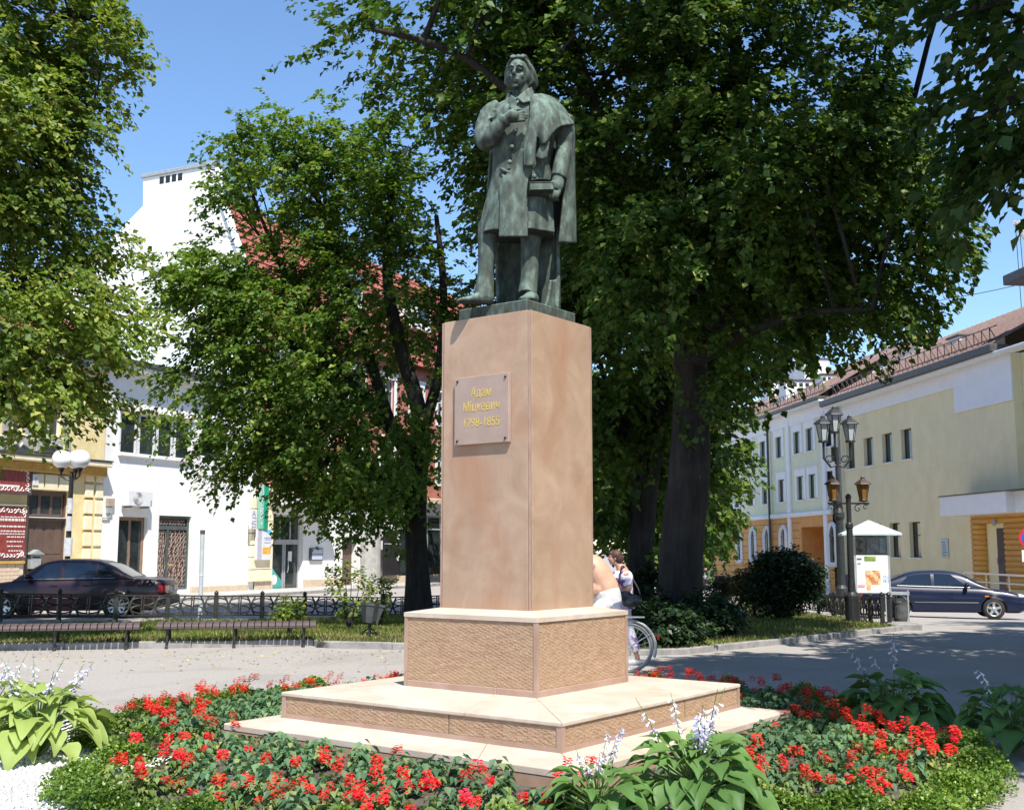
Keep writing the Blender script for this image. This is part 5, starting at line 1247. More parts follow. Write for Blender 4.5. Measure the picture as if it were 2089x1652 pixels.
def lantern(par,p,s,gm,fm,n=6):
    l=link('lantern',None,par,p,scale=s)
    MB().lathe([(.02,.0),(.12,.02),(.13,.05),(.10,.07)],n).obj('base',fm,l)
    MB().lathe([(.095,.07),(.165,.46)],n,cap=False).obj('glass',gm,l)
    for k in range(n):
        a=2*math.pi*k/n; MB().tube([(.097*math.cos(a),.097*math.sin(a),.07),(.168*math.cos(a),.168*math.sin(a),.46)],.010,4).obj('bar',fm,l)
    MB().lathe([(.235,.455),(.225,.475),(.15,.54),(.07,.59),(.05,.61),(.065,.63),(.03,.66),(.005,.70)],n).obj('roof',fm,l)
    return l
Yn=25.3; xn=(1729-CX)/F*Yn; zg_=G(xn,Yn)+.05
nl=thing('street_lamp','black street lamp with two amber lanterns on the shaded lawn','lamp',(xn,Yn,zg_))
zt=at_y(1729,1012,Yn).z-zg_
MB().lathe([(.16,-.1),(.16,.62),(.12,.66),(.09,.7),(.075,1.0),(.07,zt-.72),(.085,zt-.7),(.085,zt-.62),(.055,zt-.58),(.055,zt-.05),(.075,zt-.03),(.05,zt+.03),(.01,zt+.06)],16).obj('post',iron,nl,smooth=False)
za=zt-.16
MB().box((-.46,-.025,za-.02),(.46,.025,za+.02)).obj('cross_arm',iron,nl)
for s in (-1,1):
    pts=[(s*(.10+.09*1),-.0,za-.14)]
    MB().tube([(s*(.21+(.095-.013*t)*math.cos(t+1.2)),0,za-.115+(.095-.013*t)*math.sin(t+1.2)) for t in np.linspace(0,6.2,22)],.012,5).obj('scroll',iron,nl)
    MB().tube([(s*(.38+(.07-.01*t)*math.cos(t+.6)),0,za-.09+(.07-.01*t)*math.sin(t+.6)) for t in np.linspace(0,6,18)],.011,5).obj('scroll',iron,nl)
    l=lantern(nl,(s*.335,0,za+.03),.86,amber,lampbrown)
Yf=35.; xf=(1709-CX)/F*Yf; zg_=G(xf,Yf)
fl_=thing('street_lamp','tall grey street lamp with clustered glass lanterns beside the advertising column','lamp',(xf,Yf,zg_))
zt=at_y(1709,912,Yf).z-zg_; z2=at_y(1709,1045,Yf).z-zg_; greylamp=M('blue_grey_lamp_paint',(.014,.017,.017),.5,(.028,.033,.033),scale=9)
MB().lathe([(.2,0),(.2,.8),(.13,.9),(.12,z2-.25),(.16,z2-.15),(.16,z2),(.09,z2+.12),(.085,zt-2.0),(.075,zt-1.9),(.11,zt-1.7),(.065,zt-1.4),(.06,zt)],16).obj('post',greylamp,fl_)
for k in range(4):
    a=R(40+90*k) if k else R(180); a=[R(185),R(-5),R(90),R(-80)][k]; d=Vector((math.cos(a),math.sin(a),0))*.42; top=(k==2)
    if k==3: continue
    zz=zt+.12+(.30 if top else 0)
    if top: d=Vector((-.02,.1,0))
    MB().tube([(0,0,zt-.55),(d.x*.5,d.y*.5,zt-.62),(d.x*1.0,d.y*1.0,zt-.35),(d.x,d.y,zz)],.04,8).obj('arm',greylamp,fl_)
    MB().tube([(d.x*.55+(.16-.02*t)*math.cos(t+a),d.y*.55,zt-.4+(.16-.02*t)*math.sin(t)) for t in np.linspace(0,6,16)],.02,5).obj('scroll',greylamp,fl_)
    lantern(fl_,(d.x,d.y,zz),1.3,clearg,greylamp)
# ---------------- advertising column ----------------
Yc=31.5; xc=(1768-CX)/F*Yc; zg_=G(xc,Yc)
ac_=thing('advertising_column','poster stand with white pyramid roof covered in posters behind the fence','advertising column',(xc,Yc,zg_),R(-12))
postm=M('white_poster_paper',(.78,.77,.74),.7,(.84,.83,.8),scale=5); backm=M('grey_poster_backing',(.16,.18,.17),.7,(.27,.28,.26),scale=6)
zb_=at_y(1768,1210,Yc).z-zg_; zt=at_y(1768,1092,Yc).z-zg_; hw_=.44
MB().cbox((-hw_,-hw_,zb_),(hw_,hw_,zt),.01).obj('panel_box',backm,ac_)
for sx in (-1,1):
    for sy in (-1,1): MB().box((sx*hw_-.03,sy*hw_-.03,-.05),(sx*hw_+.03,sy*hw_+.03,zt)).obj('leg',alum,ac_)
mb=MB(); q=[(-.78,-.78),(.78,-.78),(.78,.78),(-.78,.78)]; mb.prism(q,zt,zt+.05,top=q); mb.prism(q,zt+.05,zt+.42,top=[(a*.02,b*.02) for a,b in q]); mb.obj('roof',M('white_sheet_roof',(.5,.6,.63),.5,(.58,.67,.69),scale=3),ac_)
H_=zt-zb_
def poster(f,u0,u1,v0,v1,m,par,off=.004):
    # f: 0 front (-y) 1 left (-x)
    a,b=-hw_+2*hw_*u0,-hw_+2*hw_*u1
    if f==0: MB().box((a,-hw_-off-.003,zb_+H_*v0),(b,-hw_-off,zb_+H_*v1)).obj('poster',m,par)
    else: MB().box((-hw_-off-.003,-b,zb_+H_*v0),(-hw_-off,-a,zb_+H_*v1)).obj('poster',m,par)
poster(0,.04,.97,.02,.66,postm,ac_,.034)
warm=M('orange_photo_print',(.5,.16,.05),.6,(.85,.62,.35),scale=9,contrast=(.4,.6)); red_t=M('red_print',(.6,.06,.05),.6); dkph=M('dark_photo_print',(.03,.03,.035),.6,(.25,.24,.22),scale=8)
poster(0,.30,.74,.16,.40,warm,ac_,.040); poster(0,.32,.44,.06,.15,warm,ac_,.040); poster(0,.06,.28,.14,.15,red_t,ac_,.040); poster(0,.06,.26,.115,.125,red_t,ac_,.040)
poster(0,.28,.62,.56,.64,M('green_print',(.12,.2,.03),.6,(.3,.4,.08),scale=7),ac_,.040); poster(0,.06,.2,.58,.61,dkph,ac_,.040); poster(0,.07,.17,.5,.53,M('teal_print',(.15,.35,.38),.6),ac_,.04)
poster(0,.82,.97,.2,.32,M('blue_letter_print',(.25,.35,.6),.6,(.7,.75,.85),scale=25,contrast=(.45,.55)),ac_,.040)
poster(0,.04,.36,.7,.97,dkph,ac_,.034); poster(0,.38,.72,.72,.96,M('shaded_slate_print',(.1,.12,.15),.6,(.28,.3,.33),scale=6),ac_,.034); poster(0,.75,.95,.7,.95,M('shaded_bluegrey_print',(.12,.17,.2),.6,(.3,.36,.4),scale=6),ac_,.034)  # top posters darkened: the roof overhang's shade is in their colours
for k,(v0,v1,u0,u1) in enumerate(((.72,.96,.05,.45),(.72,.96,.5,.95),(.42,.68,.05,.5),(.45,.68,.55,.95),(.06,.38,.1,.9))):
    poster(1,u0,u1,v0,v1,[dkph,warm,M('shaded_bluegrey_print',(.12,.17,.2),.6),dkph,M('shaded_slate_print',(.1,.12,.15),.6)][k],ac_,.034)  # slate and blue-grey prints carry this side's shade in their colour
# ---------------- litter bins, pole, sign ----------------
binm=M('grey_bin_metal',(.05,.055,.055),.6,(.10,.105,.105),scale=8,bump=.2,bscale=50)
p=at_z(754,1300,.09); lb=thing('litter_bin','tilted dark grey litter bin on a stand on the sunlit lawn','litter bin',(p.x,p.y,.09))
def tapered(mb,w0,w1,d0,d1,z0,z1,M_=None): mb.prism([(-w0,-d0),(w0,-d0),(w0,d0),(-w0,d0)],z0,z1,0,M_,top=[(-w1,-d1),(w1,-d1),(w1,d1),(-w1,d1)])
BMx=Matrix.Translation((0,0,.26))@Matrix.Rotation(R(25),4,'Z')@Matrix.Rotation(R(9),4,'Y')
mb=MB(); tapered(mb,.11,.17,.10,.15,0,.30,BMx); mb.obj('bucket',binm,lb); mb=MB(); tapered(mb,.182,.185,.162,.165,.302,.345,BMx); mb.obj('rim',binm,lb); MB().cbox((-.02,-.172,.02),(.06,-.15,.36),.01,0,BMx).obj('strap',iron,lb)
MB().tube([(0,0,-.05),(0,0,.28)],.03,8).obj('stem',iron,lb)
MB().tube([(.17*math.cos(t),0,.17*math.sin(t)-.02) for t in np.linspace(0,math.pi,12)],.014,6).obj('arched_leg',iron,lb); MB().tube([(0,.17*math.cos(t),.17*math.sin(t)-.02) for t in np.linspace(0,math.pi,12)],.014,6).obj('arched_leg',iron,lb)
p=at_z(1838,1278); p=Vector((p.x,p.y,G(p.x,p.y)))
rb=thing('litter_bin','round dark litter bin hung in a steel frame beside the concrete block','litter bin',p,R(-14))
for s in (-1,1): MB().box((s*.17-.014,-.014,0),(s*.17+.014,.014,.80)).obj('post',greymetal,rb)
MB().box((-.2,-.012,.70),(.2,.012,.77)).obj('top_bar',alum,rb); MB().box((-.17,-.012,.05),(.17,.012,.075)).obj('foot_bar',greymetal,rb)
MB().lathe([(.0,.13),(.135,.13),(.15,.2),(.158,.52),(.168,.525),(.168,.55),(.15,.55),(.14,.2)],18,cap=False).obj('bucket',binm,rb,smooth=False)
p0=at_y(408,1262,25.6); p1=at_y(413.5,1078,25.6)
po=thing('grey_pole','plain grey steel pole with dark cap standing behind the bench','pole',(p0.x,p0.y,p0.z-.05)); d=p1-p0
pm=M('pale_grey_pole_paint',(.42,.46,.48),.5,(.52,.56,.58),scale=8)
MB().tube([(0,0,0),(d.x,d.y,d.z)],.05,12).obj('shaft',pm,po); MB().tube([(d.x*.97,d.y,d.z*.965),(d.x*1.0,d.y,d.z*1.008)],.056,12).obj('cap',darkm,po); MB().tube([(d.x*.5,d.y*.5,d.z*.5),(d.x*.515,d.y*.515,d.z*.515)],.056,12).obj('white_band',wframe,po)
Ys=36.; xs_=(2090-CX)/F*Ys; sg_=thing('road_sign','round red and blue no-parking sign on a thin post at the log entrance','sign',(xs_,Ys,G(xs_,Ys)))
zz=at_y(2090,1097,Ys).z-G(xs_,Ys); T=Matrix.Translation((0,-.05,zz))@Matrix.Rotation(math.pi/2,4,'X')
MB().tube([(0,0,0),(0,0,zz+.3)],.03,8).obj('post',greymetal,sg_); MB().lathe([(.32,0),(.32,.012)],28,0,T).obj('red_disc',M('sign_red',(.5,.02,.03),.4),sg_); MB().lathe([(.24,.013),(.24,.018)],28,0,T).obj('blue_disc',M('sign_blue',(.03,.08,.4),.4),sg_)
MB().box((-.3,-.02,-.03),(.3,-.006,.03),0,Matrix.Translation((0,-.05,zz))@Matrix.Rotation(R(45),4,'Y')).obj('red_bar',M('sign_red',(.5,.02,.03),.4),sg_); MB().box((-.25,-.06,zz-.75),(.25,-.045,zz-.38)).obj('sub_plate',platem,sg_)
# ---------------- bicycle, rider, walker ----------------
p=at_z(1283,1372); Yb=p.y; bxx=p.x
bike=thing('bicycle','silver city bicycle with mudguards ridden past behind the pedestal','bicycle',(bxx,Yb,0),R(176))
bikem=M('silver_bike_paint',(.35,.36,.37),.35,(.45,.46,.47),scale=8,metal=.4); rb_=.335
def bwheel(x):
    w_=link('wheel',None,bike,(x,0,rb_)); T=Matrix.Rotation(math.pi/2,4,'X')
    MB().tube([((rb_-.02)*math.cos(t),0,(rb_-.02)*math.sin(t)) for t in np.linspace(0,2*math.pi,41)],.02,8).obj('tyre',M('grey_bike_tyre',(.16,.165,.16),.8),w_,smooth=True)
    MB().tube([((rb_-.045)*math.cos(t),0,(rb_-.045)*math.sin(t)) for t in np.linspace(0,2*math.pi,41)],.012,6).obj('rim',alloy,w_,smooth=True)
    sp=MB()
    for k in range(24):
        a=2*math.pi*k/24; sp.tube([(.02*math.cos(a+.6),.02*(1 if k%2 else -1),.02*math.sin(a+.6)),((rb_-.05)*math.cos(a),0,(rb_-.05)*math.sin(a))],.0022,4)
    sp.tube([(0,-.04,0),(0,.04,0)],.02,8); sp.obj('spokes',steel,w_)
bwheel(0); bwheel(1.08)
fm=MB(); 
for a,b,r_ in (((0,0,.335),(.44,0,.30),.012),((0,0,.335),(.33,0,.82),.011),((.44,0,.30),(.30,0,.95),.017),((.44,0,.30),(.86,0,.78),.018),((.33,0,.80),(.84,0,.86),.016),((.84,0,.95),(.90,0,.70),.02),((.90,0,.70),(1.08,0,.335),.014)): fm.tube([a,b],r_,8)
fm.obj('frame',bikem,bike)
MB().tube([(.83,0,.93),(.82,0,1.06)],.014,8).obj('stem',alloy,bike); MB().tube([(.62,-.29,1.06),(.74,-.25,1.09),(.82,0,1.06),(.74,.25,1.09),(.62,.29,1.06)],.013,8).obj('handlebar',alloy,bike)
sd_=MB(); sd_.ell((.26,0,.985),(.14,.09,.035),12,8); sd_.obj('saddle',plast,bike,smooth=True)
MB().tube([((rb_+.03)*math.cos(t),0,rb_+(rb_+.03)*math.sin(t)) for t in np.linspace(.3,3.5,24)],.022,6,0,Matrix.Diagonal((1,1.3,1,1))).obj('mudguard',bikem,bike); MB().tube([(1.08+(rb_+.03)*math.cos(t),0,rb_+(rb_+.03)*math.sin(t)) for t in np.linspace(.2,2.8,20)],.022,6,0,Matrix.Diagonal((1,1.3,1,1))).obj('mudguard',bikem,bike)
MB().cbox((-.42,-.025,.44),(-.385,.025,.50),.005).obj('reflector',redl,bike)
for s in (-1,1): MB().tube([(0,s*.04,rb_),(-.30,s*.03,.52)],.005,5).obj('mudguard_stay',alloy,bike); MB().tube([(.44,s*.06,.30),(.44+s*.12,s*.08,.30-s*.12),(.44+s*.12,s*.16,.30-s*.12)],.012,6).obj('crank',alloy,bike)
MB().lathe([(.09,-.01),(.09,.01)],20,0,Matrix.Translation((.44,.06,.30))@Matrix.Rotation(math.pi/2,4,'X')).obj('chainring',alloy,bike); MB().box((-.22,-.06,.735),(.18,.06,.75)).obj('carrier',alloy,bike)
skin=M('skin',(.52,.29,.19),.55,(.60,.36,.25),scale=6); skin2=M('skin_warm',(.42,.21,.14),.55,(.5,.27,.19),scale=6)
def person_obj(name,mb,mat,par,vox=.012,it=4):
    o=mb.obj(name,mat,par,smooth=True); r_=o.modifiers.new('r','REMESH'); r_.mode='VOXEL'; r_.voxel_size=vox; r_.use_smooth_shade=True
    s_=o.modifiers.new('s','SMOOTH'); s_.factor=.5; s_.iterations=it; return o
def chain(mb,pts,n=12): 
    c=smooth_chain(pts,4); mb.tube([q[:3] for q in c],[max(.004,q[3]) for q in c],n)
def head(mb,c,fwd,s=1.):
    """head with face; fwd is an angle about z"""
    Hm=Matrix.Translation(c)@Matrix.Rotation(fwd,4,'Z')@Matrix.Scale(s,4)
    e=lambda a,b:mb.ell(a,b,14,10,0,Hm)
    e((0,0,.02),(.092,.075,.105)); e((.02,0,-.05),(.07,.06,.07)); e((.06,0,-.095),(.03,.028,.022)); mb.tube([(.085,0,.03),(.105,0,0),(.115,0,-.018),(.1,0,-.028)],[.01,.012,.016,.01],8,0,Hm)
    for s_ in (-1,1): e((.078,s_*.032,.015),(.012,.014,.01)); e((-.005,s_*.078,-.01),(.02,.012,.032)); e((.07,s_*.035,-.03),(.022,.024,.026)); mb.tube([(.088,s_*.012,.036),(.088,s_*.034,.042),(.07,s_*.056,.034)],.007,6,0,Hm)
    mb.tube([(.088,-.024,-.062),(.098,0,-.06),(.088,.024,-.062)],.008,6,0,Hm)
    return Hm
def hand(mb,p,d,up=(0,0,1),s=1.,curl=.4):
    p=Vector(p); d=Vector(d).normalized(); u=Vector(up); lat=d.cross(u).normalized(); u=lat.cross(d).normalized()
    mb.tube([p,p+d*.04*s,p+d*.085*s],[.024*s,.034*s,.03*s],10)
    for k,L_ in enumerate((.065,.075,.07,.055)):
        b=p+d*.075*s+lat*(k-1.5)*.018*s; m_=b+d*L_*.5*s-u*curl*.02*s; e_=m_+(d*(1-curl)-u*curl).normalized()*L_*.55*s
        mb.tube([b,m_,e_],[.010*s,.0095*s,.007*s],8)
    b=p+d*.03*s-lat*.03*s; mb.tube([b,b+d*.035*s-lat*.03*s,b+d*.07*s-lat*.035*s-u*.01],[.012*s,.011*s,.008*s],8)
# rider (faces along the bicycle's +x)
man=thing('person','bare-backed man in pale shorts riding the bicycle behind the pedestal','person',(bxx,Yb,0),R(176))
b=MB()
chain(b,[(.27,0,.99,.17),(.30,0,1.12,.185),(.37,0,1.25,.185),(.45,0,1.38,.185),(.52,0,1.49,.15),(.56,0,1.56,.07)],18)
b.ell((.40,0,1.12),(.2,.19,.16)); chain(b,[(.55,0,1.52,.065),(.59,0,1.60,.06)]); head(b,(.63,0,1.70),0)
for s in (-1,1):
    chain(b,[(.50,s*.16,1.46,.07),(.56,s*.24,1.36,.058),(.60,s*.28,1.22,.047),(.60,s*.28,1.14,.038)],10); hand(b,(.60,s*.28,1.13),(.3,0,-1),(1,0,0))
    kz=.86 if s<0 else .72; chain(b,[(.28,s*.1,.95,.10),(.44,s*.13,.92 if s<0 else .80,.09),(.62,s*.13,kz,.065),(.58,s*.13,kz-.2,.058),(.5,s*.12,.30 if s<0 else .20,.042)],12)
    chain(b,[(.46,s*.12,.26 if s<0 else .16,.04),(.60,s*.13,.235 if s<0 else .13,.038),(.68,s*.13,.23 if s<0 else .125,.025)],10)
person_obj('body',b,skin,man)
sh=MB(); chain(sh,[(.25,0,.90,.175),(.28,0,1.0,.195),(.31,0,1.10,.198)],18)
for s in (-1,1): chain(sh,[(.28,s*.1,.95,.115),(.42,s*.13,.92 if s<0 else .82,.108),(.56,s*.13,.89 if s<0 else .76,.09)],12)
person_obj('shorts',sh,M('pale_grey_shorts',(.58,.56,.55),.85,(.72,.71,.7),scale=9,bump=.3,bscale=25),man)
hr_=MB(); hr_.ell((.615,0,1.735),(.10,.085,.085)); person_obj('hair',hr_,M('dark_brown_hair',(.03,.018,.012),.7,(.06,.035,.022),scale=30),man,.012,2)
# woman walking left behind the bicycle
Yw=16.7; xw=(1266-CX)/F*Yw
wo=thing('person','woman in purple and white floral top with black shoulder bag walking by','person',(xw,Yw,0),R(180))
b=MB()
chain(b,[(.0,0,.82,.15),(.0,0,.98,.15),(.01,0,1.14,.155),(.0,0,1.27,.15),(.0,0,1.36,.09),(.04,0,1.42,.055)],16); chain(b,[(.02,0,1.38,.055),(.07,0,1.47,.05)]); Hm=head(b,(.10,0,1.535),0,.9)
for s in (-1,1):
    sy=s*.17
    if s>0: chain(b,[(-.02,sy,1.30,.062),(-.07,sy+.03,1.16,.054),(-.05,sy+.05,1.06,.045),(.10,sy+.02,1.10,.04),(.20,sy-.02,1.15,.032)],10); hand(b,(.20,sy-.02,1.15),(1,-.2,.3),s=.9)
    else: chain(b,[(-.02,sy,1.30,.062),(-.04,sy-.03,1.14,.054),(.02,sy-.04,1.0,.042),(.10,sy,.92,.032)],10); hand(b,(.10,sy,.92),(.6,0,-1),s=.9)
    fx_=-.20 if s>0 else .18; chain(b,[(0,s*.08,.84,.095),(fx_*.4,s*.09,.5,.06),(fx_,s*.09,.12,.038),(fx_,s*.09,.06,.036)],10); chain(b,[(fx_-.04,s*.09,.04,.034),(fx_+.08,s*.09,.035,.038),(fx_+.16,s*.09,.025,.026)],10)
person_obj('body',b,skin2,wo)
flo=M('purple_floral_fabric',(.14,.06,.22),.8,(.74,.7,.78),scale=9,detail=2,contrast=(.42,.50))
t=MB(); chain(t,[(0,0,.80,.185),(0,0,.98,.165),(.01,0,1.14,.17),(.0,0,1.27,.165),(.0,0,1.34,.12)],18)
for s in (-1,1): chain(t,[(-.0,s*.13,1.32,.075),(-.05,s*.185,1.20,.078),(-.07,s*.2,1.13,.074)],12)
person_obj('blouse',t,flo,wo)
t=MB()
chain(t,[(0,0,.86,.165),(0,0,.78,.15)],14)
for s in (-1,1):
    fx_=-.20 if s>0 else .18; chain(t,[(0,s*.08,.86,.11),(fx_*.4,s*.09,.5,.085),(fx_*.95,s*.09,.2,.075)],12)
person_obj('trousers',t,M('purple_white_trousers',(.16,.08,.24),.85,(.66,.62,.7),scale=7,detail=2,contrast=(.42,.5)),wo)
t=MB(); t.ell((.075,0,1.565),(.098,.09,.09)); t.ell((.04,0,1.52),(.075,.085,.085)); t.ell((.16,0,1.60),(.03,.06,.03)); person_obj('hair',t,M('red_brown_hair',(.045,.018,.012),.6,(.09,.04,.025),scale=30),wo,.011,2)
t=MB()
for s in (-1,1):
    fx_=-.20 if s>0 else .18; chain(t,[(fx_-.05,s*.09,.045,.04),(fx_+.08,s*.09,.04,.044),(fx_+.175,s*.09,.03,.032)],10)
person_obj('shoes',t,M('white_shoe',(.65,.65,.66),.6),wo,.01,2)
bagm=M('black_leather',(.012,.013,.016),.35,(.03,.034,.04),scale=8,bump=.4,bscale=14)
bag=thing('shoulder_bag','slouchy black shoulder bag hanging at the walking woman\'s hip','bag',(xw,Yw,0),R(180))
t=MB(); t.ell((-.12,.25,.92),(.15,.05,.10)); t.ell((-.03,.25,.99),(.10,.045,.075)); t.ell((-.06,.26,.88),(.09,.05,.05)); person_obj('pouch',t,bagm,bag)
MB().tube(smooth_chain([(.08,.27,1.02),(.06,.25,1.2),(.02,.17,1.395),(-.04,.05,1.39),(-.12,.0,1.28),(-.22,.12,1.1),(-.24,.24,1.0)],4),.012,6).obj('strap',bagm,bag)
# person far down the street
Yq=88.; xq=(1437-CX)/F*Yq; fp=thing('person','far pedestrian in pale shirt and dark shorts beside the whitewashed trunk','person',(xq,Yq,G(xq,Yq)),R(200))
b=MB(); chain(b,[(0,0,.9,.15),(0,0,1.2,.16),(0,0,1.42,.12),(.02,0,1.5,.055)],12); head(b,(.04,0,1.64),0)
for s in (-1,1):
    chain(b,[(0,s*.18,1.38,.06),(.04,s*.24,1.12,.048),(.18,s*.2,1.05,.036)]); hand(b,(.18,s*.2,1.05),(1,0,0)); chain(b,[(0,s*.09,.88,.1),(.02*s,s*.1,.48,.065),(.04*s,s*.1,.08,.045),(.14+.04*s,s*.1,.03,.04)])
person_obj('body',b,skin,fp,.02,2)
t=MB(); chain(t,[(0,0,.88,.175),(0,0,1.2,.18),(0,0,1.42,.15)],12)
for s in (-1,1): chain(t,[(0,s*.17,1.38,.08),(.03,s*.22,1.2,.07)])
person_obj('shirt',t,M('pale_blue_shirt',(.5,.6,.66),.8),fp,.02,2)
t=MB(); chain(t,[(0,0,.92,.17),(0,0,.8,.15)])
for s in (-1,1): chain(t,[(0,s*.09,.86,.115),(.02*s,s*.1,.52,.095)])
person_obj('shorts',t,M('navy_shorts',(.02,.022,.04),.8),fp,.02,2)
# ---------------- foliage ----------------
UP=np.array([0,0,1.])
def norm(a): return a/np.maximum(np.linalg.norm(a,axis=-1,keepdims=True),1e-9)
def fast_mesh(name,V,Fq,mat,smooth=False):
    me=bpy.data.meshes.new(name); n=len(V); me.vertices.add(n); me.vertices.foreach_set('co',np.ascontiguousarray(V,dtype=np.float32).ravel())
    k=Fq.shape[1]; me.loops.add(Fq.size); me.loops.foreach_set('vertex_index',Fq.ravel().astype(np.int32)); me.polygons.add(len(Fq))
    me.polygons.foreach_set('loop_start',(np.arange(len(Fq))*k).astype(np.int32)); 
    me.materials.append(mat)
    if smooth: me.polygons.foreach_set('use_smooth',np.ones(len(Fq),dtype=bool))
    me.update(calc_edges=True); me.validate(); return me
def leaves(name,P,D,N,s,mat,width=.40,droop=.12,fold=.10):
    """one small folded leaf at each point P, pointing along D, facing N"""
    D=norm(D); Lt=norm(np.cross(D,N)); N=np.cross(Lt,D); s=s[:,None]; n=len(P)
    a=P; b=P+D*s*.42+Lt*s*width+N*s*fold; c=P+D*s-N*s*droop; d=P+D*s*.42-Lt*s*width+N*s*fold
    V=np.stack([a,b,c,d],1).reshape(-1,3); i=np.arange(n)[:,None]*4
    F_=np.concatenate([i+np.array([[0,1,2]]),i+np.array([[0,2,3]])],0)
    return fast_mesh(name,V,F_,mat)
def sprays(C,cr,nsp,nl,L,rg,center,droop=.5):
    """leafy twigs radiating from cluster centres C"""
    m=len(C); out=norm((C-center)*np.array([1,1,.45])+1e-6)
    d=norm(out[:,None,:]*.75+rg.normal(0,.75,(m,nsp,3))*np.array([1,1,.5])); LL=L*rg.uniform(.55,1.25,(m,nsp,1,1))
    st_=C[:,None,:]+rg.normal(0,1,(m,nsp,3))*cr*np.array([.5,.5,.35])
    t=rg.uniform(.05,1,(m,nsp,nl,1))
    P=st_[:,:,None,:]+d[:,:,None,:]*t*LL-UP*droop*(t**2)*LL*rg.uniform(.5,1.3,(m,nsp,1,1))+rg.normal(0,.045,(m,nsp,nl,3))
    side=rg.choice([-1,1],(m,nsp,nl,1)); lat=norm(np.cross(d,UP))[:,:,None,:]
    D=d[:,:,None,:]*.7+lat*side*.8+rg.normal(0,.3,P.shape)-UP*.45
    N=UP*.9+rg.normal(0,.42,P.shape)+out[:,None,None,:]*.35
    return P.reshape(-1,3),D.reshape(-1,3),N.reshape(-1,3)
def ellipsoid_pts(els,n,rg,shell=.45):
    """cluster centres spread through the union of ellipsoids (centre, radii)"""
    vol=np.array([e[1][0]*e[1][2]*(e[1][1]**.6)*(e[2] if len(e)>2 else 1) for e in els]); k=rg.choice(len(els),n,p=vol/vol.sum())
    C=np.array([e[0] for e in els])[k]; Rr=np.array([e[1] for e in els])[k]
    u=norm(rg.normal(0,1,(n,3))); r=(shell**3+(1-shell**3)*rg.random((n,1)))**(1/3.)
    return C+u*r*Rr
bark=M('linden_bark',(.012,.010,.009),.95,(.036,.030,.026),scale=9,stretch=(1,1,.14),bump=1,bscale=22,bstretch=(1,1,.12),bdist=.05,c3=(.10,.09,.08),s3=1.1,amt3=.3)
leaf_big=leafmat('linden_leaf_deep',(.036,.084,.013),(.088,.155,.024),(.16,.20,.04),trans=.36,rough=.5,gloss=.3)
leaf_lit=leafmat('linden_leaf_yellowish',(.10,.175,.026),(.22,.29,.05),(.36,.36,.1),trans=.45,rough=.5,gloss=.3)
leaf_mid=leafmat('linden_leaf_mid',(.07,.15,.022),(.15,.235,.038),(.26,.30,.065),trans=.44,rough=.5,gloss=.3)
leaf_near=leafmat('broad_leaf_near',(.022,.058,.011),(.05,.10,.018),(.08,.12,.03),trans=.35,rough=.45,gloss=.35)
def el(px,py,Y,rx,rz,ry,w=1.):
    c=at_y(px,py,Y); k=Y/F; return (np.array(c),np.array([rx*k,ry,rz*k]),w)
def tree(name,label,base,limbs,els,ncl,nsp,nl,size,mat,seed,center=None,spl=.9,cr=.55,twig=120,group=None,droop=.5,cut=None,bm=None):
    rg=np.random.default_rng(seed); root=thing(name,label,'tree',base,0,group); b=np.array(base)
    C=ellipsoid_pts(els,ncl,rg); center=np.array(center) if center is not None else C.mean(0)
    if cut is not None: C=np.array([c for c in C if cut(c)])
    tr=MB(); nodes=[]
    for ch in limbs:
        c=smooth_chain(ch,5); tr.tube([Vector(q[:3])-Vector(base) for q in c],[q[3] for q in c],12 if ch[0][3]>.2 else 8); nodes+=[q for q in c if q[2]>2.5]
    nd=np.array([q[:3] for q in nodes])
    o=tr.obj('trunk',bm or bark,root,smooth=True)
    tw=MB()
    for c in C[rg.permutation(len(C))[:twig]]:
        dd=np.linalg.norm(nd-c,axis=1); j=int(dd.argmin())
        if dd[j]>6.5: continue
        p=nd[j]; mid_=(p+c)/2+rg.normal(0,.15,3)+np.array([0,0,.12*dd[j]]); r0=min(.06,.014+.009*dd[j])
        tw.tube(smooth_chain([tuple(p-b)+(r0,),tuple(mid_-b)+(r0*.65,),tuple(c-b)+(.008,)],3)and[q[:3] for q in smooth_chain([tuple(p-b)+(r0,),tuple(mid_-b)+(r0*.65,),tuple(c-b)+(.008,)],3)],[q[3] for q in smooth_chain([tuple(p-b)+(r0,),tuple(mid_-b)+(r0*.65,),tuple(c-b)+(.008,)],3)],5)
    if tw.v: stuff(tw.obj('branches',bm or bark,root,smooth=True))
    P,D,N=sprays(C,cr,nsp,nl,spl,rg,center,droop)
    if cut is not None:
        k=np.array([cut(p) for p in P]); P,D,N=P[k],D[k],N[k]
    me=leaves('crown',P-b,D,N,size*rg.uniform(.55,1.45,len(P)),mat)
    stuff(link('crown',me,root)); return root
def lt(px,py,Y,r): v=at_y(px,py,Y); return (v.x,v.y,v.z,r)
def pix(p):
    c,s=math.cos(PITCH),math.sin(PITCH); z=p[2]-CAMH; d=p[1]*c+z*s; return CX+F*p[0]/d,CY-F*(z*c-p[1]*s)/d
RB=[(-600,2300),(-60,1880),(0,1850),(150,1830),(250,1900),(350,1950),(450,2010),(500,2030),(600,1985),(680,1930),(720,1860),(770,1830),(1300,1830)]
BB=[(0,700),(880,760),(1200,1200),(1440,960),(1500,900),(1560,800),(1640,755),(1700,740),(1780,765),(1830,775),(1850,730),(1900,700),(2000,650),(2600,500)]
def bigcut(p):
    x,y=pix(p); w=14*math.sin(x*.05+y*.031)+10*math.sin(y*.11)+10*math.sin(x*.13); return x<interp(RB,y)+w and y<interp(BB,x)+w
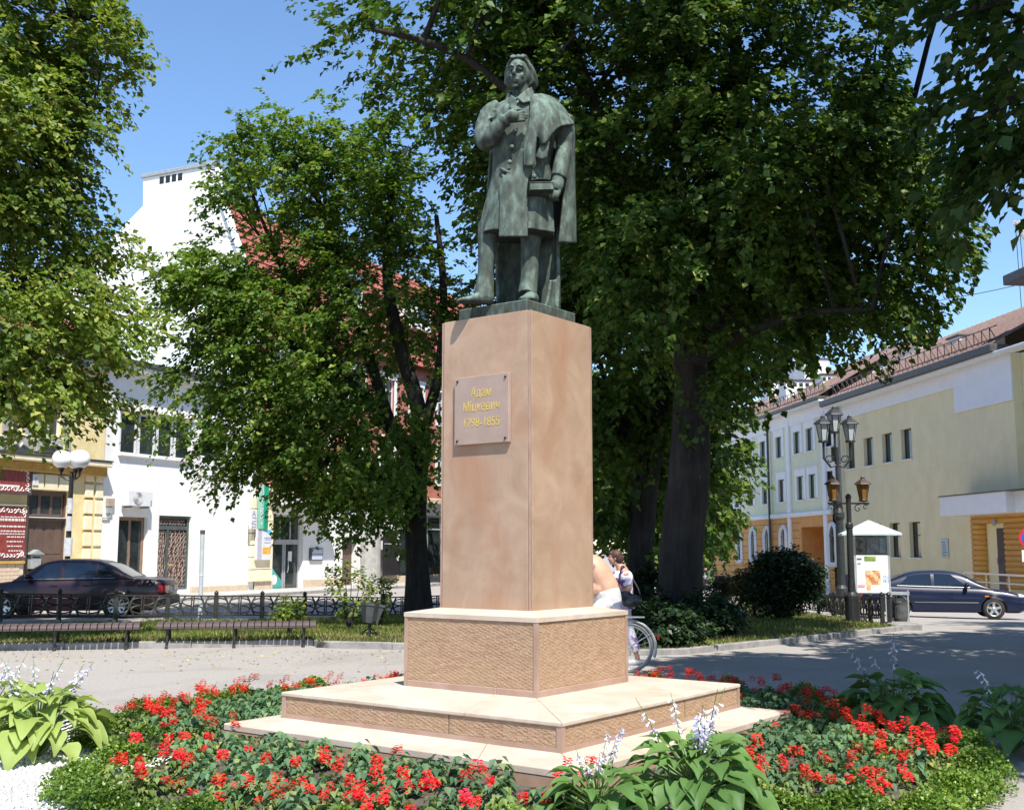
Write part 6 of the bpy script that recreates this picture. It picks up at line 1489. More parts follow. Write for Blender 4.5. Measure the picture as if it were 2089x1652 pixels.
# big old linden behind the statue
tb_=at_z(1382,1296)
Y0=22.
tree('linden_tree','huge old linden tree with thick furrowed trunk on the shaded lawn',(3.25,Y0,.0),
 [[(3.25,Y0,-.1,.62),lt(1387,1250,Y0,.46),lt(1392,1100,Y0,.42),lt(1405,980,Y0,.41),lt(1410,860,Y0,.37),lt(1412,730,Y0,.31),lt(1440,560,Y0,.28),lt(1480,380,Y0,.2),lt(1500,150,Y0,.14),lt(1500,-100,Y0,.08)],
  [lt(1408,800,Y0,.26),lt(1385,690,Y0,.24),lt(1330,520,Y0,.2),lt(1260,330,Y0-.5,.15),lt(1180,120,Y0-1,.09)],[lt(1420,700,Y0,.2),lt(1560,560,Y0-.5,.16),lt(1700,430,Y0-1,.11),lt(1830,340,Y0-1.5,.06)],
  [lt(1412,740,Y0,.18),lt(1500,690,Y0-1.5,.11),lt(1640,640,Y0-3,.06),lt(1780,630,Y0-4,.03)],[lt(1330,520,Y0,.14),lt(1150,300,Y0-2,.1),lt(950,120,Y0-3,.07),lt(760,60,Y0-3.5,.04)]],
 [el(1250,260,21.5,270,270,4.2,1.1),el(1530,290,20.5,330,330,4.5,1.1),el(1740,480,20,230,180,3.5,.9),el(1900,560,19.5,110,120,2,.6),el(1430,560,21,300,200,4.,.9),el(830,50,19.5,190,120,2.2,.8),el(680,100,19.,70,80,1.,.3),el(1010,80,20.5,170,170,3,1.4),el(1000,260,21,70,130,1.2,.35),el(880,200,20.5,80,60,1,.25),el(1640,690,20,170,60,2.,.45),el(1480,830,21,60,120,1.2,.35),el(1300,-350,21,520,420,6,.55),el(1700,-250,20,420,380,5,.5),el(1860,690,19.5,60,50,1.2,.25),(np.array((4.6,15.6,11.8)),np.array((3.8,3.2,2.2)),.4)],  # last ellipsoid is a forward overhang added to shade the lawn
 760,9,34,.125,leaf_big,11,center=(3.3,22,9),spl=.95,twig=110,cut=bigcut)
# second linden further back
tree('linden_tree','dark linden tree with leaning trunk behind the huge old linden',(3.35,29.,-.05),
 [[(3.35,29,-.2,.42),lt(1306,1200,29,.36),lt(1312,1050,29,.33),lt(1330,900,29,.30),lt(1350,780,29,.24),lt(1360,600,29,.16),lt(1350,400,29,.08)],[lt(1325,930,29,.16),lt(1290,900,29,.14),lt(1250,830,29,.1),lt(1225,740,29,.06)],[lt(1345,800,29,.14),lt(1420,700,29,.1),lt(1500,620,29,.06)]],
 [el(1290,700,29,190,210,3.5),el(1300,900,30,110,130,2.5,.8),el(1250,1020,31,60,90,2,.5),el(1400,560,29,260,250,4),el(1150,500,30,200,260,3),el(1440,880,30,50,90,1.5,.4)],
 300,7,22,.19,leaf_big,12,spl=1.1,twig=60)
# linden between the houses and the statue
Y1=28.
tree('linden_tree','spreading linden tree with forked dark limbs in front of the red roof',(at_y(852,1250,Y1).x,Y1,-.05),
 [[(at_y(854,1265,Y1).x,Y1,-.25,.42),lt(852,1180,Y1,.30),lt(848,1080,Y1,.27),lt(850,980,Y1,.26),lt(862,900,Y1,.22),lt(850,820,Y1,.2),lt(815,700,Y1,.17),lt(790,560,Y1,.13),lt(800,400,Y1,.09),lt(830,300,Y1,.05)],
  [lt(848,950,Y1,.2),lt(790,860,Y1,.19),lt(720,790,Y1,.17),lt(640,740,Y1-.5,.13),lt(560,680,Y1-1,.1),lt(470,640,Y1-1.5,.06)],[lt(800,880,Y1,.16),lt(750,720,Y1,.13),lt(700,560,Y1,.10),lt(660,440,Y1,.06)],[lt(855,900,Y1,.16),lt(895,760,Y1,.13),lt(905,600,Y1+.5,.1),lt(890,440,Y1+.5,.06)],
  [lt(720,790,Y1,.12),lt(640,650,Y1,.09),lt(560,520,Y1-.5,.06)],[lt(848,1000,Y1,.12),lt(760,960,Y1-.8,.09),lt(660,930,Y1-1.5,.06),lt(560,900,Y1-2,.04)]],
 [el(660,310,27.5,180,80,1.8,.8),el(850,310,28.5,110,90,1.4,.55),el(370,580,26.2,80,110,1.2,.4),el(355,730,26,70,80,1.1,.35),el(560,400,27,150,110,2,.8),el(730,420,28,150,150,2,.8),el(450,600,26.5,110,120,1.6,.7),el(590,640,27,200,150,2.4,1.1),el(810,560,28.5,110,220,1.8,.8),el(560,830,26.5,150,150,2.2,1.1),el(710,890,27,160,140,2.2,1.5),el(420,860,26,55,85,1.1,.4),el(890,700,28.5,40,240,1.2,.35),el(480,960,26,40,50,.8,.22),el(690,1030,26.5,110,70,1.3,.55),el(790,1000,27,70,90,1.3,.4)],
 520,7,26,.118,leaf_mid,13,center=(-2.5,28,7),spl=.8,cr=.5,twig=150,droop=.55)
# linden at the left edge
Y2=19.
tree('linden_tree','sunlit yellow-green linden tree overhanging the globe street lamp',(-11.6,Y2,.1),
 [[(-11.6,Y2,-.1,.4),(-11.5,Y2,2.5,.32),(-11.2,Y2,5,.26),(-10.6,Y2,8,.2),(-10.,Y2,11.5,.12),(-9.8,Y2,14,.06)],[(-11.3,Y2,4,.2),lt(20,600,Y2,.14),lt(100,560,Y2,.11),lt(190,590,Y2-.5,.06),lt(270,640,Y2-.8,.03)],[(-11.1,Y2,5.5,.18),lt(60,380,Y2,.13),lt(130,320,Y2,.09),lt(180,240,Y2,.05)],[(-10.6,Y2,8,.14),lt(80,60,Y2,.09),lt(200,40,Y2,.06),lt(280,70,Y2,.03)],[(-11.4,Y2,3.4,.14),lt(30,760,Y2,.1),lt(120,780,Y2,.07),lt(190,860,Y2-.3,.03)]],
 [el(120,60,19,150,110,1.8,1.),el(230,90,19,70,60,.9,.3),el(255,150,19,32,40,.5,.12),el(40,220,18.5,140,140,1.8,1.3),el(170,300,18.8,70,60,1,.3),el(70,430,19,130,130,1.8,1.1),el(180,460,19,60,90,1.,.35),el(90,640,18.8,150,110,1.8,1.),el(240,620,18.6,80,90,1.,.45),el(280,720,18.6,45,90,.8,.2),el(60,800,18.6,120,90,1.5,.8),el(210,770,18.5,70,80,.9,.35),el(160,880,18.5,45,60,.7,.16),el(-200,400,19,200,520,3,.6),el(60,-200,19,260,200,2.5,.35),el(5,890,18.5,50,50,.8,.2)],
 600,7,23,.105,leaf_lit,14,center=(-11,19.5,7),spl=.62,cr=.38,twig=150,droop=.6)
# tree standing to the right of the camera's view: only its boughs hang into the picture, and it shades the paving
tree('broad_leaved_tree','near tree whose leafy boughs hang in beside the overhead wires',(9.9,8.0,0),
 [[(9.9,8,-.1,.4),(9.8,8,3,.32),(9.4,8.2,6,.26),(8.8,8.5,9,.2),(8.3,8.8,12,.1)],[(9.5,8.2,5.,.2),(7.6,9.6,6.8,.14),(5.8,11.2,6.6,.07),(5.1,11.9,6.3,.03)],[(9.4,8.2,6,.18),(7.4,9.6,8.4,.12),(5.8,11.0,7.6,.06),(4.7,11.7,7.4,.03)],[(9.5,8.2,5.5,.16),(9.6,11.5,7.5,.1),(9.2,14.5,8,.05)],[(9.6,8.,4.6,.14),(7.4,6.2,6.8,.1),(5.6,5.4,7.4,.05)]],
 [(np.array((8.3,6.9,9.4)),np.array((3.9,4.6,3.)),1.6),(np.array((9.8,13.4,8.6)),np.array((3.0,3.6,2.)),.9),(np.array((7.0,8.2,10.6)),np.array((2.9,3.6,2.)),1.3),(np.array((5.25,11.9,7.0)),np.array((.7,1.0,.85)),1.1),(np.array((5.45,12,6.0)),np.array((.35,.6,.3)),3.)],
 880,8,24,.145,leaf_near,15,center=(9,9.5,8),spl=.8,cr=.5,twig=150,droop=.55,cut=lambda p:not(p[0]<(.355+.03*math.sin(p[2]*3))*p[1] and p[2]<CAMH+p[1]*.53))
tree('broad_leaved_tree','unseen tree added right of the paving to cast shade across it',(15.2,13.6,0),[[(15.2,13.6,-.1,.4),(15.1,13.6,3,.3),(14.8,13.8,8,.2),(14.6,14,12,.08)]],[(np.array((14.2,13.8,9.)),np.array((4.2,4.6,3.))),(np.array((12.4,10.,9.5)),np.array((3,3,2.5)),.5)],330,8,20,.17,leaf_near,16,spl=.95,cr=.6,twig=40)  # off-screen tree put in to cast shade on the far paving
for k,(x,y,r,lab) in enumerate(((19.5,20.,6.,'unseen added tree beyond the right edge of the paving near the entrance'),(13.,2.5,4.6,'unseen added tree beside the paving behind the viewer on the right'),(22.,9.,6.,'unseen added tree far to the right of the shaded paving'))):  # off-screen trees put in to block sky light over the paving
    tree('broad_leaved_tree',lab,(x,y,0),[[(x,y,-.1,.4),(x,y,4,.3),(x,y,11,.1)]],[(np.array((x,y,9.)),np.array((r,r,3.8)))],330,8,16,.32,leaf_near,20+k,spl=1.3,cr=.8,twig=20)
# trees closing the street behind
for k,(x,y,h,r,lab) in enumerate(((6.2,47,9.5,3.6,'dark street tree seen between pedestal and big trunk'),(1.2,52,11,4.2,'dense dark tree closing the street behind the pedestal'),(9.6,66,9,3.4,'dark tree standing before the orange arched wall'))):
    zg_=G(x,y); c=np.array((x,y,zg_+h*.6))
    tree('street_tree',lab,(x,y,zg_),[[(x,y,zg_-.2,.28),(x+.1,y,zg_+3,.2),(x,y,zg_+h*.7,.08)],[(x,y,zg_+3,.12),(x+1.5,y,zg_+5.5,.05)],[(x,y,zg_+3,.12),(x-1.5,y,zg_+5.5,.05)]],[(c,np.array((r,r,h*.42)))],130,7,18,.26,leaf_big,30+k,spl=1.3,cr=.7,twig=20)
white_bark=M('whitewashed_bark',(.5,.5,.48),.9,(.75,.75,.72),scale=6,bump=.4,bscale=20)
for k,(px,Y,h,lab) in enumerate(((1447,80,7.2,'young street tree with whitewashed trunk and light foliage'),(1336,58,7.5,'young street tree with grey whitewashed trunk beyond the fence'))):
    x=(px-CX)/F*Y; zg_=G(x,Y)
    rt=tree('street_tree',lab,(x,Y,zg_),[[(x,Y,zg_+2.2,.17),(x,Y,zg_+3.6,.14),(x+.1,Y,zg_+h*.8,.05)]],[(np.array((x,Y,zg_+h*.66)),np.array((1.6,1.6,h*.3)))],40,6,18,.22,leaf_mid,40+k,spl=1.,cr=.5,twig=12)
    MB().tube([(0,0,-.1),(0,0,1.2),(0,0,2.21)],[.26,.19,.175],10).obj('whitewashed_trunk',white_bark,rt)
# ---------------- shrubs ----------------
def shrub(label,base,els,n,size,mat,seed,stems=9,name='shrub',spl=.28,droop=.2,cat='shrub',nl=16,nsp=5):
    rg=np.random.default_rng(seed); root=thing(name,label,cat,base); b=np.array(base)
    C=ellipsoid_pts(els,n,rg,.3); P,D,N=sprays(C,.12,nsp,nl,spl,rg,C.mean(0)-np.array((0,0,.3)),droop)
    k=P[:,2]>b[2]+.03; P,D,N=P[k],D[k],N[k]
    stuff(link('foliage',leaves('foliage',P-b,D,N,size*rg.uniform(.7,1.3,len(P)),mat),root))
    s_=MB()
    for c in C[:stems]:
        q=c-b; s_.tube([(q[0]*.08,q[1]*.08,-.02),(q[0]*.45,q[1]*.45,q[2]*.5),tuple(q)],[.018,.012,.005],5)
    stuff(s_.obj('stems',bark,root)); return root
leaf_shrub=leafmat('dark_shrub_leaf',(.014,.034,.012),(.03,.06,.018),trans=.25,rough=.45)
leaf_dry=leafmat('yellowing_shrub_leaf',(.06,.075,.015),(.14,.12,.03),(.25,.17,.05),trans=.35,rough=.5)
def gpt(px,py,add=.07):
    Y=20.
    for _ in range(20):
        v=at_z(px,py,G((px-CX)/F*Y,Y)+add); Y=v.y
    return v
v=gpt(1590,1268); shrub('large rounded dark green bush on the shaded lawn near the amber lamp',tuple(v),[(np.array(v)+np.array((.2,0,.98)),np.array((.70,.65,.52))),(np.array(v)+np.array((.0,0,.55)),np.array((.5,.5,.4)),.4)],300,.075,leaf_shrub,51,stems=26)
v=gpt(1540,1260); shrub('thin yellowing bush left of the large rounded bush',tuple(v),[(np.array(v)+np.array((-.1,0,.75)),np.array((.3,.3,.5)))],46,.07,leaf_dry,52,stems=8)
v=gpt(1700,1256); shrub('small dark sapling in the grass near the lamp foot',tuple(v),[(np.array(v)+np.array((0,0,.25)),np.array((.3,.2,.16)))],16,.07,leaf_shrub,53,stems=6)
v=gpt(1472,1246); shrub('sparse shrub with red-brown leaves near the far fence',tuple(v),[(np.array(v)+np.array((0,0,.55)),np.array((.42,.3,.4)))],26,.08,leafmat('bronze_leaf',(.035,.03,.014),(.06,.075,.02),trans=.3),54,stems=8)
for k,(px,py,rx,rz,lab) in enumerate(((1290,1300,.75,.42,'low dark shrub growing at the left foot of the huge linden'),(1345,1318,.6,.30,'low spreading plant in front of the huge linden trunk'),(1440,1300,.55,.36,'dark leafy shrub growing at the right foot of the huge linden'),(1325,1262,.8,.6,'tall dark shrub behind the huge linden trunk'))):
    v=gpt(px,py); shrub(lab,tuple(v),[(np.array(v)+np.array((0,.1,rz*.8)),np.array((rx,.5,rz)))],90,.095,leaf_shrub,60+k,stems=10)
for k,(px,py,h,w_,lab) in enumerate(((712,1285,1.35,.22,'straggly young shoots growing beside the tilted litter bin'),(590,1296,.62,.16,'small leafy shoots rising behind the bench'),(775,1270,.95,.16,'thin leafy shoot behind the tilted litter bin'))):
    v=gpt(px,py,.1); shrub(lab,tuple(v),[(np.array(v)+np.array((0,0,h*.6)),np.array((w_*1.4,w_,h*.42)))],20,.075,leaf_lit,70+k,stems=7,name='young_shoots',cat='plant',nsp=3,nl=10,spl=.16)
# ---------------- grass, fallen leaves ----------------
grass1=leafmat('grass_blade',(.12,.19,.03),(.22,.28,.06),(.36,.33,.12),trans=.45,rough=.5); grass2=leafmat('dry_grass_blade',(.24,.21,.08),(.36,.31,.14),(.44,.39,.2),trans=.35,rough=.6)
def grass(name,label,quads,n,seed,h=(.05,.12),mats=(grass1,),dry=None):
    rg=np.random.default_rng(seed); pts=[]
    ar=[abs((q[2][0]-q[0][0])*(q[3][1]-q[1][1])-(q[3][0]-q[1][0])*(q[2][1]-q[0][1]))/2 for q,_ in quads]; 
    for (q,off),a in zip(quads,ar):
        m=int(n*a/sum(ar)); u,v_=rg.random(m),rg.random(m); Q=np.array([list(c[:2]) for c in q])
        p=(Q[0]*(1-u)[:,None]+Q[1]*u[:,None])*(1-v_)[:,None]+(Q[3]*(1-u)[:,None]+Q[2]*u[:,None])*v_[:,None]
        o=(off[0]*(1-u)+off[1]*u)*(1-v_)+(off[3]*(1-u)+off[2]*u)*v_
        z=np.array([G(x,y) for x,y in p])+o-.005; pts.append(np.column_stack([p,z]))
    P=np.concatenate(pts); m=len(P)
    patch=np.sin(P[:,0]*1.7+np.sin(P[:,1]*2.1))*np.sin(P[:,1]*1.3+P[:,0]*.6)
    hgt=rg.uniform(h[0],h[1],m)*(1+.35*patch)
    D=UP+rg.normal(0,.38,(m,3)); N=norm(rg.normal(0,1,(m,3))*np.array([1,1,.2]))
    k=rg.random(m)<(.25+.3*(patch<-.2)) if dry is None else dry(P,rg)
    for kk,mt,nm in ((~k,grass1,'grass'),(k,grass2,'dry_grass')):
        o=stuff(link(nm,leaves(nm,P[kk],D[kk],N[kk],hgt[kk],mt,width=.10,droop=.15))); tag(o,label+(' dry straw-coloured patches' if mt is grass2 else ' green blades'),'grass')
LQ=[([(A_[0],A_[1]+.12),(C_[0]-.25,C_[1]+.42),(fl1[0]-2.6,fl1[1]-2.6),fl0],(.09,.09,-.02,.20)),([(C_[0]-.23,C_[1]+.12),(D_[0],D_[1]+.12),fl1,(fl1[0]-2.6,fl1[1]-2.6)],(.09,.09,-.04,-.02))]
def dryfun(P,rg):
    front=np.clip(1-(P[:,1]-18.3-.14*(P[:,0]+10))/2.2,0,1); return rg.random(len(P))<.12+.55*front
grass('grass','sunlit lawn behind the benches,',LQ,60000,81,dry=dryfun)
grass('grass','shaded lawn round the huge linden,',[([(.95,17.85),(2.85,18.4),(4.5,37),(1.2,37)],(.07,)*4),([(2.85,18.4),(8.05,23.8),(7.95,37.2),(4.5,37)],(.07,)*4)],46000,82)
rg=np.random.default_rng(90); m=520
P=np.column_stack([rg.uniform(-9.5,1.5,m),18.9-np.abs(rg.normal(0,1.6,m)),np.full(m,.006)]); P=P[np.hypot(P[:,0]-.05,P[:,1]-9.94)>5.2]; m=len(P)
tag(stuff(link('fallen_leaves',leaves('fallen_leaves',P,rg.normal(0,1,(m,3))*np.array([1,1,.15]),UP+rg.normal(0,.25,(m,3)),rg.uniform(.03,.075,m),leafmat('fallen_leaf',(.35,.28,.09),(.6,.52,.26),(.22,.13,.05),trans=.2),width=.35))),'pale yellow fallen leaves scattered on the paving','leaves')
# ---------------- flower bed ----------------
BC=np.array((.05,9.94)); NOTCH=[(R(197),.95,.17),(R(287),1.35,.20),(R(2),.75,.17),(R(105),1.0,.15)]
def rb(th):
    r=3.78+.05*math.sin(5*th)
    for a,d,w_ in NOTCH:
        q=(th-a+math.pi)%(2*math.pi)-math.pi; r-=d*math.exp(-(q/w_)**2)
    return r
def rg_out(th):
    q=(th-R(205)+math.pi)%(2*math.pi)-math.pi; return 3.45+2.25*math.exp(-(q/.78)**4)+.06*math.sin(9*th)
def disc(name,fr,z,mat,n=120,k=10,amp=0.):
    rows=[]
    for i in range(k+1):
        r_=[]
        for j in range(n):
            th=2*math.pi*j/n; rr=fr(th)*i/k; r_.append((BC[0]+rr*math.cos(th),BC[1]+rr*math.sin(th),z*(1-(i/k)**6)+.002+random.uniform(-amp,amp)*(i<k)))
        rows.append(r_)
    return MB().grid(rows,closed=True).obj(name,mat,smooth=True)
struct(disc('gravel',rg_out,.012,gravm)); struct(disc('soil_bed',rb,.10,soil,180,16,.012))
def in_steps(x,y,m=1.78):
    dx,dy=x-PC.x,y-PC.y; c,s=math.cos(-PTH),math.sin(-PTH); return abs(dx*c-dy*s)<m and abs(dx*s+dy*c)<m
def visible(x,y,mar=.5): return y>6.3 and abs(x)<y*.4545+mar
def ztop(x,y):
    th=math.atan2(y-BC[1],x-BC[0]); return .10*(1-min(1,math.hypot(x-BC[0],y-BC[1])/rb(th))**6)-.002
# gravel stones
rs=np.random.default_rng(101); V=[];Fq=[]
oct_=np.array([(1,0,0),(0,1,0),(-1,0,0),(0,-1,0),(0,0,.8),(0,0,-.5)]); of=np.array([(0,1,4),(1,2,4),(2,3,4),(3,0,4),(1,0,5),(2,1,5),(3,2,5),(0,3,5)])
nst=0
while nst<9000:
    th=rs.uniform(R(140),R(265)); r_=math.sqrt(rs.uniform(2.6**2,5.8**2))
    if r_>rg_out(th)-.03 or r_<rb(th): 
        continue
    x,y=BC[0]+r_*math.cos(th),BC[1]+r_*math.sin(th); s=rs.uniform(.008,.024); a=rs.uniform(0,6)
    p=oct_*s*rs.uniform(.7,1.3,(6,1)); p=np.column_stack([p[:,0]*math.cos(a)-p[:,1]*math.sin(a),p[:,0]*math.sin(a)+p[:,1]*math.cos(a),p[:,2]])+np.array((x,y,.014))
    Fq.append(of+6*nst); V.append(p); nst+=1
tag(stuff(link('gravel_stones',fast_mesh('gravel_stones',np.concatenate(V),np.concatenate(Fq),M('white_marble_chip',(.6,.58,.54),.8,(.85,.83,.8),scale=3)))),'white marble chips spread round the flower bed','gravel')
# clods of soil
V=[];Fq=[];n=0
while n<4200:
    th=rs.uniform(0,2*math.pi); r_=math.sqrt(rs.uniform(1.7**2,3.8**2)); x,y=BC[0]+r_*math.cos(th),BC[1]+r_*math.sin(th)
    if r_>rb(th)-.05 or in_steps(x,y) or not visible(x,y): continue
    s=rs.uniform(.008,.03); p=oct_*s*rs.uniform(.6,1.4,(6,1))+np.array((x,y,ztop(x,y))); V.append(p); Fq.append(of+6*n); n+=1
tag(stuff(link('soil_clods',fast_mesh('soil_clods',np.concatenate(V),np.concatenate(Fq),soil))),'crumbly dry soil clods between the bedding plants','soil')
# --- bedding plant meshes ---
pl_leaf=leafmat('bedding_leaf',(.07,.15,.07),(.135,.23,.105),(.23,.30,.10),trans=.3,rough=.5,gloss=.3)
pl_leaf2=leafmat('salvia_leaf',(.09,.16,.035),(.17,.25,.06),(.36,.34,.09),trans=.3,rough=.5,gloss=.3)
petal=leafmat('red_petal',(.72,.040,.025),(.88,.085,.05),(.6,.02,.03),trans=.25,rough=.5,gloss=.25)
stemm=M('green_stem',(.06,.11,.03),.7)
def quadleaves(name,items,mat):
    P,D,N,s=[np.array(v,dtype=float) for v in zip(*items)]
    return leaves(name,P,D,N,s,mat,width=.36,droop=.28,fold=.10)
def leafy(seed,h,nl,ls,spread):
    rr=random.Random(seed); it=[]
    for k in range(nl):
        a=k*2.4+rr.uniform(-.3,.3); t=.25+.75*(k+1)/nl; rad=spread*(.35+.65*math.sin(math.pi*min(1,t*.75+.1)))*.4
        it.append(((math.cos(a)*rad*.4,math.sin(a)*rad*.4,h*t),(math.cos(a),math.sin(a),-.15-.55*rr.random()),(math.cos(a)*.5,math.sin(a)*.5,1),ls*rr.uniform(.7,1.25)))
    return it
GREEN=[]
for k in range(6):
    rr=random.Random(k); it=[]; 
    for q in range(3):
        ox,oy=rr.uniform(-.035,.035),rr.uniform(-.035,.035); it+=[((p[0]+ox,p[1]+oy,p[2]),d,n,s) for p,d,n,s in leafy(k*7+q,rr.uniform(.12,.20),11,.062,.16)]
    GREEN.append(quadleaves('bedding_plant',it,pl_leaf))
SAL=[];HEAD=[]
for k in range(5):
    rr=random.Random(50+k); it=[]
    for q in range(2): ox,oy=rr.uniform(-.03,.03),rr.uniform(-.03,.03); it+=[((p[0]+ox,p[1]+oy,p[2]),d,n,s) for p,d,n,s in leafy(k*11+q+90,rr.uniform(.12,.17),10,.055,.15)]
    SAL.append(quadleaves('leaves',it,pl_leaf2))
    it=[]; top=rr.uniform(.22,.29)
    for f in range(rr.choice((1,2,2))):
        ox,oy,dz=rr.uniform(-.035,.035),rr.uniform(-.035,.035),rr.uniform(-.05,.0)
        for q in range(18):
            a=q*2.39; t=q/17; r_=.034*(1-.5*t)+.004; z=top+dz-.03+.055*t
            it.append(((ox+math.cos(a)*r_*.4,oy+math.sin(a)*r_*.4,z),(math.cos(a),math.sin(a),.45-.6*rr.random()),(math.cos(a)*.25,math.sin(a)*.25-.2,1),rr.uniform(.026,.042)))
    P,D,N,s=[np.array(v,dtype=float) for v in zip(*it)]; HEAD.append(leaves('flower_head',P,D,N,s,petal,width=.5,droop=.15,fold=.08))

def lob(th,r_):
    th%=2*math.pi; z='close to the box edging' if r_>rb(th)-.5 else 'among the green bedding plants'
    w='front left' if R(197)<=th<R(287) else 'front right' if th>=R(287) or th<R(2) else 'right rear' if th<R(105) else 'left rear'
    return 'red-flowered bedding plant in the %s lobe of the bed, %s'%(w,z)
def lobg(th,r_):
    th%=2*math.pi; z='right beside the stone steps' if r_<2.35 else 'away from the steps'
    w='front left' if R(197)<=th<R(287) else 'front right' if th>=R(287) or th<R(2) else 'right rear' if th<R(105) else 'left rear'
    return 'green bedding plant in the %s lobe of the bed, %s'%(w,z)
# red salvias in a band inside the border, thicker in clumps
rr=random.Random(5); cnt=0; tries=0; pos=[]
while cnt<295 and tries<60000:
    tries+=1; th=rr.uniform(0,2*math.pi); band=abs(rr.gauss(0,.34)); r_=rb(th)-.22-band
    if rr.random()<.05: r_=rr.uniform(1.9,rb(th)-.3)
    x,y=BC[0]+r_*math.cos(th),BC[1]+r_*math.sin(th)
    if band>1.0 or in_steps(x,y,1.80) or not visible(x,y,.1): continue
    cl=math.sin(th*13+1)*.5+math.sin(th*29)*.3+math.sin(r_*8+th*7)*.4
    if rr.random()>.6+.8*cl: continue
    if any((x-a)**2+(y-b)**2<.0115 for a,b in pos): continue
    pos.append((x,y)); k=rr.randrange(5); z=rr.random()
    p=thing('red_salvia',lob(th,r_),'flower',(x,y,ztop(x,y)-.01),rr.uniform(0,6.28),'red bedding flowers')
    sc_=rr.uniform(.68,1.05); p.scale=(sc_,sc_,sc_*rr.uniform(.85,1.2)); link('leaves',SAL[k],p); link('flower_head',HEAD[rr.randrange(5)],p); cnt+=1
# green leafy bedding plants filling the middle
cnt=0; tries=0; gp_=[]
while cnt<300 and tries<60000:
    tries+=1; th=rr.uniform(0,2*math.pi); r_=math.sqrt(rr.uniform(1.7**2,3.5**2)); x,y=BC[0]+r_*math.cos(th),BC[1]+r_*math.sin(th)
    if r_>rb(th)-.45 or in_steps(x,y,1.86) or not visible(x,y,.1): continue
    if any((x-a)**2+(y-b)**2<.0125 for a,b in gp_) or any((x-a)**2+(y-b)**2<.006 for a,b in pos): continue
    gp_.append((x,y)); o=link('bedding_plant',GREEN[rr.randrange(6)],None,(x,y,ztop(x,y)-.01),rr.uniform(0,6.28),scale=(rr.uniform(.85,1.25),)*3)
    tag(o,lobg(th,r_),'plant','green bedding plants'); cnt+=1
# further bedding too thick to count
it=[]; rg=np.random.default_rng(120); n=0
def mass(name,label,count,cond,proto,mat,seed):
    rg=random.Random(seed); Vs=[];Fs=[];n=0; got=0; tries=0
    base=[np.empty(len(m.vertices)*3,dtype=np.float32) for m in proto]
    for b_,m in zip(base,proto): m.vertices.foreach_get('co',b_)
    base=[b_.reshape(-1,3) for b_ in base]
    while got<count and tries<90000:
        tries+=1; th=rg.uniform(0,2*math.pi); r_=math.sqrt(rg.uniform(1.7**2,3.9**2)); x,y=BC[0]+r_*math.cos(th),BC[1]+r_*math.sin(th)
        if in_steps(x,y,1.82) or not visible(x,y,.3) or not cond(r_,th): continue
        b_=base[rg.randrange(len(base))]; a=rg.uniform(0,6.28); s=rg.uniform(.7,1.15)
        p=np.column_stack([b_[:,0]*math.cos(a)-b_[:,1]*math.sin(a),b_[:,0]*math.sin(a)+b_[:,1]*math.cos(a),b_[:,2]])*s+np.array((x,y,ztop(x,y)-.01))
        q=np.arange(len(p)//4)[:,None]*4+n; Fs+=[q+np.array([[0,1,2]]),q+np.array([[0,2,3]])]; Vs.append(p); n+=len(p); got+=1
    tag(stuff(link(name,fast_mesh(name,np.concatenate(Vs),np.concatenate(Fs),mat))),label,'plants')
mass('bedding_foliage','low green foliage filling the gaps between the bedding plants',110,lambda r_,th:r_<rb(th)-.4,GREEN,pl_leaf,131)
mass('salvia_foliage','yellow-green foliage under the red flowers',210,lambda r_,th:rb(th)-.95<r_<rb(th)-.12,SAL,pl_leaf2,132)
# boxwood border of each lobe
boxl=leafmat('boxwood_leaf',(.06,.13,.016),(.14,.24,.03),(.26,.34,.06),trans=.3,rough=.4)
ang=[a for a,_,_ in NOTCH]
arcs=[(R(203),R(281),'clipped box edging along the front left lobe of the flower bed'),(R(293),R(356),'clipped box edging along the front right lobe of the flower bed'),(R(8),R(100),'clipped box edging behind the right side of the pedestal'),(R(110),R(191),'clipped box edging along the left rear lobe of the flower bed')]
for k,(a0,a1,lab) in enumerate(arcs):
    rg=np.random.default_rng(140+k); n=26000; th=rg.uniform(a0,a1,n); rr_=np.array([rb(t) for t in th])
    edge=rg.normal(0,.085,n); u=rg.random(n); hgt=(.135+.06*np.sin(th*23)+.05*np.sin(th*51+1)+.03*rg.normal(0,1,n)*(rg.random(n)<.15))*np.sqrt(np.maximum(0,1-(edge/.26)**2))
    z=.02+hgt*u**.45; rad=rr_-.06+edge
    P=np.column_stack([BC[0]+rad*np.cos(th),BC[1]+rad*np.sin(th),z]); keep=np.array([visible(x,y,.3) for x,y in P[:,:2]])&(np.abs(edge)<.26); P=P[keep]
    if k in (0,): 
        pass
    D=rg.normal(0,1,P.shape)+np.array((0,0,.4)); N=UP*.8+rg.normal(0,.5,P.shape)
    h_=thing('box_hedge',lab,'hedge',(P[:,0].mean(),P[:,1].mean(),0)); b=np.array(h_.location)
    stuff(link('foliage',leaves('foliage',P-b,D,N,rg.uniform(.018,.034,len(P)),boxl,width=.42,droop=.1),h_))
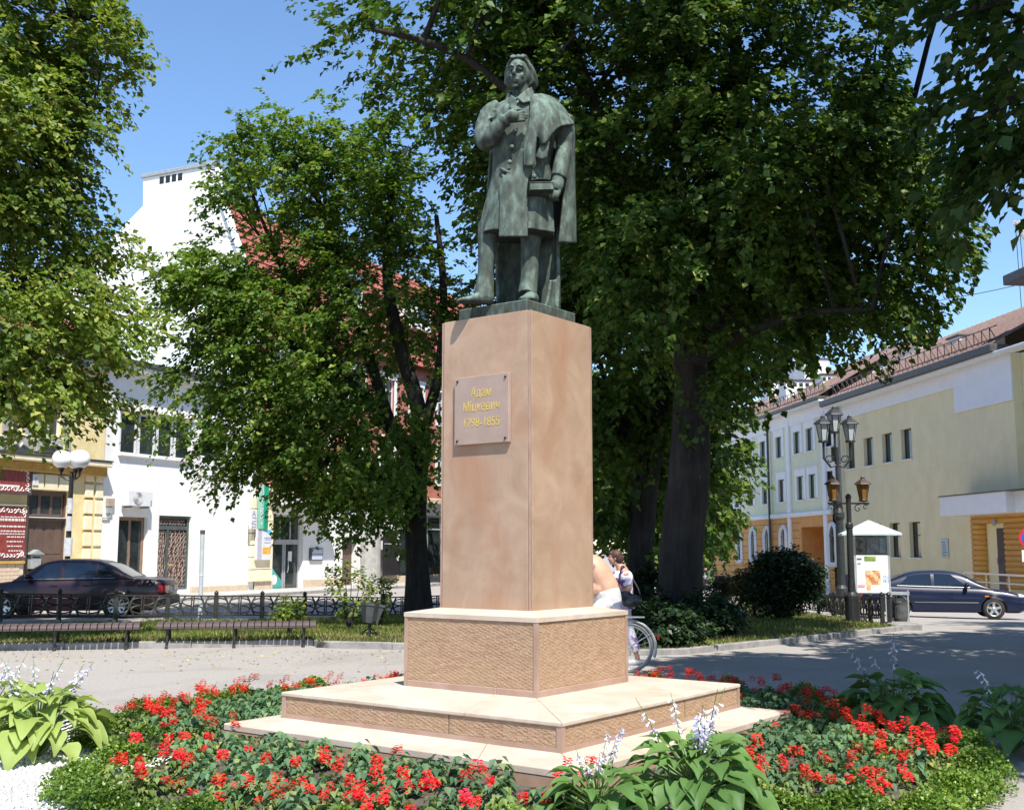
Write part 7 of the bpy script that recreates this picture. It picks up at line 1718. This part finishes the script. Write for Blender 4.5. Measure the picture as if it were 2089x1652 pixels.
# --- hostas ---
def hosta_leaf(seed):
    rr=random.Random(seed); rows=[]; n=9; cur=rr.uniform(.6,1.0); tw_=rr.uniform(-.15,.15)
    for i in range(n):
        t=i/(n-1); w_=.100*math.sin(math.pi*min(1,(t*.93+.05))**.55)*(1 if t>.0 else .2)+.001; 
        if t<.12: w_*=.72
        r=[]
        ang_=cur*t*1.15; x=math.sin(ang_)/cur*.22 if cur else .22*t; z=(math.cos(ang_)-1)/cur*.22*1.1
        for j in range(7):
            s=(j-3)/3; rip=.004*math.cos(j*math.pi)*math.sin(t*math.pi); wav=.010*math.sin(t*9+seed)*abs(s)
            r.append((x,s*w_,z+.030*abs(s)**1.3*math.sin(math.pi*t**.7)+rip+wav+tw_*s*w_))
        rows.append(r)
    return MB().grid(rows)
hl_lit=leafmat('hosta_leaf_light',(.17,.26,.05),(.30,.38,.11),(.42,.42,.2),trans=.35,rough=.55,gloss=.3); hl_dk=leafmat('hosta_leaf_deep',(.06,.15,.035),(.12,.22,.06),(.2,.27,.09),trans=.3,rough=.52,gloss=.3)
petm=M('hosta_petiole',(.12,.2,.05),.6); lil=leafmat('pale_lilac_flower',(.62,.57,.66),(.8,.78,.82),(.42,.36,.5),trans=.3)
HL={}
for nm,mt in (('l',hl_lit),('d',hl_dk)):
    HL[nm]=[]
    for k in range(5):
        mb=hosta_leaf(k); mb.m=[0]*len(mb.f); me=mb.mesh('leaf',[mt,petm],True); HL[nm].append(me)
def stalk_mesh(seed):
    rr=random.Random(seed); h=rr.uniform(.5,.72); lean=rr.uniform(.05,.22); mb=MB()
    pts=[(lean*t*t,0.,h*t) for t in np.linspace(0,1,7)]; mb.tube(pts,[.006,.006,.005,.005,.004,.003,.002],5)
    for k in range(rr.randint(9,14)):
        t=.62+.38*k/13; b=Vector((lean*t*t,0,h*t)); a=k*2.4+rr.random(); d=Vector((math.cos(a),math.sin(a),-.5-rr.random()*.6)).normalized(); L_=rr.uniform(.032,.05)
        mb.tube([b,b+d*L_*.4,b+d*L_*.8,b+d*L_],[.003,.005,.009,.011],6,1,None,caps=False)
    for k in (0,1): 
        b=Vector((lean*.3,0,h*(.4+.2*k))); a=rr.random()*6; d=Vector((math.cos(a),math.sin(a),.6)); s=d.cross(Vector((0,0,1))).normalized()*.012
        mb.add([b,b+d*.03+s,b+d*.07,b+d*.03-s],[(0,1,2,3)],0)
    return mb.mesh('flower_stalk',[petm,lil])
STK=[stalk_mesh(k) for k in range(7)]
def hosta(label,x,y,n,rad,kind,seed,stalks,sc=1.,side=None):
    rr=random.Random(seed); h=thing('hosta',label,'plant',(x,y,.01)); pet=MB()
    for k in range(n):
        t=(k+.5)/n; a=k*2.399+rr.uniform(-.35,.35); el_=R(86)-(R(80))*t**.75+rr.uniform(-.1,.1); L_=rad*(.32+.68*t**.7)*rr.uniform(.85,1.1)
        zt=(.16+.34*(1-t)**.8)*sc*rr.uniform(.85,1.1); e=Vector((math.cos(a)*L_*.62,math.sin(a)*L_*.62,zt))
        s=sc*rr.uniform(.75,1.2)*(.72+.38*t)
        pit=-R(38)+R(62)*t**.8+rr.uniform(-.15,.15)
        link('leaf',HL[kind][rr.randrange(5)],h,e,rot=(rr.uniform(-.25,.25),pit,a),scale=s)
        pet.tube([(0,0,0),(e.x*.4,e.y*.4,e.z*.75),tuple(e)],[.009,.007,.005],5)
    stuff(pet.obj('petioles',petm,h))
    for k in range(stalks):
        a=rr.uniform(0,6.28); r_=rr.uniform(0,.5)*rad*.5; link('flower_stalk',STK[rr.randrange(7)],h,(math.cos(a)*r_,math.sin(a)*r_,.12),rot=(rr.uniform(-.2,.2),rr.uniform(-.15,.3),a),scale=sc*rr.uniform(.85,1.15))
    return h
hosta('big light green hosta clump with flower spikes on the white gravel',-3.80,9.30,95,.66,'l',1,9,1.0)
hosta('light green hosta partly cut off at the gravel edge beside the big clump',-4.4,9.75,60,.58,'l',2,7,.95)
hosta('broad-leaved hosta clump with lilac bells at the front corner of the steps',1.12,7.15,84,.6,'d',3,10,.9)
hosta('hosta clump with drooping pale flowers in front of the lower step',.5,6.8,44,.4,'d',4,6,.74)
hosta('deep green hosta clump standing in tree shade beside the steps',3.35,10.15,85,.62,'d',6,4,1.0)
hosta('shaded hosta clump at the outer edge next to the dark paving',4.1,9.5,70,.6,'d',7,3,.95)
